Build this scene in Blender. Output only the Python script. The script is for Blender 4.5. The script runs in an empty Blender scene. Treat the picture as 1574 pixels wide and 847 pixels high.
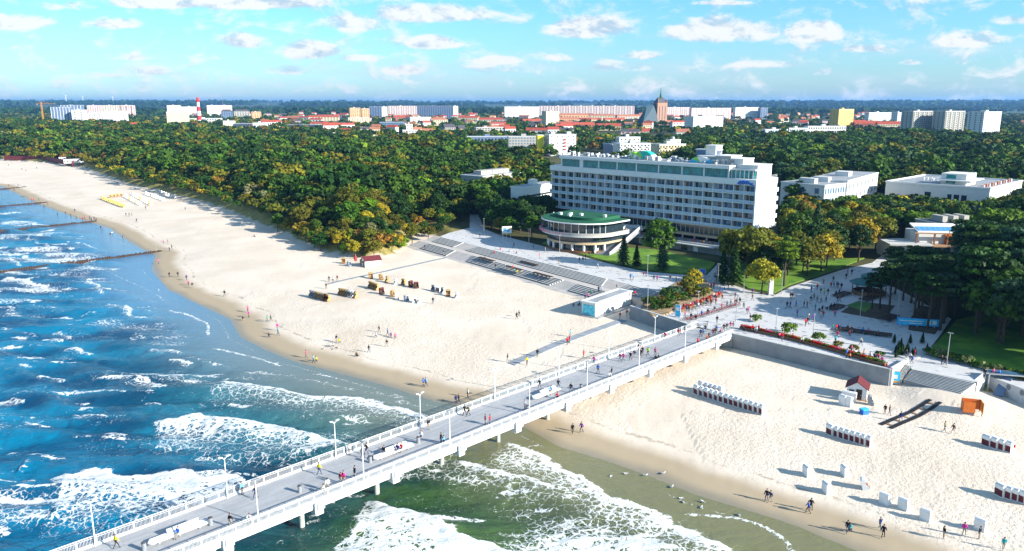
import bpy, math, random
import numpy as np
from mathutils import Vector, Matrix, Euler

random.seed(7)
rng = np.random.default_rng(7)
sc = bpy.context.scene
COL = sc.collection
R = math.radians

# ---------------------------------------------------------------- camera, sky, sun, exposure
F_PX, CX, CY, CAM_H = 1200.0, 787.0, 423.5, 55.0
PITCH = math.atan((CY - 159.0) / F_PX)
cam_d = bpy.data.cameras.new('camera')
cam = bpy.data.objects.new('camera', cam_d)
COL.objects.link(cam)
cam.location = (0, 0, CAM_H)
cam.rotation_euler = (math.pi / 2 - PITCH, 0, 0)
cam_d.sensor_width = 36.0
cam_d.lens = 36.0 * F_PX / 1574.0
cam_d.clip_start = 1.0
cam_d.clip_end = 80000.0
sc.camera = cam

SUN_EL = R(23.0)
SUN_AZ = math.atan2(0.885, -0.465)      # clockwise from +Y
sd = Vector((math.sin(SUN_AZ) * math.cos(SUN_EL), math.cos(SUN_AZ) * math.cos(SUN_EL), math.sin(SUN_EL)))
sun_d = bpy.data.lights.new('sun', 'SUN')
sun_d.energy = 4.8
sun_d.angle = R(0.53)
sun_d.color = (1.0, 0.93, 0.83)
sun = bpy.data.objects.new('sun', sun_d)
sun.rotation_euler = sd.to_track_quat('Z', 'Y').to_euler()
sun.location = (0, 0, 300)
COL.objects.link(sun)

sc.view_settings.view_transform = 'Standard'
sc.view_settings.look = 'None'
sc.view_settings.exposure = 1.15
sc.view_settings.gamma = 1.0
sc.cycles.max_bounces = 6
sc.cycles.diffuse_bounces = 2
sc.cycles.glossy_bounces = 2
sc.cycles.volume_bounces = 1

_c, _s = math.cos(PITCH), math.sin(PITCH)


def ray(px, py):
    a = (px - CX) / F_PX
    b = (CY - py) / F_PX
    return a, _c + b * _s, -_s + b * _c


def at(px, py, z=0.0):
    dx, dy, dz = ray(px, py)
    t = (z - CAM_H) / dz
    return (dx * t, dy * t, z)


def at_y(px, py, Y):
    dx, dy, dz = ray(px, py)
    t = Y / dy
    return (dx * t, Y, CAM_H + dz * t)


class NT:
    """small helper to write node trees as expressions"""
    def __init__(s, tree):
        s.t = tree

    def n(s, typ, **kw):
        nd = s.t.nodes.new(typ)
        for k, v in kw.items():
            setattr(nd, k, v)
        return nd

    def link(s, a, b):
        s.t.links.new(a, b)

    def put(s, v, sock):
        if v is None:
            return
        if isinstance(v, bpy.types.NodeSocket):
            s.link(v, sock)
        else:
            if isinstance(v, (tuple, list)) and len(v) == 3 and len(sock.default_value) == 4:
                v = (*v, 1)
            sock.default_value = v

    def m(s, op, a, b=None, c=None, clamp=False):
        nd = s.n('ShaderNodeMath', operation=op, use_clamp=clamp)
        for i, v in enumerate((a, b, c)):
            s.put(v, nd.inputs[i])
        return nd.outputs[0]

    def mix(s, f, a, b, blend='MIX'):
        nd = s.n('ShaderNodeMix', data_type='RGBA', blend_type=blend)
        s.put(f, nd.inputs[0])
        s.put(a, nd.inputs[6])
        s.put(b, nd.inputs[7])
        return nd.outputs[2]

    def noise(s, vec, scale, detail=3, rough=.55, dist=0, dim='3D'):
        nd = s.n('ShaderNodeTexNoise', noise_dimensions=dim)
        if vec is not None:
            s.link(vec, nd.inputs['Vector'])
        nd.inputs['Scale'].default_value = scale
        nd.inputs['Detail'].default_value = detail
        nd.inputs['Roughness'].default_value = rough
        nd.inputs['Distortion'].default_value = dist
        return nd

    def rng(s, v, a, b, c=0., d=1., smooth=True):
        nd = s.n('ShaderNodeMapRange', interpolation_type='SMOOTHSTEP' if smooth else 'LINEAR')
        for i, x in enumerate((v, a, b, c, d)):
            s.put(x, nd.inputs[i])
        return nd.outputs[0]

    def xyz(s, v):
        nd = s.n('ShaderNodeSeparateXYZ')
        s.link(v, nd.inputs[0])
        return nd.outputs

    def comb(s, x, y, z):
        nd = s.n('ShaderNodeCombineXYZ')
        for i, v in enumerate((x, y, z)):
            s.put(v, nd.inputs[i])
        return nd.outputs[0]

    def ramp(s, f, stops):
        nd = s.n('ShaderNodeValToRGB')
        s.link(f, nd.inputs[0])
        cr = nd.color_ramp
        while len(cr.elements) < len(stops):
            cr.elements.new(0.5)
        for e, (p, c) in zip(cr.elements, stops):
            e.position = p
            e.color = (*c, 1)
        return nd.outputs[0]


# ---- world: physical sky with fair-weather cumulus
world = bpy.data.worlds.new('World')
sc.world = world
world.use_nodes = True
T = NT(world.node_tree)
world.node_tree.nodes.clear()
wout = T.n('ShaderNodeOutputWorld')
bg = T.n('ShaderNodeBackground')
T.link(bg.outputs[0], wout.inputs[0])
SKY_STR = 0.095
bg.inputs[1].default_value = SKY_STR
sky = T.n('ShaderNodeTexSky', sky_type='NISHITA', sun_disc=False)
sky.sun_elevation = SUN_EL
sky.sun_rotation = SUN_AZ
sky.altitude = 50
sky.air_density = 1.0
sky.dust_density = 0.6
sky.ozone_density = 2.0
tc = T.n('ShaderNodeTexCoord')
dx_, dy_, dz_ = T.xyz(tc.outputs['Generated'])[:3]
inv = T.m('DIVIDE', 1.0, T.m('MAXIMUM', T.m('ABSOLUTE', dy_), .05))
U = T.m('MULTIPLY', dx_, inv)
V = T.m('MULTIPLY', dz_, inv)
front = T.m('GREATER_THAN', dy_, 0.05)
CL = [  # px, py, half width, half height, strength: the clouds of this sky, each a direction on the dome
    (20, 36, 62, 15, 1.0), (165, 38, 55, 13, .75), (240, 6, 75, 12, 1.0), (395, 4, 100, 18, 1.1), (90, 10, 60, 10, .5),
    (545, 38, 48, 20, .75), (665, 24, 95, 18, .9), (668, 68, 44, 15, 1.05), (472, 80, 48, 18, 1.05), (370, 66, 42, 16, .7),
    (898, 46, 70, 21, .95), (1105, 50, 92, 26, 1.0), (1252, 52, 46, 20, 1.05), (1492, 64, 62, 16, .7), (1555, 32, 36, 11, .7),
    (985, 86, 34, 9, .8), (442, 110, 36, 10, .7), (765, 94, 36, 8, .7), (618, 110, 30, 10, .65), (235, 110, 28, 9, .5),
    (950, 104, 60, 12, .6), (1400, 96, 20, 8, .7), (1270, 112, 30, 8, .5), (150, 118, 40, 7, .35), (870, 90, 34, 9, .6),
    (1110, 5, 50, 5, .6), (205, 88, 60, 9, .4), (1330, 76, 40, 8, .6), (1170, 100, 60, 7, .45), (555, 90, 40, 7, .45)]
coord = T.comb(T.m('MULTIPLY', U, 1.0), T.m('MULTIPLY', V, 1.9), 3.3)


def cloud_density(coord, V):
    acc = None
    for (px, py, a, b, k) in CL:
        rx, ry, rz = ray(px, py)
        u0, v0 = rx / ry, rz / ry
        du = T.m('MULTIPLY_ADD', U, F_PX / a, -u0 * F_PX / a)
        dv = T.m('MULTIPLY_ADD', V, F_PX / b, -v0 * F_PX / b)
        # flat bases: the lower half of a cloud falls off faster
        dv = T.m('MULTIPLY', dv, T.m('MULTIPLY_ADD', T.m('LESS_THAN', dv, 0.0), .8, 1.0))
        r2 = T.m('ADD', T.m('MULTIPLY', du, du), T.m('MULTIPLY', dv, dv))
        g = T.m('MULTIPLY', T.m('MAXIMUM', T.m('SUBTRACT', 1.25, r2), 0.0), k)
        acc = g if acc is None else T.m('MAXIMUM', acc, g)
    return acc


blob = T.m('MULTIPLY', cloud_density(coord, V), front)
n1 = T.noise(coord, 19, 6, .62, .3).outputs[0]
off = T.n('ShaderNodeVectorMath', operation='ADD')
T.link(coord, off.inputs[0])
off.inputs[1].default_value = (0.006, 0.016, 0)
n2 = T.noise(off.outputs[0], 19, 6, .62, .3).outputs[0]
dens = T.m('ADD', T.m('MULTIPLY', blob, .74), T.m('MULTIPLY', T.m('SUBTRACT', n1, .545), 2.5))
cl_a = T.rng(dens, -.18, .48)
lit = T.rng(T.m('SUBTRACT', n1, n2), -.13, .06)
# thin veil of stratus low over the horizon
n3 = T.noise(T.comb(T.m('MULTIPLY', U, 1.0), T.m('MULTIPLY', V, 6.0), 9.0), 6, 4, .6, .2).outputs[0]
veil = T.m('MULTIPLY', T.rng(n3, .42, .72), T.rng(V, .13, .03, 0, .45))
gain = .50 / SKY_STR
up = T.rng(dz_, 0.0, .5, 0, 1, False)
tint = T.mix(T.rng(V, 0.0, .14), (.56, .82, 1.12), (.46, .86, 1.02))
skyc = T.mix(1.0, sky.outputs[0], tint, 'MULTIPLY')
skyc = T.mix(veil, skyc, (.62 * gain, .76 * gain, .86 * gain))
cl_col = T.mix(lit, (.50 * gain, .63 * gain, .76 * gain), (.93 * gain, .93 * gain, .90 * gain))
T.link(T.mix(T.m('MULTIPLY', cl_a, .92), skyc, cl_col), bg.inputs[0])

# ---------------------------------------------------------------- materials
MATS = {}


def mat(name, rgb, rough=.7, var=.12, scale=.6, metal=0., spec=.35, bump=0., dirt=None):
    if name in MATS:
        return MATS[name]
    m = bpy.data.materials.new(name)
    m.use_nodes = True
    t = NT(m.node_tree)
    b = m.node_tree.nodes['Principled BSDF']
    b.inputs['Roughness'].default_value = rough
    b.inputs['Metallic'].default_value = metal
    b.inputs['Specular IOR Level'].default_value = spec
    co = t.n('ShaderNodeTexCoord').outputs['Object']
    n = t.noise(co, scale, 4, .6).outputs[0]
    f = t.rng(n, .25, .75)
    lo = tuple(max(0, c * (1 - var)) for c in rgb)
    hi = tuple(min(.92, c * (1 + var)) for c in rgb)
    col = t.mix(f, lo, hi)
    if dirt:
        d = t.noise(co, scale * 5, 5, .7).outputs[0]
        col = t.mix(t.rng(d, .55, .75, 0, .6), col, dirt)
    t.link(col, b.inputs['Base Color'])
    if bump:
        bn = t.n('ShaderNodeBump')
        bn.inputs['Strength'].default_value = bump
        bn.inputs['Distance'].default_value = .1
        t.link(t.noise(co, scale * 8, 4).outputs[0], bn.inputs['Height'])
        t.link(bn.outputs[0], b.inputs['Normal'])
    MATS[name] = m
    return m


def mat_obj(name, rough=.75, var=.25, scale=.35, alt=(1, 1, 1), attr=None, trans=0.):
    """colour comes from the object's own colour (or a colour attribute) with natural variation"""
    m = bpy.data.materials.new(name)
    m.use_nodes = True
    t = NT(m.node_tree)
    b = m.node_tree.nodes['Principled BSDF']
    b.inputs['Roughness'].default_value = rough
    b.inputs['Specular IOR Level'].default_value = .2
    if attr:
        c = t.n('ShaderNodeAttribute', attribute_name=attr).outputs['Color']
    else:
        c = t.n('ShaderNodeObjectInfo').outputs['Color']
    co = t.n('ShaderNodeTexCoord').outputs['Object']
    n = t.noise(co, scale, 3, .6).outputs[0]
    col = t.mix(1.0, c, t.mix(t.rng(n, .3, .7), tuple((1 - var) for _ in range(3)), tuple((1 + var) * a for a in alt)), 'MULTIPLY')
    t.link(col, b.inputs['Base Color'])
    if trans:
        tr = t.n('ShaderNodeBsdfTranslucent')
        t.link(col, tr.inputs[0])
        ms = t.n('ShaderNodeMixShader')
        ms.inputs[0].default_value = trans
        t.link(b.outputs[0], ms.inputs[1])
        t.link(tr.outputs[0], ms.inputs[2])
        t.link(ms.outputs[0], m.node_tree.nodes['Material Output'].inputs[0])
    MATS[name] = m
    return m


mat('white_paint', (.78, .78, .77), .55, .04, .4)
mat('white_render', (.66, .66, .64), .8, .06, .25, bump=.05)
mat('grey_concrete', (.25, .265, .28), .85, .14, .5, bump=.15, dirt=(.27, .27, .26))
mat('pale_concrete', (.52, .52, .50), .85, .10, .5, bump=.1)
mat('dark_glass', (.02, .035, .045), .12, .3, .8, spec=.8)
mat('teal_glass', (.02, .22, .23), .1, .4, .6, spec=.8)
mat('blue_glass', (.08, .18, .28), .12, .3, .5, spec=.8)
mat('steel', (.5, .52, .54), .4, .08, 2, metal=.7)
mat('white_metal', (.75, .76, .76), .4, .04, 2)
mat('grey_metal', (.25, .27, .29), .45, .1, 2)
mat('dark_wood', (.06, .035, .025), .7, .3, 3)
mat('brown_wood', (.20, .10, .05), .7, .25, 3)
mat('tan_wood', (.36, .22, .12), .7, .2, 3)
mat('wicker', (.42, .27, .10), .8, .2, 6)
mat('grey_wicker', (.30, .31, .32), .8, .15, 6)
mat('maroon', (.12, .02, .025), .7, .15, 2)
mat('red_roof', (.36, .07, .04), .75, .2, .3)
mat('orange_roof', (.36, .14, .08), .75, .2, .3)
mat('dark_roof', (.08, .08, .09), .8, .2, .3)
mat('grey_roof', (.30, .32, .34), .85, .15, .2, dirt=(.2, .21, .22))
mat('green_roof', (.010, .095, .045), .8, .15, .3)
mat('yellow_paint', (.80, .66, .03), .6, .06, .5)
mat('blue_paint', (.03, .16, .62), .5, .15, 1)
mat('cyan_paint', (.05, .50, .80), .5, .15, 1)
mat('red_paint', (.60, .03, .03), .6, .12, 1)
mat('orange_paint', (.62, .15, .02), .6, .12, 1)
mat('orange_bright', (.80, .36, .05), .6, .12, 1)
mat('beige_trim', (.50, .38, .25), .7, .08, .5)
mat('black', (.02, .02, .022), .6, .2, 2)
mat('skin', (.50, .30, .21), .6, .08, 3)
mat('hair_brown', (.06, .035, .02), .6, .3, 9)
mat('bark', (.07, .05, .035), .9, .3, 3, bump=.3)
mat('white_bag', (.7, .7, .68), .6, .05, 1)
LEAF = mat_obj('foliage', .6, .38, .55, (1.15, 1.05, .75), trans=.22)
LEAF_A = mat_obj('foliage_far', .7, .35, .05, (1.1, 1.0, .8), attr='tint', trans=.15)
CLOTH = mat_obj('cloth', .85, .12, 6)
WALLC = mat_obj('tinted_wall', .8, .06, .2)


# ---------------------------------------------------------------- mesh helpers
class MB:
    def __init__(s):
        s.v, s.f, s.mi = [], [], []
        s.M = Matrix.Identity(4)

    def add(s, vs, fs, mi=0):
        k = len(s.v)
        s.v += [tuple(s.M @ Vector(v)) for v in vs]
        s.f += [tuple(i + k for i in f) for f in fs]
        s.mi += [mi] * len(fs)

    def box(s, cx, cy, cz, sx, sy, sz, rz=0., mi=0, rx=0., ry=0.):
        m = Matrix.Translation((cx, cy, cz)) @ Euler((rx, ry, rz)).to_matrix().to_4x4()
        vs = [tuple(m @ Vector((x * sx / 2, y * sy / 2, z * sz / 2))) for z in (-1, 1) for y in (-1, 1) for x in (-1, 1)]
        s.add(vs, [(0, 2, 3, 1), (4, 5, 7, 6), (0, 1, 5, 4), (2, 6, 7, 3), (0, 4, 6, 2), (1, 3, 7, 5)], mi)

    def b2(s, x0, x1, y0, y1, z0, z1, mi=0):
        s.box((x0 + x1) / 2, (y0 + y1) / 2, (z0 + z1) / 2, abs(x1 - x0), abs(y1 - y0), abs(z1 - z0), 0, mi)

    def bar(s, p, q, w, h=None, mi=0):
        """box section from p to q"""
        h = h or w
        p, q = Vector(p), Vector(q)
        d = q - p
        L = d.length
        m = Matrix.Translation((p + q) / 2) @ d.to_track_quat('Z', 'Y').to_matrix().to_4x4()
        vs = [tuple(m @ Vector((x * w / 2, y * h / 2, z * L / 2))) for z in (-1, 1) for y in (-1, 1) for x in (-1, 1)]
        s.add(vs, [(0, 2, 3, 1), (4, 5, 7, 6), (0, 1, 5, 4), (2, 6, 7, 3), (0, 4, 6, 2), (1, 3, 7, 5)], mi)

    def tube(s, p, q, r0, r1=None, n=8, mi=0):
        r1 = r0 if r1 is None else r1
        p, q = Vector(p), Vector(q)
        m = (q - p).to_track_quat('Z', 'Y').to_matrix()
        vs = []
        for o, r in ((p, r0), (q, r1)):
            for i in range(n):
                a = 2 * math.pi * i / n
                vs.append(tuple(o + m @ Vector((r * math.cos(a), r * math.sin(a), 0))))
        fs = [(i, (i + 1) % n, n + (i + 1) % n, n + i) for i in range(n)]
        fs += [tuple(range(n - 1, -1, -1)), tuple(range(n, 2 * n))]
        s.add(vs, fs, mi)

    def lathe(s, prof, n=16, c=(0, 0, 0), mi=0, a0=0., a1=2 * math.pi):
        full = abs(a1 - a0 - 2 * math.pi) < 1e-6
        m = n if full else n + 1
        vs = []
        for r, z in prof:
            for i in range(m):
                a = a0 + (a1 - a0) * i / n
                vs.append((c[0] + r * math.cos(a), c[1] + r * math.sin(a), c[2] + z))
        fs = []
        for j in range(len(prof) - 1):
            for i in range(n):
                k = (i + 1) % m if full else i + 1
                fs.append((j * m + i, j * m + k, (j + 1) * m + k, (j + 1) * m + i))
        s.add(vs, fs, mi)

    def prism(s, pts, z0, z1, mi=0, mi_side=None):
        n = len(pts)
        a = sum(pts[i][0] * pts[(i + 1) % n][1] - pts[(i + 1) % n][0] * pts[i][1] for i in range(n))
        if a < 0:
            pts = pts[::-1]
        zz0 = z0 if isinstance(z0, (list, tuple)) else [z0] * n
        vs = [(p[0], p[1], z) for p, z in zip(pts, zz0)] + [(p[0], p[1], z1) for p in pts]
        s.add(vs, [tuple(range(n - 1, -1, -1)), tuple(range(n, 2 * n))], mi)
        s.add(vs, [(i, (i + 1) % n, n + (i + 1) % n, n + i) for i in range(n)], mi if mi_side is None else mi_side)

    def build(s, name, mats, parent=None, smooth=False, loc=None):
        me = bpy.data.meshes.new(name)
        me.from_pydata(s.v, [], s.f)
        if not isinstance(mats, (list, tuple)):
            mats = [mats]
        for m in mats:
            me.materials.append(MATS[m] if isinstance(m, str) else m)
        if len(mats) > 1:
            me.polygons.foreach_set('material_index', s.mi)
        if smooth:
            me.polygons.foreach_set('use_smooth', [True] * len(me.polygons))
        me.update()
        o = bpy.data.objects.new(name, me)
        if parent:
            o.parent = parent
        if loc:
            o.location = loc
        COL.objects.link(o)
        return o


def tag(o, label=None, cat=None, group=None, kind=None):
    if label:
        o['label'] = label
    if cat:
        o['category'] = cat
    if group:
        o['group'] = group
    if kind:
        o['kind'] = kind
    return o


def thing(name, label, cat, loc=(0, 0, 0), rz=0., group=None):
    o = bpy.data.objects.new(name, None)
    o.empty_display_size = .3
    COL.objects.link(o)
    o.location = loc
    o.rotation_euler = (0, 0, rz)
    return tag(o, label, cat, group)


CHILD = {}


def kids(o):
    """children of a prototype, cached so that copying stays fast"""
    k = o.name
    if k not in CHILD:
        CHILD[k] = [c for c in o.children]
    return CHILD[k]


def dup(o, loc=None, rz=None, label=None, group=None, scale=None, color=None, parent=None, cat=None):
    c = o.copy()
    COL.objects.link(c)
    c.parent = parent
    if loc is not None:
        c.location = loc
    if rz is not None:
        c.rotation_euler = (0, 0, rz)
    if scale is not None:
        c.scale = scale if isinstance(scale, (tuple, list)) else (scale,) * 3
    if label:
        c['label'] = label
    if group:
        c['group'] = group
    if cat:
        c['category'] = cat
    if color is not None:
        c.color = (*color, 1)
    for ch in kids(o):
        cc = dup(ch, parent=c)
        if color is not None and ch.get('_tint', 1):
            cc.color = (*color, 1)
    return c


# ---------------------------------------------------------------- terrain
def vnoise(x, y, seed=0):
    xi, yi = np.floor(x).astype(np.int64), np.floor(y).astype(np.int64)
    fx, fy = x - xi, y - yi
    fx, fy = fx * fx * (3 - 2 * fx), fy * fy * (3 - 2 * fy)

    def h(a, b):
        n = (a * 374761393 + b * 668265263 + seed * 1442695041) & 0xffffffff
        n = ((n ^ (n >> 13)) * 1274126177) & 0xffffffff
        return ((n ^ (n >> 16)) & 0xffff) / 65535.0
    a, b, c, d = h(xi, yi), h(xi + 1, yi), h(xi, yi + 1), h(xi + 1, yi + 1)
    return (a * (1 - fx) + b * fx) * (1 - fy) + (c * (1 - fx) + d * fx) * fy


def fbm(x, y, o=4, seed=0):
    s, a, t = 0, 1, 0
    for i in range(o):
        s = s + a * vnoise(x * 2 ** i, y * 2 ** i, seed + i)
        t += a
        a *= .5
    return s / t


def sstep(x, a, b):
    t = np.clip((x - a) / (b - a), 0, 1)
    return t * t * (3 - 2 * t)


def sdist(x, y, P, want_t=False):
    """signed distance to an open polyline, positive on its left"""
    P = np.array([tuple(p)[:2] for p in P], float)
    best = np.full(x.shape, 1e18)
    sg = np.ones(x.shape)
    bp = np.zeros(x.shape)
    tt = np.zeros(x.shape)
    acc = 0.
    for i in range(len(P) - 1):
        a, b = P[i], P[i + 1]
        d = b - a
        L = math.hypot(*d)
        t = np.clip(((x - a[0]) * d[0] + (y - a[1]) * d[1]) / L ** 2, 0, 1)
        qx, qy = x - a[0] - t * d[0], y - a[1] - t * d[1]
        r = qx * qx + qy * qy
        cr = d[0] * qy - d[1] * qx
        m = r < best - 1e-6
        pd = np.abs(cr) / L
        ms = m | ((np.abs(r - best) <= 1e-6 + 1e-6 * r) & (pd > bp))
        best = np.where(m, r, best)
        sg = np.where(ms, np.where(cr >= 0, 1, -1), sg)
        bp = np.where(ms, pd, bp)
        tt = np.where(m, acc + t * L, tt)
        acc += L
    r = np.sqrt(best) * sg
    return (r, tt / acc) if want_t else r


SHORE = [at(*p) for p in [(-520, 262), (-300, 264), (-120, 272), (0, 287), (45, 310), (110, 335), (165, 352), (198, 376), (232, 393), (226, 415), (252, 447),
                          (300, 470), (345, 492), (362, 520), (400, 540), (440, 556), (520, 578), (600, 600), (660, 620), (720, 632),
                          (790, 655), (850, 690), (920, 712), (985, 735), (1060, 765), (1140, 790), (1210, 812), (1290, 845), (1400, 890), (1700, 1030)]]
O_ST = (-11.64, 274.96)
E_ST, N_ST = (.6, -.8), (-.8, -.6)


def stp(t, n):
    return (O_ST[0] + E_ST[0] * t + N_ST[0] * n, O_ST[1] + E_ST[1] * t + N_ST[1] * n)


W1 = at(970, 472, 5)[:2]
PF = (41.6, 172.0)                 # where the pier's two edges meet the promenade
PN = (49.0, 165.9)
C1 = at(1369, 570, 5)[:2]
C2 = at(1393, 556, 5)[:2]
S2 = at(1502, 588, 5)[:2]
DUNE = ([at(*p, 3) for p in [(-700, 205), (-300, 222), (0, 243), (120, 252), (200, 281), (330, 312), (420, 347), (500, 381), (545, 391), (596, 389), (618, 378), (634, 360), (655, 351)]]
        + [stp(-24, -4), stp(60, -3), stp(97, -3), (W1[0] + 5, W1[1] + 7), (PF[0] + 6, PF[1] + 6), (PN[0] + 6, PN[1] + 8),
           (C1[0] + 4, C1[1] + 8), (C2[0] + 6, C2[1] + 5), (S2[0] + 1, S2[1] + 3), (100, 137), (130, 115), (260, 30)])


def terrain(x, y):
    x, y = np.atleast_1d(np.asarray(x, float)), np.atleast_1d(np.asarray(y, float))
    s = sdist(x, y, SHORE)
    d = sdist(x, y, DUNE)
    z = np.where(s > 0, 2.0 * sstep(s, -6, 42), np.maximum(-.06 * -s, -3) + 0.0)
    z = np.where(s > 0, z - .12 * sstep(-s, -6, 0), z)
    z = z + np.clip(s / 20, 0, 1) * (fbm(x / 14, y / 14, 3, 5) - .5) * .35
    z = z + np.clip(s / 10, 0, 1) * (vnoise(x / 1.1, y / 1.1, 9) - .5) * .08 * (np.hypot(x, y) < 260)
    z = z + 1.35 * np.exp(-(((x - 80.5) / 8.5) ** 2 + ((y - 133.5) / 8.5) ** 2) ** 1.5)
    inl = sstep(d, -1.5, 5)
    dist = np.hypot(x, y)
    hills = sstep(dist, 5500, 11500) * (38 + 30 * fbm(x / 2600, y / 2600, 4, 21)) + sstep(dist, 9000, 20000) * 22
    hills = hills * (.85 + .25 * vnoise(x / 5200, y / 5200, 3))
    return z * (1 - inl) + 4.85 * inl + hills, s, d


def gz(x, y):
    return float(terrain(x, y)[0][0])


def gp(px, py, z0=2.0):
    z = z0
    for _ in range(4):
        p = at(px, py, z)
        z = gz(p[0], p[1])
    return (p[0], p[1], z)


def mesh_grid(name, X, Y, Z, material, attrs, cattr=None):
    nr, na = X.shape
    me = bpy.data.meshes.new(name)
    n = nr * na
    me.vertices.add(n)
    me.vertices.foreach_set('co', np.stack([X, Y, Z], -1).reshape(-1).astype(np.float32))
    i = np.arange(n).reshape(nr, na)
    q = np.stack([i[:-1, :-1], i[:-1, 1:], i[1:, 1:], i[1:, :-1]], -1).reshape(-1)
    nf = len(q) // 4
    me.loops.add(len(q))
    me.loops.foreach_set('vertex_index', q.astype(np.int32))
    me.polygons.add(nf)
    me.polygons.foreach_set('loop_start', np.arange(0, nf * 4, 4, dtype=np.int32))
    me.polygons.foreach_set('use_smooth', np.ones(nf, bool))
    me.update(calc_edges=True)
    for k, a in attrs.items():
        at_ = me.attributes.new(k, 'FLOAT', 'POINT')
        at_.data.foreach_set('value', a.reshape(-1).astype(np.float32))
    me.materials.append(material)
    o = bpy.data.objects.new(name, me)
    COL.objects.link(o)
    return o


def attr(t, name):
    return t.n('ShaderNodeAttribute', attribute_name=name).outputs['Fac']


def principled(name):
    m = bpy.data.materials.new(name)
    m.use_nodes = True
    MATS[name] = m
    return m, NT(m.node_tree), m.node_tree.nodes['Principled BSDF']


gm, t, b = principled('ground_surface')
co = t.n('ShaderNodeTexCoord').outputs['Object']
shore_d, dune_d = attr(t, 'shore'), attr(t, 'dune')
sand = t.mix(t.rng(t.noise(co, .05, 5, .65).outputs[0], .35, .65), (.66, .565, .455), (.74, .645, .535))
sand = t.mix(t.rng(t.noise(co, .9, 5, .75).outputs[0], .52, .72, 0, .35), sand, (.46, .37, .27))
drift = t.rng(t.noise(co, .018, 5, .7, 1.2).outputs[0], .58, .68, 0, .35)
sand = t.mix(drift, sand, (.52, .41, .28))
wetn = t.m('ADD', shore_d, t.m('MULTIPLY', t.m('SUBTRACT', t.noise(co, .06, 4, .6).outputs[0], .5), 5))
wr = t.m('MULTIPLY', t.rng(t.m('ABSOLUTE', t.m('SUBTRACT', t.m('ADD', wetn, t.m('MULTIPLY', t.noise(co, .5, 4, .7).outputs[0], 2.0)), 12.5)), .55, .1), t.rng(t.noise(co, .3, 4, .8).outputs[0], .45, .6, 0, .55))
sand = t.mix(wr, sand, (.20, .16, .10))
foot_shade_n = t.noise(co, 2.3, 4, .8).outputs[0]
sand = t.mix(t.m('MULTIPLY', t.rng(foot_shade_n, .56, .68, 0, .32), t.m('MINIMUM', attr(t, 'trod'), 1.0)), sand, (.50, .41, .31))  # darker speckle puts the shading of footprints into the sand colour
damp = t.rng(wetn, 11, 6.5)
sand = t.mix(damp, sand, (.42, .335, .225))
wet = t.rng(wetn, 4.5, 1.0)
sand = t.mix(wet, sand, (.27, .235, .17))
gr_n = t.noise(co, .02, 5, .65).outputs[0]
land = t.mix(t.rng(gr_n, .35, .65), (.025, .045, .012), (.09, .085, .03))
far_n = t.noise(co, .0032, 6, .7).outputs[0]
farc = t.ramp(far_n, [(.36, (.012, .035, .012)), (.5, (.03, .06, .02)), (.56, (.10, .13, .05)), (.62, (.02, .045, .018)), (.70, (.22, .20, .11))])
land = t.mix(attr(t, 'farness'), land, farc)
dgrass = t.mix(t.rng(t.noise(co, .35, 5, .7).outputs[0], .4, .6), (.36, .28, .10), (.22, .21, .05))
land = t.mix(t.rng(dune_d, 12, 5), land, dgrass)
edge = t.m('ADD', dune_d, t.m('MULTIPLY', t.m('SUBTRACT', t.noise(co, .16, 5, .7).outputs[0], .5), 9))
col = t.mix(t.rng(edge, -1.5, .8), sand, land)
t.link(col, b.inputs['Base Color'])
t.link(t.mix(wet, (.9, .9, .9), (.28, .28, .28)), b.inputs['Roughness'])
b.inputs['Specular IOR Level'].default_value = .3
bn = t.n('ShaderNodeBump')
bn.inputs['Strength'].default_value = .62
bn.inputs['Distance'].default_value = .28
foot = t.noise(co, 1.5, 3, .7).outputs[0]
hgt = t.m('MULTIPLY', foot, t.m('MULTIPLY', t.rng(shore_d, 7, 14), attr(t, 'trod')))
t.link(hgt, bn.inputs['Height'])
t.link(bn.outputs[0], b.inputs['Normal'])

NR, NA = 560, 460
rr = 50 * (30000 / 50) ** (np.arange(NR) / (NR - 1))
aa = np.radians(np.linspace(-50, 50, NA))
RR, AA = np.meshgrid(rr, aa, indexing='ij')
X, Y = RR * np.sin(AA), RR * np.cos(AA)
AA2 = AA
Z, S_, D_ = terrain(X.ravel(), Y.ravel())
trod = np.clip(.35 + .65 * (fbm(X.ravel() / 30, Y.ravel() / 30, 3, 77) > .5) + .8 * (X.ravel() > 30) * (Y.ravel() < 130), 0, 1.3)
ground = mesh_grid('ground', X, Y, Z.reshape(X.shape), gm,
                   {'shore': S_, 'dune': D_, 'farness': sstep(RR, 1500, 2600), 'trod': trod})
tag(ground, kind='structure')

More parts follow.
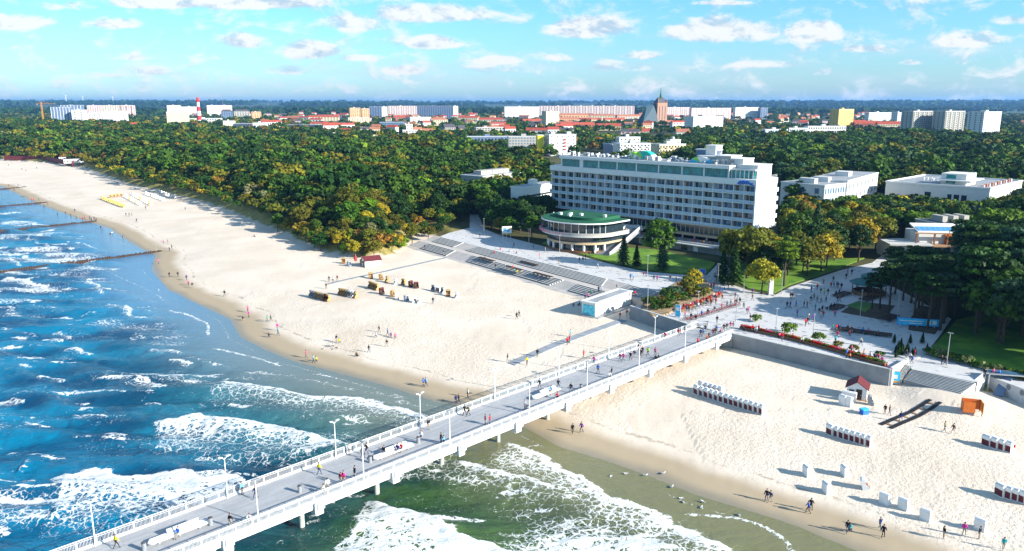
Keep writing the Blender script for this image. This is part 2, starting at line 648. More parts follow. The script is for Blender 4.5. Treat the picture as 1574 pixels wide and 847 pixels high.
# ---------------------------------------------------------------- sea
CREST = [  # points in the photograph's plane laid onto the water, trail length in metres, strength, height
    ([(60, 740), (100, 731), (140, 727), (200, 733), (270, 737), (345, 742), (395, 748)], 20, 1.15, .9),
    ([(215, 655), (260, 648), (330, 648), (400, 652), (450, 662), (500, 676), (540, 690)], 17, 1.0, .8),
    ([(300, 592), (360, 592), (430, 601), (500, 611), (580, 621), (640, 634), (690, 650)], 14, .72, .5),
    ([(330, 576), (400, 573), (470, 583), (540, 596), (600, 611), (670, 630)], 8, .50, .35),
    ([(545, 772), (590, 776), (640, 798), (700, 823), (760, 845), (850, 880)], 30, 1.25, .8),
    ([(680, 710), (730, 718), (780, 733), (830, 748), (900, 757), (960, 772)], 12, .62, .35),
    ([(760, 676), (800, 688), (850, 713), (900, 742), (960, 773), (1040, 808), (1100, 838), (1180, 875)], 16, .80, .40),
    ([(1040, 792), (1080, 792), (1140, 797), (1180, 812), (1205, 830), (1225, 860)], 1.5, .55, .05),
    ([(180, 588), (210, 584), (240, 596), (262, 600)], 6, .85, .4), ([(96, 545), (120, 538), (146, 548)], 5, .9, .4),
    ([(160, 466), (185, 474), (205, 486), (232, 492)], 6, .7, .3), ([(228, 540), (250, 542), (286, 545)], 5, .8, .3),
    ([(80, 516), (88, 510), (112, 520)], 5, .8, .3), ([(105, 642), (135, 638), (170, 644)], 4, .85, .4),
    ([(200, 524), (215, 516), (228, 521)], 4, .8, .3), ([(0, 385), (14, 392), (34, 411)], 6, .8, .3),
    ([(32, 363), (60, 372), (84, 383), (118, 402)], 8, .7, .3), ([(122, 433), (150, 440), (158, 452), (170, 453)], 3, .8, .3),
    ([(0, 427), (40, 430), (78, 447)], 9, .75, .3), ([(120, 487), (140, 481), (160, 484)], 2, .6, .2), ([(15, 660), (60, 655), (110, 662)], 3, .25, .4),
    ([(115, 402), (160, 415), (180, 424), (215, 440), (245, 455), (262, 474)], 2, .5, .1), ([(250, 475), (290, 484), (318, 497), (320, 520)], 1.6, .55, .1),
    ([(318, 534), (360, 542), (400, 552), (440, 566)], 1.5, .5, .1), ([(90, 370), (130, 374), (152, 384)], 1.5, .55, .1),
    ([(0, 335), (40, 345), (66, 352)], 2, .5, .1), ([(470, 572), (520, 582), (575, 597), (630, 612)], 1.5, .4, .05),
    ([(0, 548), (40, 556), (90, 560)], 3, .35, .4), ([(300, 560), (330, 560), (360, 566)], 3, .5, .2), ([(0, 512), (30, 512), (60, 520)], 6, .45, .2),
    ([(0, 470), (50, 468), (90, 476)], 6, .5, .2), ([(160, 440), (200, 452), (240, 470)], 5, .35, .2), ([(60, 345), (100, 352), (140, 372)], 3, .35, .1),
    ([(790, 690), (830, 684), (868, 700)], 1.2, .35, .03), ([(250, 625), (290, 628), (330, 640)], 3, .3, .3), ([(0, 600), (50, 607), (110, 600)], 3, .2, .5)]
rw = random.Random(8)
for _ in range(70):
    qx, qy = rw.uniform(-40, 560), rw.uniform(430, 840)
    if qy > 860 - qx * .62 or qx > 250 + (qy - 430) * .7:
        continue
    w_ = rw.uniform(8, 26)
    CREST.append(([(qx - w_, qy + rw.uniform(-2, 2)), (qx, qy - rw.uniform(1, 4)), (qx + w_, qy + rw.uniform(0, 5))], rw.uniform(2, 7), rw.uniform(.35, .75), rw.uniform(.1, .35)))
NRs, NAs = 620, 800
py_ = np.linspace(1010, 178, NRs)
dep = PITCH + np.arctan((py_ - CY) / F_PX)
rr = CAM_H / np.tan(dep)
aa = np.tan(np.radians(np.linspace(-62, 30, NAs)))
# keep grid regular in bearing; the left side runs far past the frame
aa = np.linspace(-1.15, .62, NAs)
X = np.outer(rr, aa)
Y = np.outer(rr, np.ones(NAs))
xf, yf = X.ravel(), Y.ravel()
S = sdist(xf, yf, SHORE)
fade = sstep(-S, 0, 22)
wx, wy = .42, .91
warp = (fbm(xf / 40, yf / 40, 3, 31) - .5) * 26
ph = (xf * wx + yf * wy + warp)
Zs = fade * (.34 * np.sin(ph * 2 * math.pi / 15) + .28 * np.sin((xf * .15 + yf * .98 + warp * .7) * 2 * math.pi / 8.3 + 1.1))
Zs += fade * (fbm(xf / 3.2, yf / 1.6, 3, 41) - .5) * .55
Zs += fade * (fbm(xf / 22, yf / 12, 2, 43) - .5) * .7
foam = np.zeros_like(xf)
foam += fade * .21 * sstep(fbm(xf / 13, yf / 5, 3, 57), .42, .66)
foam += fade * .30 * sstep(fbm(xf / 26, yf / 11, 3, 51), .46, .72)
foam += fade * .55 * sstep(fbm(xf / 9, yf / 2.4, 3, 53), .70, .80)
foam += .54 * sstep(xf * .75 - yf * .66 + 62, -6, 10) * fade * sstep(yf - xf * .9, 210, 120)
for pts, L, k, h in CREST:
    P = [at(*p)[:2] for p in pts]
    x0, x1 = min(p[0] for p in P) - L * 2, max(p[0] for p in P) + L * 2
    y0, y1 = min(p[1] for p in P) - L * 2, max(p[1] for p in P) + L * 2
    m = (xf > x0) & (xf < x1) & (yf > y0) & (yf < y1)
    if not m.any():
        continue
    xs, ys = xf[m], yf[m]
    d, tt = sdist(xs, ys, P, True)
    d = d + (fbm(xs / 3.5, ys / 3.5, 3, 61) - .5) * min(3.4, L * .45)
    near_end = sstep(tt, 0, .12) * sstep(1 - tt, 0, .12)
    jag = .65 + .7 * vnoise(xs / 6, ys / 6, 67)
    f = np.where(d < 0, np.exp(-np.abs(d) / (L * .72 * jag)) * .95, sstep(d, .7, 0.05))
    core = np.exp(-(d / (.9 if L > 4 else .35)) ** 2) * .55
    if 1.9 < L < 9:
        k, core = k * .80, core * (.3 + .7 * vnoise(xs / 1.7, ys / 1.1, 69))
        f = f * (.55 + .6 * vnoise(xs / 2.2, ys / 1.0, 68))
    foam[m] = np.maximum(foam[m], k * (f * .74 + core * .8) * near_end)
    Zs[m] += h * near_end * np.where(d < 0, np.exp(d / 4.5), np.exp(-d / 1.1))
# thin swash line along the water's edge
foam = np.maximum(foam, .42 * np.exp(-((S + 1.2 + 1.5 * (fbm(xf / 9, yf / 9, 3, 71) - .5)) / .28) ** 2) * sstep(vnoise(xf / 14, yf / 14, 5), .3, .6))
foam = foam * sstep(-S, .2, 1.2)
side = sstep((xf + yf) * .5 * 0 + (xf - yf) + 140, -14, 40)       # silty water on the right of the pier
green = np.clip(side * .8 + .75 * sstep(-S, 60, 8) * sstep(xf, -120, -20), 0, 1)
shal = sstep(-S, 26, 2)
ripple = fbm(xf / 18, yf / 6, 3, 91)
wm, t, b = principled('sea_water')
co = t.n('ShaderNodeTexCoord').outputs['Object']
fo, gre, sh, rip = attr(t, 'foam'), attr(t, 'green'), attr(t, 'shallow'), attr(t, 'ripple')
reflc = t.mix(t.rng(rip, .3, .7), (.0, .048, .125), (.0, .17, .31))  # blue of the reflected sky put into the water's base colour
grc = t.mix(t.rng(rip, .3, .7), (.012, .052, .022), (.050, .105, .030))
colw = t.mix(gre, reflc, grc)
shc = t.mix(gre, (.11, .24, .38), (.19, .185, .09))  # the blue shallows also carry the sky's reflection in their colour
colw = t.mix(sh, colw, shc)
warpn = t.noise(co, .7, 3, .6)
wv = t.n('ShaderNodeVectorMath', operation='MULTIPLY_ADD')
t.link(warpn.outputs['Color'], wv.inputs[0])
wv.inputs[1].default_value = (1.6, 1.6, 0)
t.link(co, wv.inputs[2])
mp = t.n('ShaderNodeMapping')
mp.inputs['Scale'].default_value = (1, 1.0, .15)
t.link(wv.outputs[0], mp.inputs[0])
vor = t.n('ShaderNodeTexVoronoi', feature='DISTANCE_TO_EDGE')
t.link(mp.outputs[0], vor.inputs['Vector'])
vor.inputs['Scale'].default_value = .75
vor2 = t.n('ShaderNodeTexVoronoi', feature='DISTANCE_TO_EDGE')
t.link(mp.outputs[0], vor2.inputs['Vector'])
vor2.inputs['Scale'].default_value = 1.5
lace = t.m('MINIMUM', t.m('MULTIPLY', vor.outputs[0], 1.7), t.m('ADD', t.m('MULTIPLY', vor2.outputs[0], 2.2), .06))
nf = t.noise(co, 2.4, 4, .7).outputs[0]
nb = t.noise(co, .25, 3, .6).outputs[0]
val = t.m('SUBTRACT', t.m('ADD', fo, t.m('MULTIPLY', t.m('SUBTRACT', nb, .5), t.m('MULTIPLY', fo, 1.1))), t.m('ADD', t.m('MULTIPLY', lace, 1.25), t.m('ADD', t.m('MULTIPLY', t.m('SUBTRACT', nf, .5), .6), .20)))
fm = t.m('MULTIPLY', t.rng(val, -.04, .20), t.rng(t.noise(co, 5.0, 3, .7).outputs[0], .25, .6, .55, 1.0))
colw = t.mix(fm, colw, (.80, .84, .84))
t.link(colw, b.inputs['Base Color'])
t.link(t.mix(fm, (.10, .10, .10), (.75, .75, .75)), b.inputs['Roughness'])
b.inputs['IOR'].default_value = 1.33
bn = t.n('ShaderNodeBump')
bn.inputs['Strength'].default_value = .8
bn.inputs['Distance'].default_value = .6
mp2 = t.n('ShaderNodeMapping')
mp2.inputs['Scale'].default_value = (.55, 1.3, 1)
mp2.inputs['Rotation'].default_value = (0, 0, R(-20))
t.link(co, mp2.inputs[0])
hh = t.m('ADD', t.m('MULTIPLY', t.noise(mp2.outputs[0], .75, 5, .65, .4).outputs[0], t.mix(sh, (1, 1, 1), (.32, .32, .32))), t.m('MULTIPLY', fm, .12))
t.link(hh, bn.inputs['Height'])
t.link(bn.outputs[0], b.inputs['Normal'])
Zs = Zs * np.clip(fade * 1.5, 0, 1) + .02
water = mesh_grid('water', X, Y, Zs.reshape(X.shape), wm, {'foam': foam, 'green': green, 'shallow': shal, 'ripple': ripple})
tag(water, kind='structure')

# ---------------------------------------------------------------- promenade slab, lawns, beds
pave, t, b = principled('paving')
co = t.n('ShaderNodeTexCoord').outputs['Object']
br = t.n('ShaderNodeTexBrick')
rot = t.n('ShaderNodeMapping')
rot.inputs['Rotation'].default_value = (0, 0, R(45))
t.link(co, rot.inputs[0])
t.link(rot.outputs[0], br.inputs['Vector'])
br.inputs['Scale'].default_value = .8
br.inputs['Color1'].default_value = (.60, .60, .59, 1)
br.inputs['Color2'].default_value = (.54, .54, .54, 1)
br.inputs['Mortar'].default_value = (.46, .46, .46, 1)
br.inputs['Mortar Size'].default_value = .012
br.inputs['Row Height'].default_value = .5
pc = t.mix(t.rng(t.noise(co, .08, 4, .6).outputs[0], .35, .65, 0, .25), br.outputs['Color'], (.46, .45, .43))
vd = t.n('ShaderNodeTexVoronoi', feature='F1')
vd.inputs['Scale'].default_value = .30
vd.inputs['Randomness'].default_value = .75
mpd = t.n('ShaderNodeMapping')
mpd.inputs['Scale'].default_value = (1, 1.9, 1)
t.link(rot.outputs[0], mpd.inputs[0])
t.link(mpd.outputs[0], vd.inputs['Vector'])
pc = t.mix(t.rng(vd.outputs['Distance'], .20, .14), pc, (.20, .20, .21))
t.link(pc, b.inputs['Base Color'])
b.inputs['Roughness'].default_value = .8
lawn, t, b = principled('lawn_grass')
co = t.n('ShaderNodeTexCoord').outputs['Object']
g = t.mix(t.rng(t.noise(co, .12, 5, .7).outputs[0], .35, .65), (.05, .15, .008), (.16, .30, .012))
g = t.mix(t.rng(t.noise(co, 1.2, 4, .7).outputs[0], .5, .75, 0, .5), g, (.05, .09, .01))
t.link(g, b.inputs['Base Color'])
b.inputs['Roughness'].default_value = .8

ZP = 5.0


def P5(*pts, z=ZP):
    return [at(px, py, z)[:2] for px, py in pts]


slab = ([stp(-27, 0), stp(0, 0), stp(70, 0), stp(94, 0), W1, PF, PN, C1, C2, at(1402, 567, 5)[:2], S2, at(1517, 577, 5)[:2], at(1574, 598, 5)[:2], at(1900, 680, 5)[:2], at(1900, 640, 5)[:2]]
        + P5((1574, 585), (1520, 566), (1470, 550), (1425, 540), (1445, 515), (1462, 490), (1400, 455), (1352, 430), (1366, 404), (1400, 380), (1375, 378), (1340, 404), (1290, 416), (1215, 441), (1188, 455),
             (1150, 446), (1110, 432), (1128, 425), (1118, 408), (1105, 404), (1085, 424), (1045, 422), (990, 417), (935, 405), (890, 393), (830, 377), (770, 362), (745, 352), (735, 330), (722, 330), (722, 350), (690, 358)))
m = MB()
m.prism(slab, 0.5, ZP)
tag(m.build('promenade', 'paving'), kind='structure')


def sheet(name, pts, z, material, kind='structure', thick=.25):
    m = MB()
    m.prism(pts, z - thick, z)
    return tag(m.build(name, material), kind=kind)


sheet('lawn', P5((860, 384), (905, 386), (960, 380), (1010, 384), (1075, 398), (1100, 404), (1086, 421), (1046, 420), (990, 414), (935, 402), (895, 391)), 5.06, lawn)
sheet('lawn', P5((833, 374), (850, 368), (880, 372), (915, 377), (885, 388), (860, 383)), 5.06, lawn)
sheet('lawn', P5((1150, 443), (1130, 430), (1140, 405), (1250, 400), (1330, 396), (1285, 414), (1212, 438), (1190, 450)), 5.05, lawn)
sheet('lawn', P5((1432, 536), (1470, 492), (1520, 480), (1700, 520), (1900, 640), (1574, 578), (1520, 561)), 5.05, lawn)
sheet('lawn', P5((1300, 470), (1318, 464), (1345, 468), (1330, 480)), 5.12, lawn)
# earth under the pines
soil = mat('soil', (.10, .075, .05), .95, .3, .3)
sheet('planting_bed', P5((1292, 480), (1318, 463), (1376, 470), (1357, 492)), 5.06, soil)
sheet('planting_bed', P5((1398, 492), (1412, 470), (1440, 473), (1458, 484), (1437, 514), (1396, 507)), 5.06, soil)

# walkways and sloping landings between the flights of steps
prof = [(0, 5.0), (4.6, 3.75), (7.4, 3.7), (11.6, 2.3), (14, 1.9)]
m = MB()
for (t0, t1) in ((-30, 100),):
    vs, fs = [], []
    for i, (n_, z_) in enumerate(prof):
        for tt_ in (t0, t1 if n_ < 7 else 80):
            vs.append((*stp(tt_, n_), z_ - .02))
    for i in range(len(prof) - 1):
        fs.append((2 * i, 2 * i + 1, 2 * i + 3, 2 * i + 2))
    vs2 = [(x, y, .3) for x, y, z in vs]
    k = len(vs)
    fs2 = [tuple(j + k for j in f[::-1]) for f in fs]
    m.add(vs + vs2, fs + fs2 + [(2 * i, 2 * i + 2, k + 2 * i + 2, k + 2 * i) for i in range(len(prof) - 1)] + [(2 * i + 1, k + 2 * i + 1, k + 2 * i + 3, 2 * i + 3) for i in range(len(prof) - 1)])
tag(m.build('beach_ramp', mat('ramp_paving', (.50, .46, .42), .9, .1, .4)), kind='structure')


def flight(t0, t1, n0, n1, z0, z1, k, skew=0.):
    m = MB()
    dn = (n1 - n0) / k
    dz = (z0 - z1) / k
    for i in range(k):
        n_a, n_b, zt = n0 + i * dn, n0 + (i + 1) * dn, z0 - i * dz + .05
        a, b_ = stp(t0 + skew * i, n_a), stp(t1 - skew * i, n_a)
        c, d = stp(t1 - skew * i, n_b - .02), stp(t0 + skew * i, n_b - .02)
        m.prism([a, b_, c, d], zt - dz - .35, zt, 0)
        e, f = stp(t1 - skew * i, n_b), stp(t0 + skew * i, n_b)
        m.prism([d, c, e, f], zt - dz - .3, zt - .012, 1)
    tag(m.build('steps', [MATS['pale_concrete'], mat('riser_shade', (.17, .155, .15), .9, .1, 1)]), kind='structure')  # risers coloured darker, the shade on the step fronts put into them


flight(-25, -10, 0.0, 4.6, 5.0, 3.75, 6)
flight(0, 66, 0.0, 4.6, 5.0, 3.75, 7, -.35)
flight(75, 96, 0.0, 4.8, 5.0, 3.75, 7, -.2)
flight(-22, -4, 7.4, 11.6, 3.75, 2.3, 6)
flight(7.5, 55, 7.4, 11.6, 3.75, 2.3, 6, .3)
flight(62, 79, 7.4, 11.6, 3.75, 2.3, 6)


def long_wall(name, label, P, ztop, zbot, w, material, cap=None, cat='wall'):
    o = thing(name, label, cat, (P[0][0], P[0][1], zbot))
    m = MB()
    c = MB()
    for a, b_ in zip(P[:-1], P[1:]):
        a, b_ = Vector(a), Vector(b_)
        d = (b_ - a)
        L = d.length
        an = math.atan2(d.y, d.x)
        mid = (a + b_) / 2 - Vector(P[0])
        m.box(mid.x, mid.y, (ztop - zbot) / 2, L, w, ztop - zbot, an)
        if cap:
            c.box(mid.x, mid.y, ztop - zbot + .06, L + .1, w + .12, .12, an)
    m.build('wall_face', material, o)
    if cap:
        c.build('coping', cap, o)
    return o


# outward offset keeps the wall face proud of the slab
def off(p, d=.22, n=(-.7, -.71)):
    return (p[0] + n[0] * d, p[1] + n[1] * d)


conc = 'grey_concrete'
long_wall('retaining_wall', 'long grey concrete retaining wall right of the pier, below the flower tubs', [off(PN), off(C1)], 5.35, .8, .4, conc, 'pale_concrete')
long_wall('retaining_wall', 'short white end wall running back from the long grey wall beside the beach stairs', [off(C1, .2, (.7, -.7)), off(C2, .2, (.7, -.7))], 5.6, .8, .35, 'white_render', 'white_paint')
long_wall('retaining_wall', 'grey speckled retaining wall left of the pier, beside the white container', [off(W1), off(PF)], 5.35, .8, .4, conc, 'pale_concrete')
FW0, FW1 = at(1513, 572, 5.9)[:2], at(1478, 600, 3.6)[:2]
o = thing('stair_wall', 'white sloping flank wall at the right end of the wide beach stairs', 'wall', (FW0[0], FW0[1], 0))
m = MB()
dx0, dy0 = FW1[0] - FW0[0], FW1[1] - FW0[1]
L = math.hypot(dx0, dy0)
nx, ny = -dy0 / L * .35, dx0 / L * .35
vs = [(0, 0, .8), (dx0, dy0, .8), (dx0, dy0, 3.4), (0, 0, 5.9), (nx, ny, .8), (dx0 + nx, dy0 + ny, .8), (dx0 + nx, dy0 + ny, 3.4), (nx, ny, 5.9)]
m.add(vs, [(0, 1, 2, 3), (7, 6, 5, 4), (0, 4, 5, 1), (3, 2, 6, 7), (0, 3, 7, 4), (1, 5, 6, 2)])
m.build('wall_face', 'white_render', o)
m = MB()
m.bar((dx0 + nx / 2, dy0 + ny / 2, 3.46), (nx / 2, ny / 2, 5.96), .12, .45)
m.build('coping', 'white_paint', o)

# wide stairs down to the right beach
A0, A1 = Vector(at(1402, 567, 5)[:2]), Vector(at(1500, 589, 5)[:2])
B0, B1 = Vector(at(1389, 584, 3.3)[:2]), Vector(at(1475, 607, 3.3)[:2])
m = MB()
k = 10
for i in range(k):
    f0, f1 = i / k, (i + 1) / k
    zt = 5 - (i) * (1.75 / k)
    a, b_ = A0.lerp(B0, f0), A1.lerp(B1, f0)
    c, d = A1.lerp(B1, f1 - .006), A0.lerp(B0, f1 - .006)
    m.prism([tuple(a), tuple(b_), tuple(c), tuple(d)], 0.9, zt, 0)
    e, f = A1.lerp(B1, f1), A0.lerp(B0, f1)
    m.prism([tuple(d), tuple(c), tuple(e), tuple(f)], 0.9, zt - .01, 1)  # darker concrete puts the riser's shade into its colour
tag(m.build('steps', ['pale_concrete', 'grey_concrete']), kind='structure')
m = MB()
Q0, Q1 = Vector(at(1394, 559, 5)[:2]), Vector(at(1401, 564, 5)[:2])
R0, R1 = Vector(at(1377, 581, 3.3)[:2]), Vector(at(1386, 583.5, 3.3)[:2])
for i in range(k):
    f0, f1 = i / k, (i + 1) / k
    m.prism([tuple(Q0.lerp(R0, f0)), tuple(Q1.lerp(R1, f0)), tuple(Q1.lerp(R1, f1)), tuple(Q0.lerp(R0, f1))], .9, 5 - i * 1.75 / k)
tag(m.build('steps', 'pale_concrete'), kind='structure')
o = thing('handrail', 'thin steel handrail between the narrow and the wide beach stairs', 'handrail', (*Q1, 5))
m = MB()
r1 = (R1.x - Q1.x, R1.y - Q1.y, -1.7)
m.bar((.2, 0, 1), (r1[0] + .2, r1[1], r1[2] + 1), .06)
m.build('rail', 'steel', o)
for f in (0, .33, .66, 1):
    m = MB()
    m.bar((r1[0] * f + .2, r1[1] * f, r1[2] * f - .2), (r1[0] * f + .2, r1[1] * f, r1[2] * f + 1), .06)
    m.build('post', 'steel', o)

# ---------------------------------------------------------------- pier
PU = Vector((.7071, .7071))          # along the pier, towards the land
PV = Vector((-.7071, .7071))         # across, towards the far (left) side
PA0 = Vector((PN[0], PN[1]))         # near edge at the land end
PW = 9.5
PL = 150.0
pier = thing('pier', 'long white concrete pier with grey deck running from the promenade out over the surf', 'pier', (PA0.x, PA0.y, 0), R(45))
# local frame: x along the pier (land at 0, sea at -PL), y across (near 0, far PW)
deck_m, t, b = principled('pier_deck')
co = t.n('ShaderNodeTexCoord').outputs['Object']
xx, yy, zz = t.xyz(co)[:3]
band = t.n('ShaderNodeTexBrick')
t.link(co, band.inputs['Vector'])
band.inputs['Scale'].default_value = 1.0
band.inputs['Brick Width'].default_value = 6.0
band.inputs['Row Height'].default_value = .30
band.inputs['Mortar Size'].default_value = .012
band.inputs['Color1'].default_value = (.43, .44, .45, 1)
band.inputs['Color2'].default_value = (.34, .35, .37, 1)
band.inputs['Mortar'].default_value = (.18, .19, .20, 1)
dc = t.mix(t.rng(t.noise(co, .35, 5, .75).outputs[0], .42, .66, 0, .6), band.outputs['Color'], (.30, .31, .33))
rail_shadow = t.m('MULTIPLY', t.m('GREATER_THAN', yy, 1.15), t.m('LESS_THAN', yy, 1.35))  # shadow line of the near railing, put into the deck colour
dc = t.mix(rail_shadow, dc, (.13, .16, .19))
t.link(dc, b.inputs['Base Color'])
b.inputs['Roughness'].default_value = .7
m = MB()
m.b2(-PL, 0, .3, PW - .3, 4.7, 5.0)
m.build('deck', deck_m, pier)
for y0 in (0, PW - .35):
    m = MB()
    m.b2(-PL, 0, y0, y0 + .35, 4.05, 5.12)
    m.build('edge_beam', 'white_paint', pier)
m = MB()
for y0 in (1.6, 4.4, 7.2):
    m.b2(-PL, -.2, y0, y0 + .5, 3.9, 4.7)
m.build('under_beam', 'grey_concrete', pier)
piers_x = [-(7 + 12.2 * i) for i in range(12)]
for x in piers_x:
    m = MB()
    m.b2(x - .55, x + .55, -.3, PW + .3, 3.2, 4.05)
    m.build('cross_beam', 'white_paint', pier)
    for y in (4.6, 7.8):
        m = MB()
        m.tube((x, y, -4), (x, y, 3.2), .38, n=14)
        m.build('pile', mat('pile_concrete', (.42, .43, .40), .8, .2, .6, dirt=(.10, .14, .08)), pier)
    m = MB()
    m.b2(x - .5, x + .5, -.75, -.02, 4.15, 5.05)
    m.bar((x - .62, -.4, 3.4), (x - .62, -.4, 5.0), .22)
    m.build('lamp_bracket', 'white_paint', pier)
for side, y in (('near', .18), ('far', PW - .18)):
    m = MB()
    for z in (6.18,):
        m.b2(-PL, 0, y - .06, y + .06, z - .04, z + .04)
    for z in (5.22, 5.95):
        m.b2(-PL, 0, y - .02, y + .02, z - .02, z + .02)
    x = -.1
    i = 0
    while x > -PL:
        if i % 14 == 0:
            m.b2(x - .06, x + .06, y - .05, y + .05, 5.1, 6.16)
        else:
            m.b2(x - .013, x + .013, y - .012, y + .012, 5.22, 5.95)
        x -= .15
        i += 1
    m.build('railing', 'white_metal', pier)
m = MB()
m.b2(-PL, 0, .95, 1.05, 5.0, 5.012)
m.build('deck_strip', 'grey_metal', pier)  # thin grey strip along the near side of the deck


def pier_pt(u, v, z=5.0):
    p = PA0 + PU * u + PV * v
    return (p.x, p.y, z)


def proj(x, y, z):
    d = z - CAM_H
    zc = y * _c - d * _s
    yc = y * _s + d * _c
    return CX + F_PX * x / zc, CY - F_PX * yc / zc


# lamps: one prototype, copied along both sides
def make_lamp(h, name, label, cat, double, material='white_metal', head='round'):
    o = thing(name, label, cat)
    m = MB()
    m.tube((0, 0, 0), (0, 0, h), .09, .055, 10)
    m.tube((0, 0, 0), (0, 0, .5), .13, .11, 10)
    m.build('pole', material, o)
    if head == 'round':
        for sx in ((-1, 1) if double else (0,)):
            m = MB()
            m.bar((0, 0, h - .25), (sx * .42, 0, h + .12), .045)
            m.build('arm', material, o)
            m = MB()
            m.box(sx * .5, 0, h + .16, .55 if double else .7, .32, .09, ry=sx * -.2)
            m.build('lamp_head', 'grey_metal' if not double else material, o)
    elif head == 'flat':
        m = MB()
        m.box(0, 0, h + .1, .95, .36, .12)
        m.build('lamp_head', 'grey_metal', o)
    return o


proto_pier = make_lamp(5.6, 'pier_lamp', '', 'lamp', True)
proto_flat = make_lamp(5.6, 'pier_lamp', '', 'lamp', False, 'white_metal', 'flat')
ordn = ['first', 'second', 'third', 'fourth', 'fifth', 'sixth', 'seventh', 'eighth', 'ninth', 'tenth', 'eleventh', 'twelfth']
used = set()


def place(proto, loc, rz, label, group, **kw):
    """the first use moves the prototype itself, later ones are copies"""
    if proto.name in used:
        return dup(proto, loc, rz, label, group, **kw)
    used.add(proto.name)
    proto.location = loc
    proto.rotation_euler = (0, 0, rz)
    if label:
        proto['label'] = label
    if group:
        proto['group'] = group
    if 'scale' in kw and kw['scale'] is not None:
        s_ = kw['scale']
        proto.scale = s_ if isinstance(s_, (tuple, list)) else (s_,) * 3
    if kw.get('color') is not None:
        proto.color = (*kw['color'], 1)
        for ch in kids(proto):
            ch.color = (*kw['color'], 1)
    return proto


far_l = [(146, 838), (351, 766), (514, 703), (646, 657), (759, 615), (853, 578), (935, 552), (1008, 527)]
for i, (px, py) in enumerate(far_l):
    p = at(px, py, 5)
    u = (Vector(p[:2]) - PA0).dot(PU)
    place(proto_pier, pier_pt(u, PW - .45), R(45), f'white lamp with two arms on the far pier side, {ordn[i]} from the sea end', 'lamps on the far side of the pier')
near_l = [(393, 800), (563, 741), (700, 690), (815, 638), (910, 605), (990, 573), (1062, 545)]
for i, (px, py) in enumerate(near_l):
    p = at(px, py, 5)
    u = (Vector(p[:2]) - PA0).dot(PU)
    place(proto_flat, pier_pt(u, .5), R(45 + 90 * (i % 2)), f'slim lamp with flat head on the near pier side, {ordn[i]} from the sea', 'lamps on the near side of the pier')


def make_pier_bench():
    o = thing('pier_bench', '', 'bench')
    m = MB()
    # broad sculpted plank: low seat rising to a wide lounge back, chamfered ends
    pts = [(-3.3, -.6), (3.3, -.6), (3.6, .1), (3.1, .6), (-3.1, .6), (-3.6, -.1)]
    m.prism(pts, .34, .52)
    m.build('seat', 'white_paint', o)
    m = MB()
    vs = [(-1.2, .05, .52), (2.6, .05, .52), (2.6, .62, .52), (-1.2, .62, .52), (-1.2, .42, .98), (2.6, .42, .98), (2.6, .58, .98), (-1.2, .58, .98)]
    m.add(vs, [(3, 2, 1, 0), (4, 5, 6, 7), (0, 1, 5, 4), (2, 3, 7, 6), (1, 2, 6, 5), (3, 0, 4, 7)])
    m.build('backrest', 'white_paint', o)
    for x in (-2.4, 0, 2.4):
        m = MB()
        m.b2(x - .12, x + .12, -.4, .4, 0, .34)
        m.build('leg', 'grey_metal', o)
    return o


pb = make_pier_bench()
BENCH = [(275, 822, 'nearest the sea end'), (605, 697, 'middle one with three people on it'), (840, 607, 'closest to the beach')]
for px, py, d in BENCH:
    place(pb, at(px, py, 5), R(45), 'long white lounge bench on the pier, ' + d, 'white benches on the pier deck')


def make_bin():
    o = thing('litter_bin', '', 'bin')
    m = MB()
    m.lathe([(.0, .0), (.24, .0), (.26, .15), (.26, .85), (.22, .9), (0, .9)], 12)
    m.build('body', 'grey_metal', o)
    m = MB()
    m.lathe([(.29, .95), (.29, 1.02), (.1, 1.1), (0, 1.1)], 12)
    m.tube((0, 0, .88), (0, 0, 1.0), .2, n=8)
    m.build('lid', 'dark_roof', o)
    return o


lb = make_bin()
for px, py, d in [(324, 807, 'right of the seaward bench'), (222, 846, 'left of the seaward bench, at the lower edge'), (461, 757, 'in front of the couple in pale clothes'), (569, 711, 'at the left end of the middle bench'),
                  (643, 681, 'at the right end of the middle bench'), (811, 632, 'by the bench closest to the beach'), (893, 599, 'behind the woman in black near the railing')]:
    place(lb, at(px, py, 5), 0, 'round grey litter bin on the pier, ' + d, 'litter bins on the pier')

# ---------------------------------------------------------------- trees
def quads_mesh(name, C, Nn, size, material, extra=None, colors=None):
    """many small leaf faces: centres C, normals Nn, sizes"""
    n = len(C)
    Nn = Nn / np.maximum(np.linalg.norm(Nn, axis=1, keepdims=True), 1e-6)
    ref = rng.normal(size=(n, 3))
    a = np.cross(Nn, ref)
    a /= np.maximum(np.linalg.norm(a, axis=1, keepdims=True), 1e-6)
    b_ = np.cross(Nn, a)
    s_ = size[:, None] if isinstance(size, np.ndarray) else size
    j = 1 + rng.normal(size=(n, 1)) * .2
    V4 = np.stack([C - a * s_ - b_ * s_ * .6 * j, C + a * s_ * j - b_ * s_ * .5, C + a * s_ * .8 + b_ * s_ * .7, C - a * s_ * .6 * j + b_ * s_ * .8], 1).reshape(-1, 3)
    nv = len(V4)
    me = bpy.data.meshes.new(name)
    ev = ef = 0
    me.vertices.add(nv)
    me.vertices.foreach_set('co', V4.astype(np.float32).ravel())
    me.loops.add(nv)
    me.loops.foreach_set('vertex_index', np.arange(nv, dtype=np.int32))
    me.polygons.add(n)
    me.polygons.foreach_set('loop_start', np.arange(0, nv, 4, dtype=np.int32))
    me.update(calc_edges=True)
    if colors is not None:
        ca = me.color_attributes.new('tint', 'FLOAT_COLOR', 'POINT')
        cc = np.ones((nv, 4), np.float32)
        cc[:, :3] = np.repeat(colors, 4, axis=0)
        ca.data.foreach_set('color', cc.ravel())
    me.materials.append(material)
    return me


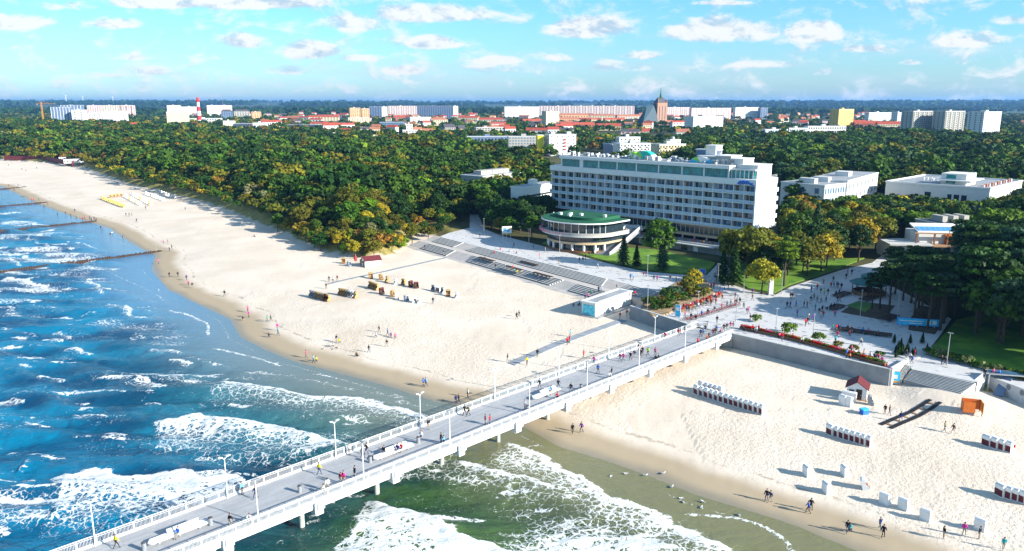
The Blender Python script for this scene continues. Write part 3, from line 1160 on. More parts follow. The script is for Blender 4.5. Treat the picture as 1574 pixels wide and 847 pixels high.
def sph(n):
    v = rng.normal(size=(n, 3))
    return v / np.linalg.norm(v, axis=1, keepdims=True)


def crown_points(rx, rz, zc, ncl, nleaf, rcl, kind='round'):
    d = sph(ncl * 3)
    d = d[d[:, 2] > -.45][:ncl]
    rad = .55 + .42 * rng.random((len(d), 1)) ** .5
    if kind == 'round':
        cc = d * rad * np.array([rx, rx, rz]) + np.array([0, 0, zc])
    elif kind == 'pine':
        cc = d * rad * np.array([rx, rx, rz]) + np.array([0, 0, zc])
        cc[:, 2] = zc + np.round((cc[:, 2] - zc) / 1.3) * 1.3
    C, N = [], []
    for c in cc:
        r = rcl * (.7 + .6 * rng.random())
        q = sph(nleaf)
        q[:, 2] = np.where(q[:, 2] < -.3, -q[:, 2], q[:, 2])
        sq = np.array([1, 1, .75 if kind == 'round' else .35])
        C.append(c + q * r * sq * (.72 + .38 * rng.random((nleaf, 1))))
        N.append(q + rng.normal(size=(nleaf, 3)) * .45 + np.array([0, 0, .25]))
    return np.concatenate(C), np.concatenate(N)


def conifer_points(R0, Ht, n):
    t_ = rng.random(n) ** .75
    lay = np.floor(t_ * 13) / 13 + rng.random(n) * .035
    r = R0 * (1 - lay) * (.25 + .8 * rng.random(n)) + .1
    a = rng.random(n) * 2 * np.pi
    arm = .85 + .3 * np.sin(a * 5 + lay * 40)
    C = np.stack([np.cos(a) * r * arm, np.sin(a) * r * arm, Ht * (.12 + .88 * lay) - r * .28], -1)
    N = np.stack([np.cos(a) * .6, np.sin(a) * .6, np.ones(n)], -1) + rng.normal(size=(n, 3)) * .35
    return C, N


def trunk_mesh(h, r, limbs, rx, zc):
    m = MB()
    m.tube((0, 0, -.6), (0.15, .1, h * .55), r, r * .65, 8)
    m.tube((.15, .1, h * .55), (.1, -.1, h * .9), r * .65, r * .2, 7)
    for i in range(limbs):
        a = i * 2.4
        z0 = h * (.32 + .06 * i)
        m.tube((.1, .05, z0), (math.cos(a) * rx * .6, math.sin(a) * rx * .6, min(z0 + h * .25, zc + 2)), r * .35, r * .1, 5)
    return m


TREE_PROTO = []


def tree_proto(name, kind, R0, H, ncl, nleaf, rcl, leaf):
    o = thing(name, '', 'tree')
    if kind == 'conifer':
        C, N = conifer_points(R0, H, ncl * nleaf)
        zc = H / 2
    elif kind == 'pine':
        zc = H * .74
        C, N = crown_points(R0, H * .24, zc, ncl, nleaf, rcl, 'pine')
    elif kind == 'bush':
        zc = H * .45
        C, N = crown_points(R0, H * .5, zc, ncl, nleaf, rcl)
    else:
        zc = H * .60
        C, N = crown_points(R0, H * .36, zc, ncl, nleaf, rcl)
    me = quads_mesh('crown', C, N, leaf * (.7 + .6 * rng.random(len(C))), LEAF)
    cr = bpy.data.objects.new('crown' if kind != 'bush' else 'foliage', me)
    COL.objects.link(cr)
    cr.parent = o
    if kind == 'bush':
        m = MB()
        for i in range(4):
            m.tube((0, 0, -.1), (math.cos(i * 1.6) * R0 * .4, math.sin(i * 1.6) * R0 * .4, H * .5), .05, .03, 5)
        m.build('stem', 'bark', o)
    else:
        tk = trunk_mesh(H * (.9 if kind != 'round' else .7), H * .018 + .08, 0 if kind == 'conifer' else 5, R0, zc).build('trunk', 'bark', o)
        tk['_tint'] = 0
    return o


rng = np.random.default_rng(11)
BR = [tree_proto('broadleaf_tree', 'round', 4.6, 11, 44, 62, 1.5, .34) for _ in range(3)]
BR += [tree_proto('broadleaf_tree', 'round', 3.7, 12.5, 38, 62, 1.35, .32), tree_proto('broadleaf_tree', 'round', 5.4, 11.5, 54, 64, 1.6, .34)]
PINE = [tree_proto('pine_tree', 'pine', 3.0, 14, 30, 60, 1.4, .3), tree_proto('pine_tree', 'pine', 3.6, 15, 34, 60, 1.5, .3)]
CON = [tree_proto('spruce_tree', 'conifer', 2.6, 10.5, 30, 85, 0, .30), tree_proto('spruce_tree', 'conifer', 3.1, 12, 34, 85, 0, .30)]
BUSH = [tree_proto('bush', 'bush', 1.6, 2.4, 14, 40, .7, .2), tree_proto('bush', 'bush', 1.2, 1.8, 12, 40, .55, .18)]
for o in BR + PINE + CON + BUSH:
    kids(o)

GREENS = {'dark': (.016, .052, .007), 'mid': (.040, .098, .008), 'bright': (.095, .18, .010), 'olive': (.115, .125, .012), 'yellow': (.27, .24, .015), 'ochre': (.22, .13, .02),
          'pale': (.20, .24, .11), 'bluegreen': (.035, .085, .045)}


def pip(x, y, poly):
    ins = np.zeros(x.shape, bool)
    n = len(poly)
    for i in range(n):
        x1, y1 = poly[i][:2]
        x2, y2 = poly[(i + 1) % n][:2]
        if y1 == y2:
            continue
        c = ((y1 > y) != (y2 > y)) & (x < (x2 - x1) * (y - y1) / (y2 - y1) + x1)
        ins ^= c
    return ins


def PZ(z, *pts):
    return [at(px, py, z)[:2] for px, py in pts]


# hotel frame (used for keeping trees off it too)
HA, HB = Vector(at(847, 254, 30)[:2]), Vector(at(1163, 277, 30)[:2])
HU = (HB - HA).normalized()
HV = Vector((-HU.y, HU.x))
HL = (HB - HA).length
HD = 15.0

EXC = [slab, [stp(-30, -2), stp(100, -2), stp(100, 18), stp(-30, 18)], [tuple(HA - HU * 6 - HV * 26), tuple(HB + HU * 4 - HV * 14), tuple(HB + HU * 4 + HV * (HD + 3)), tuple(HA - HU * 6 + HV * (HD + 3))]]
FOREST_L = PZ(15, (-900, 180), (-300, 181), (0, 183), (120, 188), (250, 196), (330, 204), (420, 211), (560, 217), (700, 214), (760, 226), (800, 236), (836, 246), (840, 300), (822, 335), (744, 342), (664, 345), (636, 350)) + \
    [at(px, py, 5)[:2] for px, py in ((622, 370), (598, 384), (545, 388), (500, 378), (420, 344), (330, 309), (200, 279), (120, 249), (0, 240), (-300, 222), (-900, 214))]
FOREST_R = PZ(15, (905, 236), (1000, 243), (1060, 226), (1100, 212), (1200, 208), (1330, 208), (1400, 203), (1500, 210), (1574, 214), (1900, 214), (1900, 330), (1574, 340), (1480, 330), (1365, 318), (1240, 300), (1215, 280), (1180, 246), (1060, 240))
PARK_L = [at(px, py, 5)[:2] for px, py in ((1128, 428), (1145, 442), (1180, 450), (1215, 436), (1290, 411), (1345, 398), (1370, 372), (1500, 350), (1450, 335), (1300, 330), (1212, 335), (1205, 370), (1160, 395), (1128, 404))]
PINES_R = [at(px, py, 5)[:2] for px, py in ((1400, 402), (1362, 425), (1395, 452), (1450, 474), (1472, 492), (1500, 522), (1590, 552), (1750, 600), (1800, 440), (1640, 400), (1530, 402))]

B_FOOT = []      # building footprints, filled by the building list before trees are planted


def scatter(poly, spacing, seed, dmin=2.0):
    r_ = np.random.default_rng(seed)
    P = np.array(poly)
    x0, y0 = P.min(0)
    x1, y1 = P.max(0)
    y1 = min(y1, 2600)
    out = []
    gx = np.arange(x0, x1, spacing)
    gy = np.arange(y0, y1, spacing * .87)
    XX, YY = np.meshgrid(gx, gy)
    XX = XX + (np.arange(len(gy)) % 2)[:, None] * spacing / 2
    XX = XX + r_.normal(size=XX.shape) * spacing * .2
    YY = YY + r_.normal(size=YY.shape) * spacing * .2
    x, y = XX.ravel(), YY.ravel()
    k = pip(x, y, poly)
    k &= np.abs(x) < y * .78 + 15
    for e in EXC + B_FOOT:
        k &= ~pip(x, y, e)
        P_ = np.array([p[:2] for p in e])
        for a_ in range(0, 360, 45):      # keep crowns clear of walls and paving
            k &= ~pip(x + dmin * math.cos(R(a_)), y + dmin * math.sin(R(a_)), e)
    return x[k], y[k]

# ---------------------------------------------------------------- buildings
ZG = 4.8


def foot(cx, cy, w, d, yaw, pad=1.0):
    c_, s_ = math.cos(yaw), math.sin(yaw)
    return [(cx + x * c_ - y * s_, cy + x * s_ + y * c_) for x, y in ((-w / 2 - pad, -d / 2 - pad), (w / 2 + pad, -d / 2 - pad), (w / 2 + pad, d / 2 + pad), (-w / 2 - pad, d / 2 + pad))]


def block(label, cx, cy, w, d, h, yaw, wall='white_render', roof='grey_roof', storeys=4, cols=8, win='dark_glass', style='punched', roofing='flat', cat='building', name='building', accent=None, boxes=1, side_cols=3, gw=.5, gh=.45, group=None, wall2=None, split=False):
    """a building with its own footprint; front is local -y"""
    o = thing(name, label, cat, (cx, cy, ZG), yaw, group)
    m = MB()
    m.b2(-w / 2, w / 2, -d / 2, d / 2, 0, h)
    m.build('wall', wall, o)
    sh_ = h / (storeys + .35)
    pw = w / max(cols, 1)
    for k in range(storeys):
        z0 = sh_ * (k + .25 + (1 - gh) / 2) + .1
        z1 = z0 + sh_ * gh
        m = MB()
        if style == 'punched' or style == 'balcony':
            for i in range(cols):
                x = -w / 2 + pw * (i + .5)
                m.b2(x - pw * gw / 2, x + pw * gw / 2, -d / 2 - .06, -d / 2 + .1, z0, z1)
            for sgn in (-1, 1):
                pd = d / side_cols
                for i in range(side_cols):
                    y = -d / 2 + pd * (i + .5)
                    m.b2(sgn * (w / 2 - .1), sgn * (w / 2 + .06), y - pd * .15, y + pd * .15, z0, z1)
        elif style == 'bands':
            m.b2(-w / 2 + .4, w / 2 - .4, -d / 2 - .06, -d / 2 + .1, z0, z1)
            m.b2(w / 2 - .1, w / 2 + .06, -d / 2 + .6, d / 2 - .6, z0, z1)
        if split:
            for q in range(0, len(m.v), 8):
                w1 = MB()
                w1.add(m.v[q:q + 8], [(0, 2, 3, 1), (4, 5, 7, 6), (0, 1, 5, 4), (2, 6, 7, 3), (0, 4, 6, 2), (1, 3, 7, 5)])
                w1.build('window', win, o)
        elif m.v:
            m.build('window_row', win, o)
        if style == 'balcony':
            m = MB()
            for i in range(0, cols, 2):
                x = -w / 2 + pw * (i + .5)
                m.b2(x - pw * .42, x + pw * .42, -d / 2 - 1.1, -d / 2, z0 - .7, z0 + .25)
            m.build('balcony_row', accent or 'white_paint', o)
    if style == 'piers':
        for i in range(cols + 1):
            x = -w / 2 + pw * i
            m = MB()
            m.b2(x - .5, x + .5, -d / 2 - .5, -d / 2, 0, h + .4)
            m.build('facade_fin', accent or 'white_paint', o)
    if roofing == 'flat':
        m = MB()
        m.b2(-w / 2 - .2, w / 2 + .2, -d / 2 - .2, d / 2 + .2, h + .003, h + .35)
        m.b2(-w / 2 + .3, w / 2 - .3, -d / 2 + .3, d / 2 - .3, h + .35, h + .42, 1)
        rf = m.build('roof', [MATS[wall2 or 'white_paint'] if wall2 != 0 else MATS[roof], MATS[roof]], o)
        for i in range(boxes):
            m = MB()
            x = (-.3 + .6 * (i / max(boxes - 1, 1) if boxes > 1 else .4)) * w
            m.b2(x - min(w * .07, 3), x + min(w * .07, 3), -d * .2, d * .15, h + .42, h + 2.6)
            m.build('roof_house', wall, rf)
    elif roofing in ('gable', 'hip'):
        rh = min(d * .42, 5.5)
        e = .4
        ins = 0 if roofing == 'gable' else d * .45
        m = MB()
        vs = [(-w / 2 - e, -d / 2 - e, h), (w / 2 + e, -d / 2 - e, h), (w / 2 + e, d / 2 + e, h), (-w / 2 - e, d / 2 + e, h), (-w / 2 - e + ins, 0, h + rh), (w / 2 + e - ins, 0, h + rh)]
        m.add(vs, [(0, 1, 5, 4), (2, 3, 4, 5), (1, 2, 5), (3, 0, 4), (3, 2, 1, 0)])
        rf = m.build('roof', roof, o)
        nd = max(1, int(w / 9))
        for i in range(nd):
            m = MB()
            x = -w / 2 + w * (i + .5) / nd
            m.b2(x - .5, x + .5, .6, 1.5, h + rh * .4, h + rh + .9)
            m.build('chimney', 'brown_wood', rf)
    B_FOOT.append(foot(cx, cy, w, d, yaw, 2))
    return o


def far_block(label, px0, px1, ytop, D, base=ZG, d=16, yaw=25, ytop_is_roof=True, **kw):
    """building at distance D whose left and right edges and roof line are seen at these places"""
    yw = R(yaw)
    cxp = (px0 + px1) / 2
    p = at_y(cxp, ytop, D)
    h = p[2] - base
    W = (px1 - px0) / F_PX * D * .99
    w = max(5.0, (W - d * abs(math.sin(yw))) / math.cos(yw))
    return block(label, p[0], D + d * .5, w, d, h, yw, **kw)


mat('cream_wall', (.62, .55, .38), .8, .05, .2)
mat('yellow_wall', (.72, .46, .10), .8, .06, .2)
mat('peach_wall', (.64, .38, .20), .8, .06, .2)
mat('pink_wall', (.66, .50, .48), .8, .06, .2)
mat('beige_wall', (.55, .50, .40), .8, .06, .2)
mat('grey_wall', (.38, .37, .34), .8, .06, .2)
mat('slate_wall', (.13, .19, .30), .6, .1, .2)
mat('brick_wall', (.36, .14, .09), .85, .15, .3)
mat('dark_wall', (.05, .055, .09), .6, .2, .3)
FB = far_block
FB('white spa hotel with blue glass stripes, left of the tallest hotel on the left skyline', 76, 104, 165, 2000, storeys=9, cols=6, yaw=12, d=26, wall='slate_wall', style='piers', win='blue_glass', name='hotel')
FB('tall white hotel with blue glass stripes, tallest building at the far left skyline', 92, 122, 162, 2060, storeys=10, cols=6, yaw=10, d=26, wall='slate_wall', style='piers', win='blue_glass', name='hotel')
FB('plain white hotel wing joined right of the blue striped hotel towers', 108, 128, 169, 1990, storeys=8, cols=2, yaw=10, d=20, gw=.2)
FB('low white terraced hotel between the blue striped towers and the white block', 127, 160, 174, 2050, storeys=6, cols=9, yaw=14, d=20, gw=.4)
FB('square white block with grey left side, on the skyline behind the left forest', 157, 192, 171, 1980, storeys=7, cols=8, yaw=28, d=22, gw=.5, gh=.3)
FB('beige tower block on the far left skyline, first of three', 133, 153, 162, 3200, storeys=9, cols=6, yaw=20, wall='pink_wall', wall2='white_paint')
FB('beige tower block on the far left skyline, second of three', 156, 180, 162, 3150, storeys=9, cols=7, yaw=26, wall='beige_wall')
FB('beige tower block with maroon edge, third of three on the left skyline', 183, 205, 162, 3100, storeys=9, cols=6, yaw=24, wall='pink_wall', accent='maroon', style='balcony')
FB('striped cream hotel with grey end wall, left of the striped tower', 252, 287, 172, 1750, storeys=8, cols=10, yaw=24, d=22, wall='cream_wall', style='bands', win='grey_metal', gh=.35)
FB('pale slab block left of the red and white tower, nearer the trees', 256, 276, 162, 3300, storeys=10, cols=5, yaw=18, wall='white_render', style='piers', accent='pink_wall')
FB('white slab block with dark gaps just left of the red and white tower', 278, 304, 164, 3100, storeys=9, cols=6, yaw=15, wall='white_render', style='piers', accent='beige_wall')
FB('white slab block just right of the red and white tower', 317, 334, 162, 3200, storeys=10, cols=4, yaw=18, wall='white_render', style='piers', accent='pink_wall')
FB('pinkish slab block second to the right of the red and white tower', 335, 355, 162, 3250, storeys=10, cols=5, yaw=18, wall='pink_wall', style='piers')
FB('low white station hall with pale blue roof around the foot of the striped tower', 288, 336, 182, 2050, storeys=2, cols=12, yaw=6, d=30, wall='white_render', roof='blue_glass')
FB('blue grey apartment house right of the striped tower, left of its twin', 338, 356, 171, 2500, storeys=6, cols=5, yaw=22, wall='slate_wall', roof='dark_roof', roofing='hip')
FB('blue grey apartment house with white gable behind the yellow hotel', 358, 382, 171, 2600, storeys=6, cols=6, yaw=22, wall='grey_wall', roof='dark_roof', roofing='hip')
FB('orange fronted apartment house left of the tall poplars', 384, 400, 172, 2450, storeys=6, cols=4, yaw=26, wall='peach_wall')
FB('yellow and cream hotel with flat roof at the forest edge', 337, 360, 186, 1500, storeys=5, cols=6, yaw=26, d=20, wall='cream_wall', win='grey_metal')
FB('dark blue glass hotel with pink roof pavilion at the forest edge', 357, 388, 190, 1480, storeys=5, cols=9, yaw=8, d=18, wall='dark_wall', win='blue_glass', accent='maroon')
FB('white gable wall with round grey mural beside the dark blue hotel', 387, 409, 189, 1460, storeys=5, cols=3, yaw=8, d=16, gw=.15)
FB('long low dark hall with flat roof behind the forest, left of the red roofs', 440, 485, 192, 1500, storeys=2, cols=10, yaw=6, d=26, wall='dark_wall', wall2='grey_metal')
FB('white villa with steep red roof and gables, left of the plain red roof', 494, 519, 193, 1350, storeys=3, cols=6, yaw=20, d=12, roofing='gable', roof='red_roof', name='house', cat='house')
FB('low house with long plain red roof behind the forest', 519, 545, 202, 1330, storeys=1, cols=6, yaw=-8, d=12, roofing='gable', roof='red_roof', name='house', cat='house')
FB('peach tower block, left one of the pair', 535, 553, 166, 2200, storeys=10, cols=5, yaw=24, wall='peach_wall', d=14)
FB('peach tower block, right one of the pair', 553, 567, 167, 2250, storeys=10, cols=4, yaw=24, wall='peach_wall', d=14)
FB('low cream apartment block at the foot of the peach towers', 533, 566, 181, 2000, storeys=5, cols=8, yaw=22, wall='cream_wall')
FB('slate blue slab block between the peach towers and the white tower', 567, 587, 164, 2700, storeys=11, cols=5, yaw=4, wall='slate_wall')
FB('slim white end tower right of the slate blue slab', 585, 595, 164, 2650, storeys=11, cols=2, yaw=14, gw=.25)
FB('white and pink slab block behind the red church roof', 596, 640, 163, 2900, storeys=10, cols=12, yaw=10, wall='pink_wall', style='balcony')
FB('red roofed brick school in front of the white and pink slab', 602, 630, 180, 2300, storeys=3, cols=9, yaw=18, wall='brick_wall', roof='red_roof', roofing='hip')
FB('long slate blue slab block, centre left skyline', 641, 696, 163, 2750, storeys=10, cols=16, yaw=-3, wall='slate_wall')
FB('slim white end tower right of the long slate blue slab', 695, 704, 163, 2700, storeys=10, cols=2, yaw=14, gw=.25)
FB('white terraced apartment complex below the slate blue slab, left half', 628, 662, 180, 1900, storeys=5, cols=10, yaw=18, style='balcony')
FB('white terraced apartment complex with orange roof, right half', 660, 688, 184, 1850, storeys=4, cols=8, yaw=14, wall='cream_wall', roof='orange_roof', roofing='hip')
FB('low glass and white office behind the stepped white tower', 583, 620, 188, 1600, storeys=3, cols=10, yaw=4, wall='slate_wall', style='bands', win='blue_glass')
FB('stepped white building with small tower, centre left above the forest', 617, 641, 200, 1150, storeys=4, cols=5, yaw=10, d=12)
FB('narrow white tower part standing on the stepped white building', 623, 634, 191, 1168, storeys=5, cols=2, yaw=10, d=8, gw=.3)
FB('low white pavilion among trees right of the stepped building', 668, 688, 211, 1000, storeys=1, cols=5, yaw=8, d=10)
FB('brown and slate gabled town house right of the stepped building', 678, 700, 196, 1300, storeys=3, cols=5, yaw=24, wall='grey_wall', roof='dark_roof', roofing='gable', name='house', cat='house')
FB('peach gabled town house with grey roof beside the slate gabled one', 700, 716, 198, 1280, storeys=3, cols=4, yaw=24, wall='peach_wall', roof='dark_roof', roofing='gable', name='house', cat='house')
FB('pale grey office block with two white bays, above the centre forest', 728, 766, 196, 1250, storeys=4, cols=8, yaw=16, wall='grey_wall')
FB('low flat roofed slate school block behind the centre forest', 716, 790, 210, 900, storeys=2, cols=14, yaw=8, d=14, wall='slate_wall', roof='grey_roof')
FB('white slab block left of the very long pink and white slab', 775, 828, 164, 2500, storeys=11, cols=14, yaw=10, wall='white_render', style='piers', accent='white_paint')
FB('very long pink and white slab block on the skyline, left of the church', 829, 975, 163, 2900, storeys=11, cols=34, yaw=3, wall='pink_wall', style='balcony', boxes=6)
FB('beige tower with grey left side in front of the long pink slab', 833, 860, 171, 1700, storeys=10, cols=2, yaw=34, d=16, wall='cream_wall', gw=.12, wall2='grey_metal')
FB('long white rear row of the slab estate right of the church, left third', 1018, 1062, 165, 2700, storeys=9, cols=12, yaw=16, wall='pink_wall', style='balcony')
FB('long white slab right of the church, middle third with red stair strip', 1060, 1126, 166, 2650, storeys=9, cols=16, yaw=14, wall='white_render', accent='red_paint', style='piers')
FB('long white slab right of the church, right third', 1128, 1168, 165, 2600, storeys=9, cols=11, yaw=14, wall='white_render', style='piers', accent='pink_wall')
FB('small pale blue end block at the right end of the slab estate', 1167, 1181, 166, 2580, storeys=9, cols=3, yaw=16, wall='slate_wall')
FB('grey ended white office slab in front of the slab estate', 1055, 1115, 179, 1450, storeys=6, cols=14, yaw=24, d=26, wall='white_render', style='bands', win='grey_metal', gh=.35)
FB('yellow tower block with dark left side, right of the centre skyline', 1279, 1317, 168, 1500, storeys=12, cols=7, yaw=30, d=20, wall='yellow_wall', win='grey_metal')
FB('white hotel wing far right of the yellow tower', 1331, 1374, 173, 1950, storeys=6, cols=12, yaw=16, wall='white_render')
FB('short white block at the right end of the far white hotel wing', 1374, 1391, 173, 1850, storeys=6, cols=4, yaw=28, wall='white_render')
FB('grey tower block, left of the three towers at right', 1391, 1440, 171, 1320, storeys=12, cols=9, yaw=26, d=22, wall='grey_wall', style='balcony', accent='grey_wall')
FB('grey tower block, middle of the three towers at right', 1440, 1490, 171, 1300, storeys=12, cols=9, yaw=26, d=22, wall='grey_wall', style='balcony', accent='grey_wall')
FB('white tower block with pale blue left side, rightmost tower', 1494, 1549, 172, 1180, storeys=11, cols=9, yaw=32, d=24, wall='white_render', accent='cream_wall')
FB('long low white resort building below the yellow tower', 1240, 1302, 194, 1200, storeys=3, cols=16, yaw=6, d=14)
FB('low white resort with blue windows, right of the orange hotel trees', 1174, 1212, 199, 1150, storeys=3, cols=10, yaw=8, d=14, win='blue_glass', style='balcony')
FB('low white resort with curved blue roof lights next to it', 1210, 1243, 197, 1180, storeys=3, cols=8, yaw=10, d=14, win='blue_glass')
FB('white block with yellow stripe strip tower, grey left wing', 780, 836, 210, 800, storeys=6, cols=12, yaw=5, d=14, wall='grey_wall', wall2='white_paint', win='blue_glass')
yb = FB('white apartment block with small windows and red balconies, right of the yellow stripe', 838, 886, 207, 770, storeys=6, cols=5, yaw=14, d=16, gw=.2, gh=.3, boxes=2)
m = MB()
for k in range(4):
    m.b2(1.2, 3.4, -8.8, -8.0, 6 + k * 3.1, 7.2 + k * 3.1)
m.build('balcony_row', 'red_paint', yb)
p = at_y(830, 208, 775)
o = thing('stair_tower', 'bright yellow stair tower strip on the white apartment block', 'tower', (p[0], 778, ZG), R(8))
m = MB()
m.b2(-3, 3, -5, 5, 0, p[2] - ZG)
m.build('wall', 'yellow_paint', o)
m = MB()
m.b2(-3.2, 3.2, -5.2, 5.2, p[2] - ZG, p[2] - ZG + .4)
m.build('roof', 'white_paint', o)
FB('white stepped hotel with terraces, above the roof of the big seafront hotel', 945, 1006, 221, 720, storeys=4, cols=10, yaw=14, d=18, style='balcony')
FB('blue grey glazed wing at the left of the white stepped hotel', 931, 960, 222, 740, storeys=3, cols=6, yaw=16, d=22, wall='slate_wall', win='blue_glass', style='bands')
FB('white upper storey set back on the stepped hotel', 948, 985, 211, 745, storeys=5, cols=5, yaw=14, d=10, gw=.3)
FB('orange and cream guest house with balconies right of the stepped hotel', 1004, 1056, 222, 690, storeys=4, cols=9, yaw=18, d=16, wall='cream_wall', style='balcony', accent='peach_wall')
FB('small white roof house standing on the orange guest house', 1026, 1047, 215, 700, storeys=5, cols=2, yaw=18, d=8, gw=.2)

# terraces with red roofs in the old town, each row its own building
RNG = random.Random(5)
k = 0
for (x0, x1, y_, D, wall, lab) in [
        (860, 905, 177, 2250, 'peach_wall', 'back row, left'), (906, 945, 178, 2300, 'cream_wall', 'back row, middle'), (946, 990, 179, 2250, 'beige_wall', 'back row, right'),
        (856, 890, 183, 2000, 'peach_wall', 'middle row, left'), (892, 925, 184, 1980, 'brick_wall', 'middle row, middle'), (928, 962, 184, 2050, 'cream_wall', 'middle row, right'),
        (860, 915, 192, 1550, 'brick_wall', 'front row, left, with dormers'), (917, 955, 194, 1500, 'cream_wall', 'front row, right, with dormers'),
        (802, 833, 186, 1900, 'peach_wall', 'left of the beige tower'), (1006, 1035, 188, 1900, 'brick_wall', 'below the church'),
        (1040, 1060, 203, 1250, 'white_render', 'below the grey ended office'), (960, 1002, 202, 1400, 'beige_wall', 'among trees under the church, left'),
        (1315, 1350, 190, 1500, 'brick_wall', 'between yellow and grey towers, left'), (1350, 1388, 191, 1450, 'cream_wall', 'between yellow and grey towers, right'),
        (440, 470, 181, 2300, 'brick_wall', 'far left of centre, left'), (474, 520, 180, 2300, 'cream_wall', 'far left of centre, right'),
        (704, 735, 181, 2000, 'cream_wall', 'left of the long white slabs, back'), (736, 772, 184, 1900, 'beige_wall', 'left of the long white slabs, front'),
        (150, 205, 193, 1500, 'white_render', 'low behind the left forest'), (1545, 1574, 203, 1400, 'peach_wall', 'at the right edge of the town')]:
    FB('terrace with red tiled roof, ' + lab, x0, x1, y_, D, storeys=3, cols=10, yaw=RNG.uniform(-8, 22), d=12, wall=wall, roofing='gable', roof=RNG.choice(['red_roof', 'red_roof', 'orange_roof']), name='terraced_house', cat='house', group='red roofed terraces of the old town')
# small houses scattered through the town, too far off to tell apart
hp = []
RNG = random.Random(9)
for i in range(255):
    D = RNG.uniform(1150, 3400)
    X_ = (RNG.uniform(-.34, .46) if i % 5 else RNG.uniform(-.6, .66)) * D
    if any(min(q[0] for q in e) - 8 < X_ < max(q[0] for q in e) + 8 and min(q[1] for q in e) - 8 < D < max(q[1] for q in e) + 8 for e in B_FOOT[:90]) or (D < 1500 and abs(X_ / D) > .22):
        X_ = RNG.uniform(-.30, .40) * 2400
        D = RNG.uniform(2350, 3300)
    w_ = RNG.uniform(14, 34)
    h_ = RNG.uniform(7, 14)
    if i < 6:
        o = block('', X_, D, w_, 9, h_, RNG.uniform(-.5, .6), storeys=2, cols=4, wall=['white_render', 'cream_wall', 'pink_wall'][i % 3], roofing='gable', roof=['red_roof', 'orange_roof', 'dark_roof'][i % 3], name='house', cat='house')
        hp.append(o)
    else:
        o = dup(hp[i % 6], (X_, D, ZG), RNG.uniform(-.5, .6))
        B_FOOT.append(foot(X_, D, w_, 9, 0, 2))
    o['label'] = ['small far off town house with red tiled roof among the trees', 'small far off town house with orange roof among the trees', 'small far off town house with dark roof among the trees'][i % 3]
    o['group'] = 'small town houses on the plain'

# church: brick tower with corner turrets and needle spire, great dark roof
p = at_y(1015, 175, 1900)
o = thing('church', 'large brick church with massive blunt tower, needle spire and steep dark green roof', 'church', (p[0], 1900, ZG), R(25))
zt = at_y(1015, 158, 1900)[2] - ZG
m = MB()
m.b2(-15, 13, -9, 9, 0, zt)
m.build('tower', mat('old_brick', (.40, .22, .14), .85, .12, .2), o)
m = MB()
for x in (-9, -1, 7):
    m.b2(x - 1, x + 1, -9.1, -8.9, zt * .25, zt * .85)
m.build('window', 'dark_wall', o)
m = MB()
vs = [(-15.5, -9.5, zt), (13.5, -9.5, zt), (13.5, 9.5, zt), (-15.5, 9.5, zt), (-9, 0, zt + 13), (7, 0, zt + 13)]
m.add(vs, [(0, 1, 5, 4), (2, 3, 4, 5), (1, 2, 5), (3, 0, 4)])
rf = m.build('roof', 'dark_roof', o)
m = MB()
m.lathe([(3.2, zt + 9), (2.6, zt + 15), (1.0, zt + 22), (.25, zt + 36), (0, zt + 37)], 8, (-1, 0, 0))
m.build('spire', 'green_roof', rf)
for x in (-13, 11):
    m = MB()
    m.lathe([(1.4, zt), (1.4, zt + 5), (0, zt + 9)], 8, (x, -8, 0))
    m.build('turret', 'brick_wall', rf)
m = MB()
zn = zt * .98
vs = [(-58, -14, 6), (-15, -14, 6), (-15, 14, 6), (-58, 14, 6), (-40, 0, zn - 9), (-15, 0, zn)]
m.add(vs, [(0, 1, 5, 4), (2, 3, 4, 5), (3, 0, 4), (1, 2, 5), (3, 2, 1, 0)])
m.build('nave_roof', mat('copper_roof', (.012, .05, .075), .6, .1, .2), o)
m = MB()
m.b2(-57, -15, -13, 13, 0, 6.2)
m.build('nave_wall', 'brick_wall', o)
B_FOOT.append(foot(p[0] - 10, 1900, 90, 40, R(25), 3))

# striped tower
p = at_y(303.5, 150, 1950)
o = thing('lattice_tower', 'red and white striped round tower rising above the left skyline', 'tower', (p[0], 1950, ZG))
H_ = p[2] - ZG
for i in range(6):
    m = MB()
    r0, r1 = 6 - i * .55, 6 - (i + 1) * .55
    m.tube((0, 0, H_ * i / 6), (0, 0, H_ * (i + 1) / 6), r0, r1, 14)
    m.build('stripe', ['white_paint', 'red_paint'][i % 2], o)
m = MB()
m.lathe([(5, H_ * .86), (5.4, H_ * .9), (3, H_ * .93), (2.2, H_), (0, H_ + 1)], 14)
m.build('gallery', 'red_paint', o)
# yellow crane
p = at_y(63, 157, 2000)
o = thing('tower_crane', 'yellow tower crane at the far left skyline', 'crane', (p[0], 2000, ZG), R(-12))
H_ = p[2] - ZG
m = MB()
for a in (-1, 1):
    for b_ in (-1, 1):
        m.bar((a, b_, 0), (a, b_, H_), .5)
for i in range(12):
    m.bar((-1, -1, H_ * i / 12), (1, -1, H_ * (i + 1) / 12), .3)
m.build('mast', 'orange_bright', o)
m = MB()
m.bar((-14, 0, H_ - 4), (40, 0, H_ - 4), 1.0)
m.bar((0, 0, H_ + 3), (25, 0, H_ - 3.6), .3)
m.bar((0, 0, H_ + 3), (-13, 0, H_ - 3.6), .3)
m.build('jib', 'orange_bright', o)
m = MB()
m.b2(-15, -11, -1.5, 1.5, H_ - 7, H_ - 4.5)
m.build('counterweight', 'grey_concrete', o)
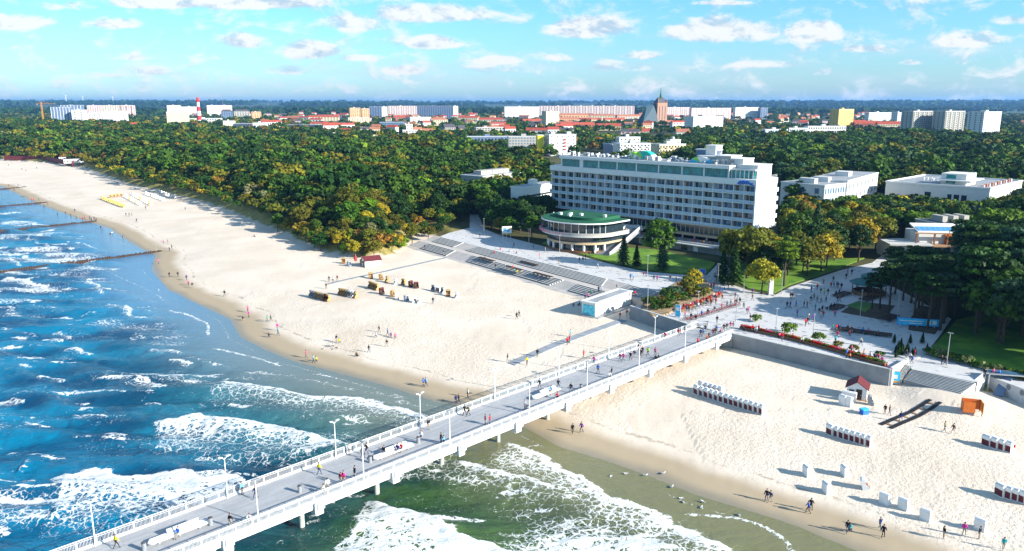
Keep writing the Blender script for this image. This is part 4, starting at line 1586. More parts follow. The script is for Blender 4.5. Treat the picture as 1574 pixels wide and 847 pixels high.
# radio masts and wind turbines on the far plain
for px, yt, D, lab in [(341, 143, 6000, 'thin radio mast right of the striped tower'), (411, 140, 7000, 'pair mate of the thin masts above the poplars'), (1206, 147, 6500, 'thin radio mast on the right horizon'), (709, 148, 7000, 'thin radio mast on the centre horizon')]:
    p = at_y(px, yt, D)
    o = thing('radio_mast', lab, 'mast', (p[0], D, ZG))
    m = MB()
    m.tube((0, 0, 0), (0, 0, p[2] - ZG), 1.3, .5, 6)
    m.build('mast_pole', 'grey_metal', o)
    m = MB()
    m.tube((0, 0, (p[2] - ZG) * .8), (0, 0, (p[2] - ZG) * .84), 3, n=8)
    m.build('antenna_drum', 'grey_metal', o)
for i, (px, yt, D) in enumerate([(101, 147, 9000), (127, 148, 9500), (173, 149, 9800), (1101, 150, 9800)]):
    p = at_y(px, yt, D)
    o = thing('wind_turbine', ['leftmost white wind turbine on the left horizon', 'second white wind turbine on the left horizon', 'third white wind turbine on the left horizon', 'lone white wind turbine right of the church'][i], 'wind turbine', (p[0], D, ZG), R(-10 + 8 * i))
    h_ = p[2] - ZG
    m = MB()
    m.tube((0, 0, 0), (0, 0, h_), 3, 1.8, 8)
    m.build('mast', 'white_paint', o)
    m = MB()
    m.b2(-3, 3, -6, 8, h_ - 2, h_ + 3)
    nac = m.build('nacelle', 'white_paint', o)
    for a in (20, 140, 260):
        m = MB()
        m.bar((0, -7, h_), (38 * math.cos(R(a + 10 * i)), -7, h_ + 38 * math.sin(R(a + 10 * i))), 2.2, .6)
        m.build('blade', 'white_paint', o)


# ---- nearer buildings, laid out from their corners
def corner_block(label, A, B, h_base, zt, d, **kw):
    """front edge A-B given as ground coordinates"""
    A, B = Vector(A), Vector(B)
    u = (B - A)
    w = u.length
    u.normalize()
    n = Vector((-u.y, u.x))
    c = (A + B) / 2 + n * d / 2
    return block(label, c.x, c.y, w, d, zt - ZG, math.atan2(u.y, u.x), split=True, **kw)


z1 = 19.5
corner_block('white three storey building with stepped roof among the park trees, left wing', at(1268, 286, z1)[:2], at(1303, 282, z1)[:2], ZG, z1, 22, storeys=3, cols=9, roof='grey_roof', win='blue_glass', boxes=2, gh=.55, gw=.6)
corner_block('white three storey building with stepped roof among the park trees, right wing', at(1303, 279, z1 + 1)[:2], at(1350, 266, z1 + 1)[:2], ZG, z1 + 1, 18, storeys=3, cols=8, roof='grey_roof', win='grey_metal', gh=.45, gw=.55)
q0, q1 = Vector(at(1262, 286, 18)[:2]), Vector(at(1350, 268, 18)[:2])
B_FOOT.append([tuple(q0), tuple(q1), tuple(q1 + Vector((8, -16))), tuple(q0 + Vector((0, -18)))])
# large white hall building with corner towards us
z1 = 17.5
K0, K1, K2 = at(1362, 280, z1), at(1522, 291, z1), at(1590, 276, z1)
K0, K1, K2 = Vector(K0[:2]), Vector(K1[:2]), Vector(K2[:2])
u = (K1 - K0).normalized()
n = Vector((-u.y, u.x))
big = thing('exhibition_hall', 'large low white flat roofed building with windowless front and roof pavilion', 'building', (K0.x, K0.y, ZG), math.atan2(u.y, u.x))
w = (K1 - K0).length
d = 52
h = z1 - ZG
m = MB()
m.b2(0, w, 0, d, 0, h)
m.build('wall', 'white_render', big)
m = MB()
m.b2(-.3, w + .3, -.3, .5, h, h + .7)
m.b2(-.3, w + .3, d - .5, d + .3, h, h + .7)
m.b2(-.3, .5, .5, d - .5, h, h + .7)
m.b2(w - .5, w + .3, .5, d - .5, h, h + .7)
m.b2(.5, w - .5, .5, d - .5, h, h + .15, 1)
rf = m.build('roof', ['white_paint', 'grey_roof'], big)
m = MB()
m.b2(w * .50, w * .74, 6, 20, h + .15, h + 5.5)
m.build('roof_pavilion', 'white_render', rf)
m = MB()
m.b2(w * .46, w * .80, 3, 23, h + 2.3, h + 2.7)
m.build('canopy', 'white_paint', rf)
for z in (.7, 3.2):
    m = MB()
    m.b2(w * .55, w * .64, 5.85, 6.1, h + z, h + z + 1.7)
    m.build('pavilion_window', 'teal_glass', rf)
for i in range(14):
    m = MB()
    m.b2(w * .2 + i * 1.5, w * .2 + i * 1.5 + .8, 22 + (i % 3), 23.2 + (i % 3), h + .15, h + 1.4)
    m.build('roof_vent', 'white_paint', rf)
for i in range(11):
    m = MB()
    m.b2(w * .9, w * .9 + 1.4, 2 + i * 4.3, 3.6 + i * 4.3, h + .15, h + 1.5)
    m.build('roof_light', 'brick_wall' if i % 2 else 'pink_wall', rf)
for (x0, x1, za, zb) in ((.40, .46, .45, .75), (.62, .66, .35, .72), (.68, .73, .35, .72), (.75, .80, .35, .72), (.62, .66, .02, .28), (.68, .73, .02, .28), (.75, .80, .02, .28)):
    m = MB()
    m.b2(w * x0, w * x1, -.08, .1, h * za, h * zb)
    m.build('window', 'dark_glass', big)
for i in range(12):
    m = MB()
    m.b2(w - .1, w + .08, 2 + i * 4.1, 3.6 + i * 4.1, h * .35, h * .62)
    m.build('window', 'dark_glass', big)
B_FOOT.append([tuple(K0 - u * 2 - n * 26), tuple(K1 + u * 2 - n * 26), tuple(K1 + u * 2 + n * (d + 2)), tuple(K0 - u * 2 + n * (d + 2))])

# grey flat roofed building in the forest left of the hotel and white one behind it
z1 = 17.5
q0, q1 = Vector(at(738, 272, z1)[:2]), Vector(at(806, 266, z1)[:2])
B_FOOT.append([tuple(q0), tuple(q1), tuple(q1 + Vector((0, -13))), tuple(q0 + Vector((0, -13)))])
corner_block('long grey flat roofed building with roof vents half hidden in the forest', at(742, 272, z1)[:2], at(800, 266, z1)[:2], ZG, z1, 16, storeys=2, cols=14, wall='grey_wall', win='blue_glass', boxes=5)
z1 = 20
o = corner_block('white building with dark strip windows behind the left end of the hotel', at(806, 289, z1)[:2], at(856, 281, z1)[:2], ZG, z1, 7, storeys=2, cols=10, style='bands', gh=.12, boxes=1)
z1 = 13
corner_block('low dark roofed annex behind the round pavilion', at(815, 318, z1)[:2], at(850, 314, z1)[:2], ZG, z1, 14, storeys=1, cols=4, wall='grey_wall', roof='dark_roof', wall2='grey_metal', boxes=0)

# ---- restaurant with timber frames and solar roof on the right
z1 = 11.0
A = Vector(at(1372, 372, z1)[:2])
B = Vector(at(1480, 398, z1 - 1)[:2])
u = Vector((1.0, -.12)).normalized()
o = thing('restaurant', 'white and timber two storey restaurant with row of blue solar panels on its roof', 'restaurant', (A.x, A.y, ZG), math.atan2(u.y, u.x))
m = MB()
m.b2(0, 26, 0, 14, 0, 5.2)
m.b2(9, 24, 3, 15, 5.2, 8.6)
m.build('wall', 'white_render', o)
m = MB()
m.b2(-1.2, 12, -1.6, 8, 5.3, 5.75)
m.b2(12, 28, -2, 2.8, 5.1, 5.45, 1)
m.build('terrace_roof', ['pale_concrete', 'tan_wood'], o)
m = MB()
m.b2(2.2, 7, -.1, .1, 2.5, 4.9)
m.build('window', 'white_paint', o)
for x in (7.6, 10.2, 13, 16, 19, 22):
    m = MB()
    m.b2(x, x + 1.9, -.1, .1, 2.3, 4.9)
    m.build('window', 'blue_glass', o)
for x in (7.5, 13, 17, 20.5, 24):
    m = MB()
    m.b2(x, x + .45, 1.0, 1.45, 5.45, 8.9)
    m.build('timber_post', 'brown_wood', o)
m = MB()
m.b2(7, 25, .8, 1.6, 8.9, 9.25)
m.build('timber_beam', 'tan_wood', o)
m = MB()
m.b2(17, 21.5, 2.6, 2.95, 5.2, 8.7)
m.b2(25.8, 26.2, -1.9, 2, .5, 4.8)
m.build('timber_wall', 'orange_paint', o)
m = MB()
m.add([(9, 4, 9.3), (31, 4, 9.3), (31, 12, 10.9), (9, 12, 10.9), (9, 4, 8.9), (31, 4, 8.9), (31, 12, 10.5), (9, 12, 10.5)], [(0, 1, 2, 3), (7, 6, 5, 4), (0, 4, 5, 1), (1, 5, 6, 2), (2, 6, 7, 3), (3, 7, 4, 0)])
rf = m.build('roof', 'white_paint', o)
for i in range(13):
    m = MB()
    x = 9.4 + i * 1.65
    m.add([(x, 4.4, 9.5), (x + 1.5, 4.4, 9.5), (x + 1.5, 8.2, 10.3), (x, 8.2, 10.3), (x, 4.4, 9.44), (x + 1.5, 4.4, 9.44), (x + 1.5, 8.2, 10.24), (x, 8.2, 10.24)], [(0, 1, 2, 3), (7, 6, 5, 4), (0, 4, 5, 1), (1, 5, 6, 2), (2, 6, 7, 3), (3, 7, 4, 0)])
    m.build('solar_panel', mat('solar_blue', (.10, .32, .60), .25, .15, 1), rf)
B_FOOT.append([tuple(A + u * -3 - Vector((0, 22))), tuple(A + u * 30 - Vector((0, 26))), tuple(A + u * 30 + Vector((0, 16))), tuple(A + u * -3 + Vector((0, 16)))])
corner_block('flat roofed pavilion with white eaves behind the solar roof', at(1456, 347, 13)[:2], at(1512, 345, 13)[:2], ZG, 13, 16, storeys=2, cols=6, wall='grey_wall', roof='dark_roof', boxes=3)

# ---------------------------------------------------------------- the seafront hotel
hx = HL
hotel = thing('seafront_hotel', 'long white seafront hotel with five rows of balconies over glazed ground floors', 'hotel', (HA.x, HA.y, ZG), math.atan2(HU.y, HU.x))
Z = lambda z: z - ZG
# local: x along facade 0..hx, y into building 0..HD
DEP = HD
m = MB()
m.b2(.3, hx - .5, 1.6, DEP - 1.6, Z(12.7), Z(28))
m.build('wall', 'white_render', hotel)
m = MB()
m.b2(hx - .5, hx, 0, DEP, Z(12.7), Z(28.0))
m.build('end_wall', 'white_paint', hotel)
m = MB()
m.b2(-.5, hx + .1, -.15, DEP + .15, Z(28.0), Z(30.0))
m.build('parapet', 'white_paint', hotel)
for k in range(1, 6):          # rear balconies showing past the end wall
    m = MB()
    m.b2(hx - 3, hx - .02, DEP, DEP + 1.5, Z(12.7 + k * 3.06 - 3.0), Z(12.7 + k * 3.06 - 1.6))
    m.build('rear_balcony', 'white_paint', hotel)
    m = MB()
    m.b2(-1.4, .28, 1.0, 5.0, Z(12.7 + k * 3.06 - 2.9), Z(12.7 + k * 3.06 - 1.9))
    m.build('side_balcony', 'blue_glass' if k % 2 else 'white_metal', hotel)
NB = 23
bw = (hx - .8) / NB
fh = 3.06


def bay_parts(x0, z0, parent, nm='balcony', both=True, seed=0):
    r_ = random.Random(seed)
    m = MB()
    m.b2(x0 - .10, x0 + .10, 0, 1.7, z0, z0 + fh, 0)                    # dividing fin
    m.b2(x0 + .10, x0 + bw - .1, 0, 1.62, z0 - .12, z0 + .12, 0)        # slab
    if both:
        m.b2(x0 + .15, x0 + bw - .15, .06, .10, z0 + .2, z0 + 1.0, 1)     # glass balustrade
        m.b2(x0 + .1, x0 + bw - .1, .03, .12, z0 + 1.0, z0 + 1.07, 0)
    return m.build(nm, ['white_paint', mat('balustrade_glass', (.42, .55, .68), .25, .1, 1)], parent)


cur = [mat('curtain_sheen_white', (.42, .45, .50), .8, .08, 2), MATS['dark_glass'], mat('curtain_sheen_blue', (.10, .16, .30), .7, .1, 2), mat('curtain_rust', (.22, .12, .10), .7, .1, 2), MATS['blue_glass']]  # white and blue: curtains with the panes' bluish reflections put into the colour
n_b = 0
stuffb = MB()
stuffw = MB()
r_ = random.Random(3)
for k in range(5):
    for i in range(NB):
        x0 = .4 + i * bw
        z0 = Z(12.7 + k * fh)
        if i < 3:
            stuffb.b2(x0 - .10, x0 + .10, 0, 1.7, z0, z0 + fh, 0)
            stuffb.b2(x0 + .10, x0 + bw - .1, 0, 1.62, z0 - .12, z0 + .12, 0)
            stuffb.b2(x0 + .15, x0 + bw - .15, .06, .10, z0 + .2, z0 + 1.0, 1)
            stuffw.b2(x0 + .4, x0 + bw - .4, 1.5, 1.62, z0 + .2, z0 + 2.6)
            continue
        bo = bay_parts(x0, z0, hotel, seed=n_b)
        m = MB()
        m.b2(x0 + .25, x0 + 1.25, 1.5, 1.62, z0 + .2, z0 + 2.6, r_.choice([1, 1, 0, 2, 3]))
        m.b2(x0 + 1.5, x0 + bw - .3, 1.5, 1.62, z0 + .2, z0 + 2.6, r_.choice([1, 4, 0, 2, 4, 1]))
        if r_.random() < .35:
            m.b2(x0 + 2.0, x0 + 3.1, .5, 1.0, z0 + .12, z0 + .9, r_.choice([0, 2]))
        m.build('window', cur, bo)
        n_b += 1
tag(stuffb.build('balcony', ['white_paint', MATS['balustrade_glass']], hotel), kind='stuff')
tag(stuffw.build('window', 'dark_glass', hotel), kind='stuff')
# lower glazed floors
m = MB()
m.b2(1, hx - .6, 1.2, DEP - 1, Z(9.3), Z(12.7))
m.b2(6, hx - 1, 3.4, DEP - 1, 0, Z(9.3))
m.build('glazing', 'dark_glass', hotel)
for i in range(32):
    x = 30 + i * (hx - 32) / 31
    m = MB()
    m.b2(x - .06, x + .06, 1.08, 1.2, Z(9.6), Z(12.6))
    m.build('mullion', 'white_metal', hotel)
m = MB()
m.b2(24, hx + .2, -.3, 3, Z(12.35), Z(12.7))
m.build('soffit', 'beige_trim', hotel)
m = MB()
m.b2(26, hx + .3, -1.0, 4, Z(8.7), Z(9.45))
m.build('fascia_band', 'beige_trim', hotel)
for i in range(12):
    x = 34 + i * 5
    m = MB()
    m.b2(x - .25, x + .25, .5, 1.0, 0, Z(8.7))
    m.build('column', 'white_paint', hotel)
# terrace with plinth in front
m = MB()
m.b2(36, hx - 1, -9.5, .3, 0, 2.6)
m.build('terrace', 'grey_concrete', hotel)
m = MB()
m.b2(35.8, hx - .8, -9.8, -9.45, 2.4, 3.2)
m.b2(48, hx - 8, -11.5, -9.8, 2.4, 2.7)
m.build('terrace_parapet', 'pale_concrete', hotel)
for i, x in enumerate((38, 42, 45, 52, 58, 64, 70, 75)):
    m = MB()
    m.b2(x, x + (1.8 if i % 2 else 2.6), -9.58, -9.4, .2, 2.2)
    m.build('basement_window', 'white_paint' if i % 2 else 'dark_glass', hotel)
for i in range(9):
    m = MB()
    x = 50 + i * 3.6
    m.tube((x, -5, 2.6), (x, -5, 3.35), .06, n=6)
    m.tube((x, -5, 3.33), (x, -5, 3.4), .55, n=10)
    m.b2(x + .7, x + 1.1, -5.2, -4.8, 2.6, 3.5)
    m.build('terrace_table', 'brown_wood' if i % 3 else 'red_paint', hotel)
m = MB()
m.b2(27, 36, -3.5, -3.2, 2.6, 5.0)
m.build('poster_band', mat('poster_blue', (.06, .30, .70), .5, .5, .6), hotel)
m = MB()
m.b2(26, 37, -3.3, 2, 0, 2.6)
m.build('shop_front', 'dark_glass', hotel)
for x in (27.5, 31.6, 34.6):
    m = MB()
    m.b2(x, x + 1.5, -3.4, -3.25, .3, 2.1)
    m.build('shop_window', 'curtain_sheen_white', hotel)
# penthouse floor
PX0, PX1, PY0, PY1 = 5.0, hx - 11.0, 1.2, DEP - 2
m = MB()
m.b2(PX0, PX1, PY0, PY1, Z(30.0), Z(33.0))
m.build('penthouse_glazing', 'teal_glass', hotel)
m = MB()
m.b2(PX0 - .8, PX1 + .6, PY0 - .9, PY1 + .6, Z(33.0), Z(34.2))
m.b2(PX0, PX1, PY0 + .3, PY1 - .3, Z(34.2), Z(34.3), 1)
rf = m.build('roof', ['white_paint', 'grey_roof'], hotel)
for x in (PX0 - .3, 14.5, 24, 33, 42, 52, 62, 71, PX1 - .3):
    m = MB()
    wd = 1.8 if abs(x - 14.5) < .1 else .5
    m.b2(x, x + wd, PY0 - .25, PY0 + .3, Z(30.0), Z(33.0))
    m.build('pilaster', 'white_paint' if x < 50 else 'white_metal', hotel)
for i in range(34):
    x = PX0 + 1.5 + i * 2.35
    m = MB()
    m.b2(x - .05, x + .05, PY0 - .08, PY0, Z(30.1), Z(32.9))
    m.build('penthouse_mullion', 'grey_metal', hotel)
m = MB()
m.b2(PX1 + .02, PX1 + 9, PY0 + 1, PY1 - 2, Z(30), Z(32.8))
m.build('end_glass_room', 'teal_glass', hotel)
for i in range(6):
    m = MB()
    x = PX1 + .4 + i * 1.6
    m.b2(x, x + .25, PY0 + .85, PY0 + 1.02, Z(30), Z(32.9))
    m.build('pilaster', 'white_paint', hotel)
m = MB()
m.b2(PX1 + .3, PX1 + 9.4, PY0 + .6, PY1 - 1.6, Z(32.8), Z(33.2))
m.build('end_room_roof', 'white_paint', rf)
m = MB()
for z in (Z(30.5), Z(31.0)):
    m.b2(hx - 2.0, hx - .1, 0, .06, z, z + .05)
    m.b2(hx - .1, hx - .05, 0, DEP, z, z + .05)
for i in range(14):
    m.b2(hx - .1, hx - .04, i * 1.1, i * 1.1 + .06, Z(30), Z(31.05))
m.build('roof_railing', 'white_metal', hotel)
# rooftop plant, volumes and coloured panels
for (x0, x1, y0, y1, z0, z1, mt) in [(66, 74, 5, 11, 34.3, 36.6, 'grey_wall'), (63, 71.5, 8.5, 12.4, 34.3, 38.6, 'slate_wall'), (67.5, 71.5, 7.8, 12.2, 34.3, 40.2, 'white_render'), (73.5, 79.5, 4.5, 12, 34.3, 37.0, 'grey_wall'),
                                     (79, 84, 5, 12.3, 33.2, 36.2, 'white_render'), (84, 90.5, 3, 13, 30.0, 34.4, 'white_render')]:
    m = MB()
    m.b2(x0, x1, y0, y1, Z(z0) + .01, Z(z1))
    m.b2(x0 - .15, x1 + .15, y0 - .15, y1 + .15, Z(z1), Z(z1) + .25, 1)
    m.build('roof_house', [mt, 'white_paint'], rf)
r_ = random.Random(12)
for i in range(64):
    x = r_.uniform(8, 82)
    y = r_.uniform(2, 7)
    sx, sy, sz = r_.uniform(.5, 1.9), r_.uniform(.5, 1.4), r_.uniform(.6, 1.7)
    m = MB()
    if i % 3:
        m.b2(x, x + sx, y, y + sy, Z(34.3), Z(34.3) + sz)
        m.b2(x + .1, x + sx - .1, y - .04, y, Z(34.4), Z(34.3) + sz * .8, 1)
    else:
        m.tube((x, y, Z(34.3)), (x, y, Z(34.3) + sz * .6), .4, n=10)
        m.tube((x, y, Z(34.3) + sz * .6), (x + .5, y - .3, Z(34.3) + sz * .95), .45, .25, 10, 1)
    m.build('roof_vent', ['white_metal' if i % 4 else 'steel', 'grey_metal'], rf)


def dome(x, y, r, h, mats, nm='roof_dome'):
    m = MB()
    n = 20
    for i in range(n):
        a0, a1 = math.pi * i / n, math.pi * (i + 1) / n
        vs = [(x + r * math.cos(a0), y, Z(34.3) + h * math.sin(a0)), (x + r * math.cos(a1), y, Z(34.3) + h * math.sin(a1)), (x + r * math.cos(a1), y + 3, Z(34.3) + h * math.sin(a1)), (x + r * math.cos(a0), y + 3, Z(34.3) + h * math.sin(a0)),
              (x, y, Z(34.3)), (x, y + 3, Z(34.3))]
        m.add(vs, [(0, 1, 2, 3), (0, 4, 1), (3, 2, 5)], (0, 1, 1, 2, 0)[int(i * 5 / n)])
    return m.build(nm, mats, rf)


mat('lime_paint', (.25, .60, .08), .5, .05, 1)
mat('aqua_paint', (.02, .45, .38), .5, .1, 1)
dome(38.5, 3.5, 2.2, 2.6, ['lime_paint', 'lime_paint', 'white_paint'])
dome(43.5, 3.2, 4.6, 3.2, ['white_paint', 'aqua_paint', 'lime_paint'])
dome(68, 3.6, 4.4, 2.2, ['cyan_paint', 'white_paint', 'lime_paint'])
# blue wave logo on the parapet near the corner
m = MB()
base = [(hx - 6.6, 28.4), (hx - 5.6, 29.3), (hx - 5.1, 28.8), (hx - 4.4, 29.5), (hx - 3.9, 28.9), (hx - 3.2, 29.4), (hx - 2.4, 28.7), (hx - 1.2, 28.6)]
for (xa, za), (xb, zb) in zip(base[:-1], base[1:]):
    m.bar((xa, -.3, Z(za)), (xb, -.3, Z(zb)), .62, .62)
for (xa, za), (xb, zb) in zip(base[:-1], base[1:]):
    m.bar((xa + .6, -.22, Z(za) - .45), (xb + .5, -.22, Z(zb) - .5), .3, .3)
m.build('logo_sign', 'blue_paint', hotel)
for z in (15, 18, 21, 24, 27):
    m = MB()
    m.b2(hx - .05, hx + .04, 5.2, 5.9, Z(z), Z(z) + .9)
    m.build('end_window', 'pale_concrete', hotel)

# ---- round pavilion with green roof at the left foot of the hotel
RC = Vector(at(892, 355, 11)[:2])
rot_ = thing('round_pavilion', 'round glazed two storey pavilion with flat green roof and curved balcony', 'pavilion', (RC.x, RC.y, ZG), math.atan2(HU.y, HU.x))


def dring(rx, ry, z0, z1, mats, nm, back=9.0, mi=0, par=None, seg=40, hollow=None):
    """plan: half ellipse towards the viewer, straight back"""
    pts = []
    for i in range(seg + 1):
        a = math.pi + math.pi * i / seg
        pts.append((rx * math.cos(a), ry * math.sin(a)))
    pts = [(-rx, back)] + pts + [(rx, back)]
    m = MB()
    if hollow:
        n = len(pts)
        inn = [(x * (1 - hollow / rx), y * (1 - hollow / ry) if y < 0 else y) for x, y in pts]
        for i in range(n - 1):
            m.prism([pts[i], pts[i + 1], inn[i + 1], inn[i]], z0, z1)
    else:
        m.prism(pts, z0, z1)
    return m.build(nm, mats, par or rot_)


dring(13.0, 10.5, 0, 1.0, 'brown_wood', 'plinth')
dring(11.5, 9.0, 1.0, 3.4, 'dark_glass', 'ground_glazing')
dring(12.6, 10.8, 3.2, 3.9, 'beige_trim', 'lower_band')
dring(12.2, 9.6, 3.9, 6.0, 'dark_glass', 'middle_glazing')
dring(14.6, 12.4, 6.0, 6.5, 'pale_concrete', 'balcony_slab')
dring(14.6, 12.4, 6.5, 7.4, 'grey_wall', 'balcony_rail', hollow=.12)
dring(12.0, 10.2, 6.5, 10.3, 'dark_glass', 'upper_glazing')
dring(14.8, 12.5, 10.45, 10.85, 'white_paint', 'roof_edge')
rr2 = dring(14.5, 12.2, 10.86, 11.05, 'green_roof', 'roof')
dring(10.5, 6.5, 11.05, 12.0, 'green_roof', 'raised_roof', par=rr2)
for i in range(14):
    a = math.pi + math.pi * (i + .5) / 14
    m = MB()
    x, y = 12.1 * math.cos(a), 10.3 * math.sin(a)
    m.b2(x - .07, x + .07, y - .07, y + .07, 6.5, 10.3)
    m.build('mullion', 'white_metal', rot_)
for i in range(9):
    a = math.pi + math.pi * (i + .5) / 9
    m = MB()
    x, y = 12.4 * math.cos(a), 9.9 * math.sin(a)
    m.b2(x - .3, x + .3, y - .3, y + .3, 0, 3.2)
    m.build('column', 'white_paint', rot_)
for (x, y) in ((-3, -3), (1, -2), (-6, -5), (9, 1), (-1, -6)):
    m = MB()
    m.b2(x, x + 1.1, y, y + .9, 12 if abs(x) < 7 else 11.05, 12.8)
    m.build('roof_vent', 'white_metal', rr2)
m = MB()
for i in range(16):
    a = math.pi * 1.08 + math.pi * .5 * i / 16
    x, y = 15.6 * math.cos(a), 12.2 * math.sin(a)
    m.tube((x, y, 6.5), (x, y, 7.2), .35, n=8)
m.build('terrace_tables', mat('pink_flower', (.60, .18, .30), .7, .3, 2), rot_)
# long straight balcony wing linking pavilion and hotel, with outside stairs
o = thing('outside_stairs', 'long grey outside stairs with pale parapets between pavilion and hotel', 'stairs', (*at(925, 392, 5)[:2], ZG), 0)
p0 = Vector(at(915, 394, 5))
p1 = Vector(at(966, 352, 10.5))
dv = p1 - p0
side = Vector((dv.y, -dv.x, 0)).normalized()
m = MB()
N_ = 24
for i in range(N_):
    a = Vector((dv.x, dv.y, 0)) * (i / N_)
    b_ = Vector((dv.x, dv.y, 0)) * ((i + 1) / N_)
    z = dv.z * (i + 1) / N_
    q = [tuple((a - side * 2.6)[:2]), tuple((b_ - side * 2.6)[:2]), tuple((b_ + side * 2.6)[:2]), tuple((a + side * 2.6)[:2])]
    m.prism(q, max(0, z - 1.0), z + .2)
m.build('steps_flight', 'grey_concrete', o)
for sg in (-1, 1):
    m = MB()
    a = side * 2.8 * sg
    m.bar((a.x, a.y, .9), (dv.x + a.x, dv.y + a.y, dv.z + 1.1), .25, .9)
    m.build('parapet', 'pale_concrete', o)
m = MB()
m.b2(dv.x - 3, dv.x + 3, dv.y - 1, dv.y + 8, dv.z - .6, dv.z + .2)
m.build('landing', 'pale_concrete', o)
for dx in (-2, 2):
    m = MB()
    m.b2(dv.x + dx - .25, dv.x + dx + .25, dv.y, dv.y + .5, 0, dv.z - .6)
    m.build('column', 'white_paint', o)
EXC.append([(RC.x - 19, RC.y - 18), (RC.x + 22, RC.y - 20), (RC.x + 26, RC.y + 14), (RC.x - 18, RC.y + 16)])

# ---------------------------------------------------------------- planting
def pick(weights, r_):
    ks = list(weights)
    return r_.choices(ks, [weights[k] for k in ks])[0]


def jit(c, r_, a=.22):
    f = 1 + r_.uniform(-a, a)
    return tuple(max(.003, v * f * (1 + r_.uniform(-.1, .1))) for v in c)


WORD = {'dark': 'dark green', 'mid': 'mid green', 'bright': 'bright green', 'olive': 'olive green', 'yellow': 'yellowing', 'ochre': 'rusty ochre', 'pale': 'pale grey green', 'bluegreen': 'blue green'}
cand = []
r_ = random.Random(21)
for zone, poly, sp, wts in (('forest', FOREST_L, 7.3, {'dark': 5, 'mid': 5, 'olive': 2.6, 'bright': .7, 'yellow': .10, 'ochre': .06, 'pale': .08}),
                            ('belt', FOREST_R, 7.0, {'dark': 5, 'mid': 5, 'olive': 1.6, 'bright': .9, 'yellow': .08, 'bluegreen': .6}),
                            ('park', PARK_L, 7.6, {'dark': 3, 'mid': 3, 'olive': 2, 'bright': 2, 'yellow': 1.6, 'ochre': .5})):
    xs, ys = scatter(poly, sp, 5, 3.4 if zone == 'park' else 2.0)
    sdv = sdist(xs, ys, DUNE)
    for x, y, dd in zip(xs, ys, sdv):
        k = pick(wts, r_)
        sc_ = r_.uniform(.80, 1.22) * (1.25 if r_.random() < .16 else 1) * (.82 + .42 * float(fbm(np.array([x / 45]), np.array([y / 60]), 2, 7)[0]))
        if zone == 'park' or (zone == 'belt' and x > 110 and y < 430):
            sc_ = min(sc_, .92)
        if zone == 'forest':
            if y > 900 and r_.random() < .35:
                continue
            if dd < 10:
                sc_ *= .45
                k = pick({'olive': 3, 'yellow': 1.2, 'ochre': .3, 'mid': 2, 'dark': 1}, r_)
            elif dd < 22:
                sc_ *= .7
                k = pick({'olive': 2.4, 'yellow': .5, 'ochre': .35, 'mid': 3, 'dark': 3, 'pale': .4}, r_)
        cand.append((math.hypot(x, y), x, y, k, sc_, zone))
# distinctive trees by hand: px, py at the foot, colour, proto, scale, label
HAND = [
    (1013, 413, 'mid', BR[3], 1.25, 'tall bright topped broadleaf tree on the hotel lawn, before the glazed floors'),
    (958, 408, 'bluegreen', CON[0], .95, 'spruce at the left end of the hotel lawn'), (978, 410, 'dark', CON[0], .68, 'small dark spruce between the two larger trees on the lawn'),
    (1018, 416, 'bluegreen', CON[1], .85, 'spruce with grey green needles in front of the tall lawn tree'),
    (1148, 428, 'olive', BR[4], 1.35, 'large yellow green tree covering the right corner of the hotel'),
    (1110, 436, 'dark', CON[0], .95, 'dark spruce by the hotel approach, left of its twin'), (1128, 438, 'dark', CON[1], .95, 'dark spruce by the hotel approach, right of its twin'),
    (1170, 452, 'yellow', BR[0], .85, 'yellowing small tree beside the grey pillar on the plaza edge'), (1205, 440, 'bright', PINE[0], .95, 'flat crowned pine at the path corner'),
    (1182, 430, 'ochre', BR[3], .8, 'rusty topped tree behind the plaza edge near the hotel corner'), (1240, 425, 'olive', BR[2], 1.0, 'olive tree over the left edge of the park path'),
    (1262, 418, 'yellow', BR[1], 1.0, 'yellow leaved tree over the left edge of the park path'), (1222, 395, 'mid', BR[3], 1.2, 'tall green tree right of the hotel end wall'),
    (1253, 375, 'bluegreen', CON[1], 1.25, 'pointed blue green spruce in the park right of the hotel'), (1225, 330, 'mid', BR[2], 1.35, 'broad green tree just right of the hotel end wall, by the road'),
    (1320, 395, 'yellow', BR[2], 1.15, 'golden tree in the park, left of the restaurant'), (1345, 385, 'olive', BR[4], 1.1, 'olive gold tree beside the golden one, nearer the restaurant'),
    (1410, 366, 'bright', BR[4], .95, 'large lime green tree before the exhibition hall'), (1430, 360, 'mid', BR[3], .95, 'tall green tree hiding the middle of the exhibition hall'),
    (1300, 345, 'dark', BR[3], .85, 'dark pointed tree in front of the stepped white building'),
    (1530, 385, 'bright', BR[4], 1.35, 'big bright green tree right of the restaurant'), (1560, 370, 'dark', BR[2], 1.4, 'big dark tree at the right frame edge above the restaurant'),
]
for px, py, k, pr, s_, lab in HAND:
    x, y, z = at(px, py, 5)
    cand = [c for c in cand if (c[1] - x) ** 2 + (c[2] - y) ** 2 > 16]
    o = place(pr, (x, y, 4.9), r_.uniform(0, 6), lab, None, scale=s_, color=jit(GREENS[k], r_, .1))
    o['category'] = 'tree'
for i, (px, py) in enumerate([(757, 346), (772, 350), (786, 354), (800, 357), (815, 360), (790, 340), (806, 343), (822, 346), (838, 348), (775, 338), (828, 336)]):
    x, y, z = at(px, py, 5)
    o = place(BR[i % 5], (x, y, 4.9), r_.uniform(0, 6), f'dark green tree between forest and round pavilion, {i + 1 if i > 11 else ["first", "second", "third", "fourth", "fifth", "sixth", "seventh", "eighth", "ninth", "tenth", "eleventh"][i]} planted', 'dark trees left of the round pavilion', scale=1.05, color=jit(GREENS['dark'], r_, .2))
    o['label'] = 'dark green tree crowded between the forest and the round pavilion'
    o['category'] = 'tree'
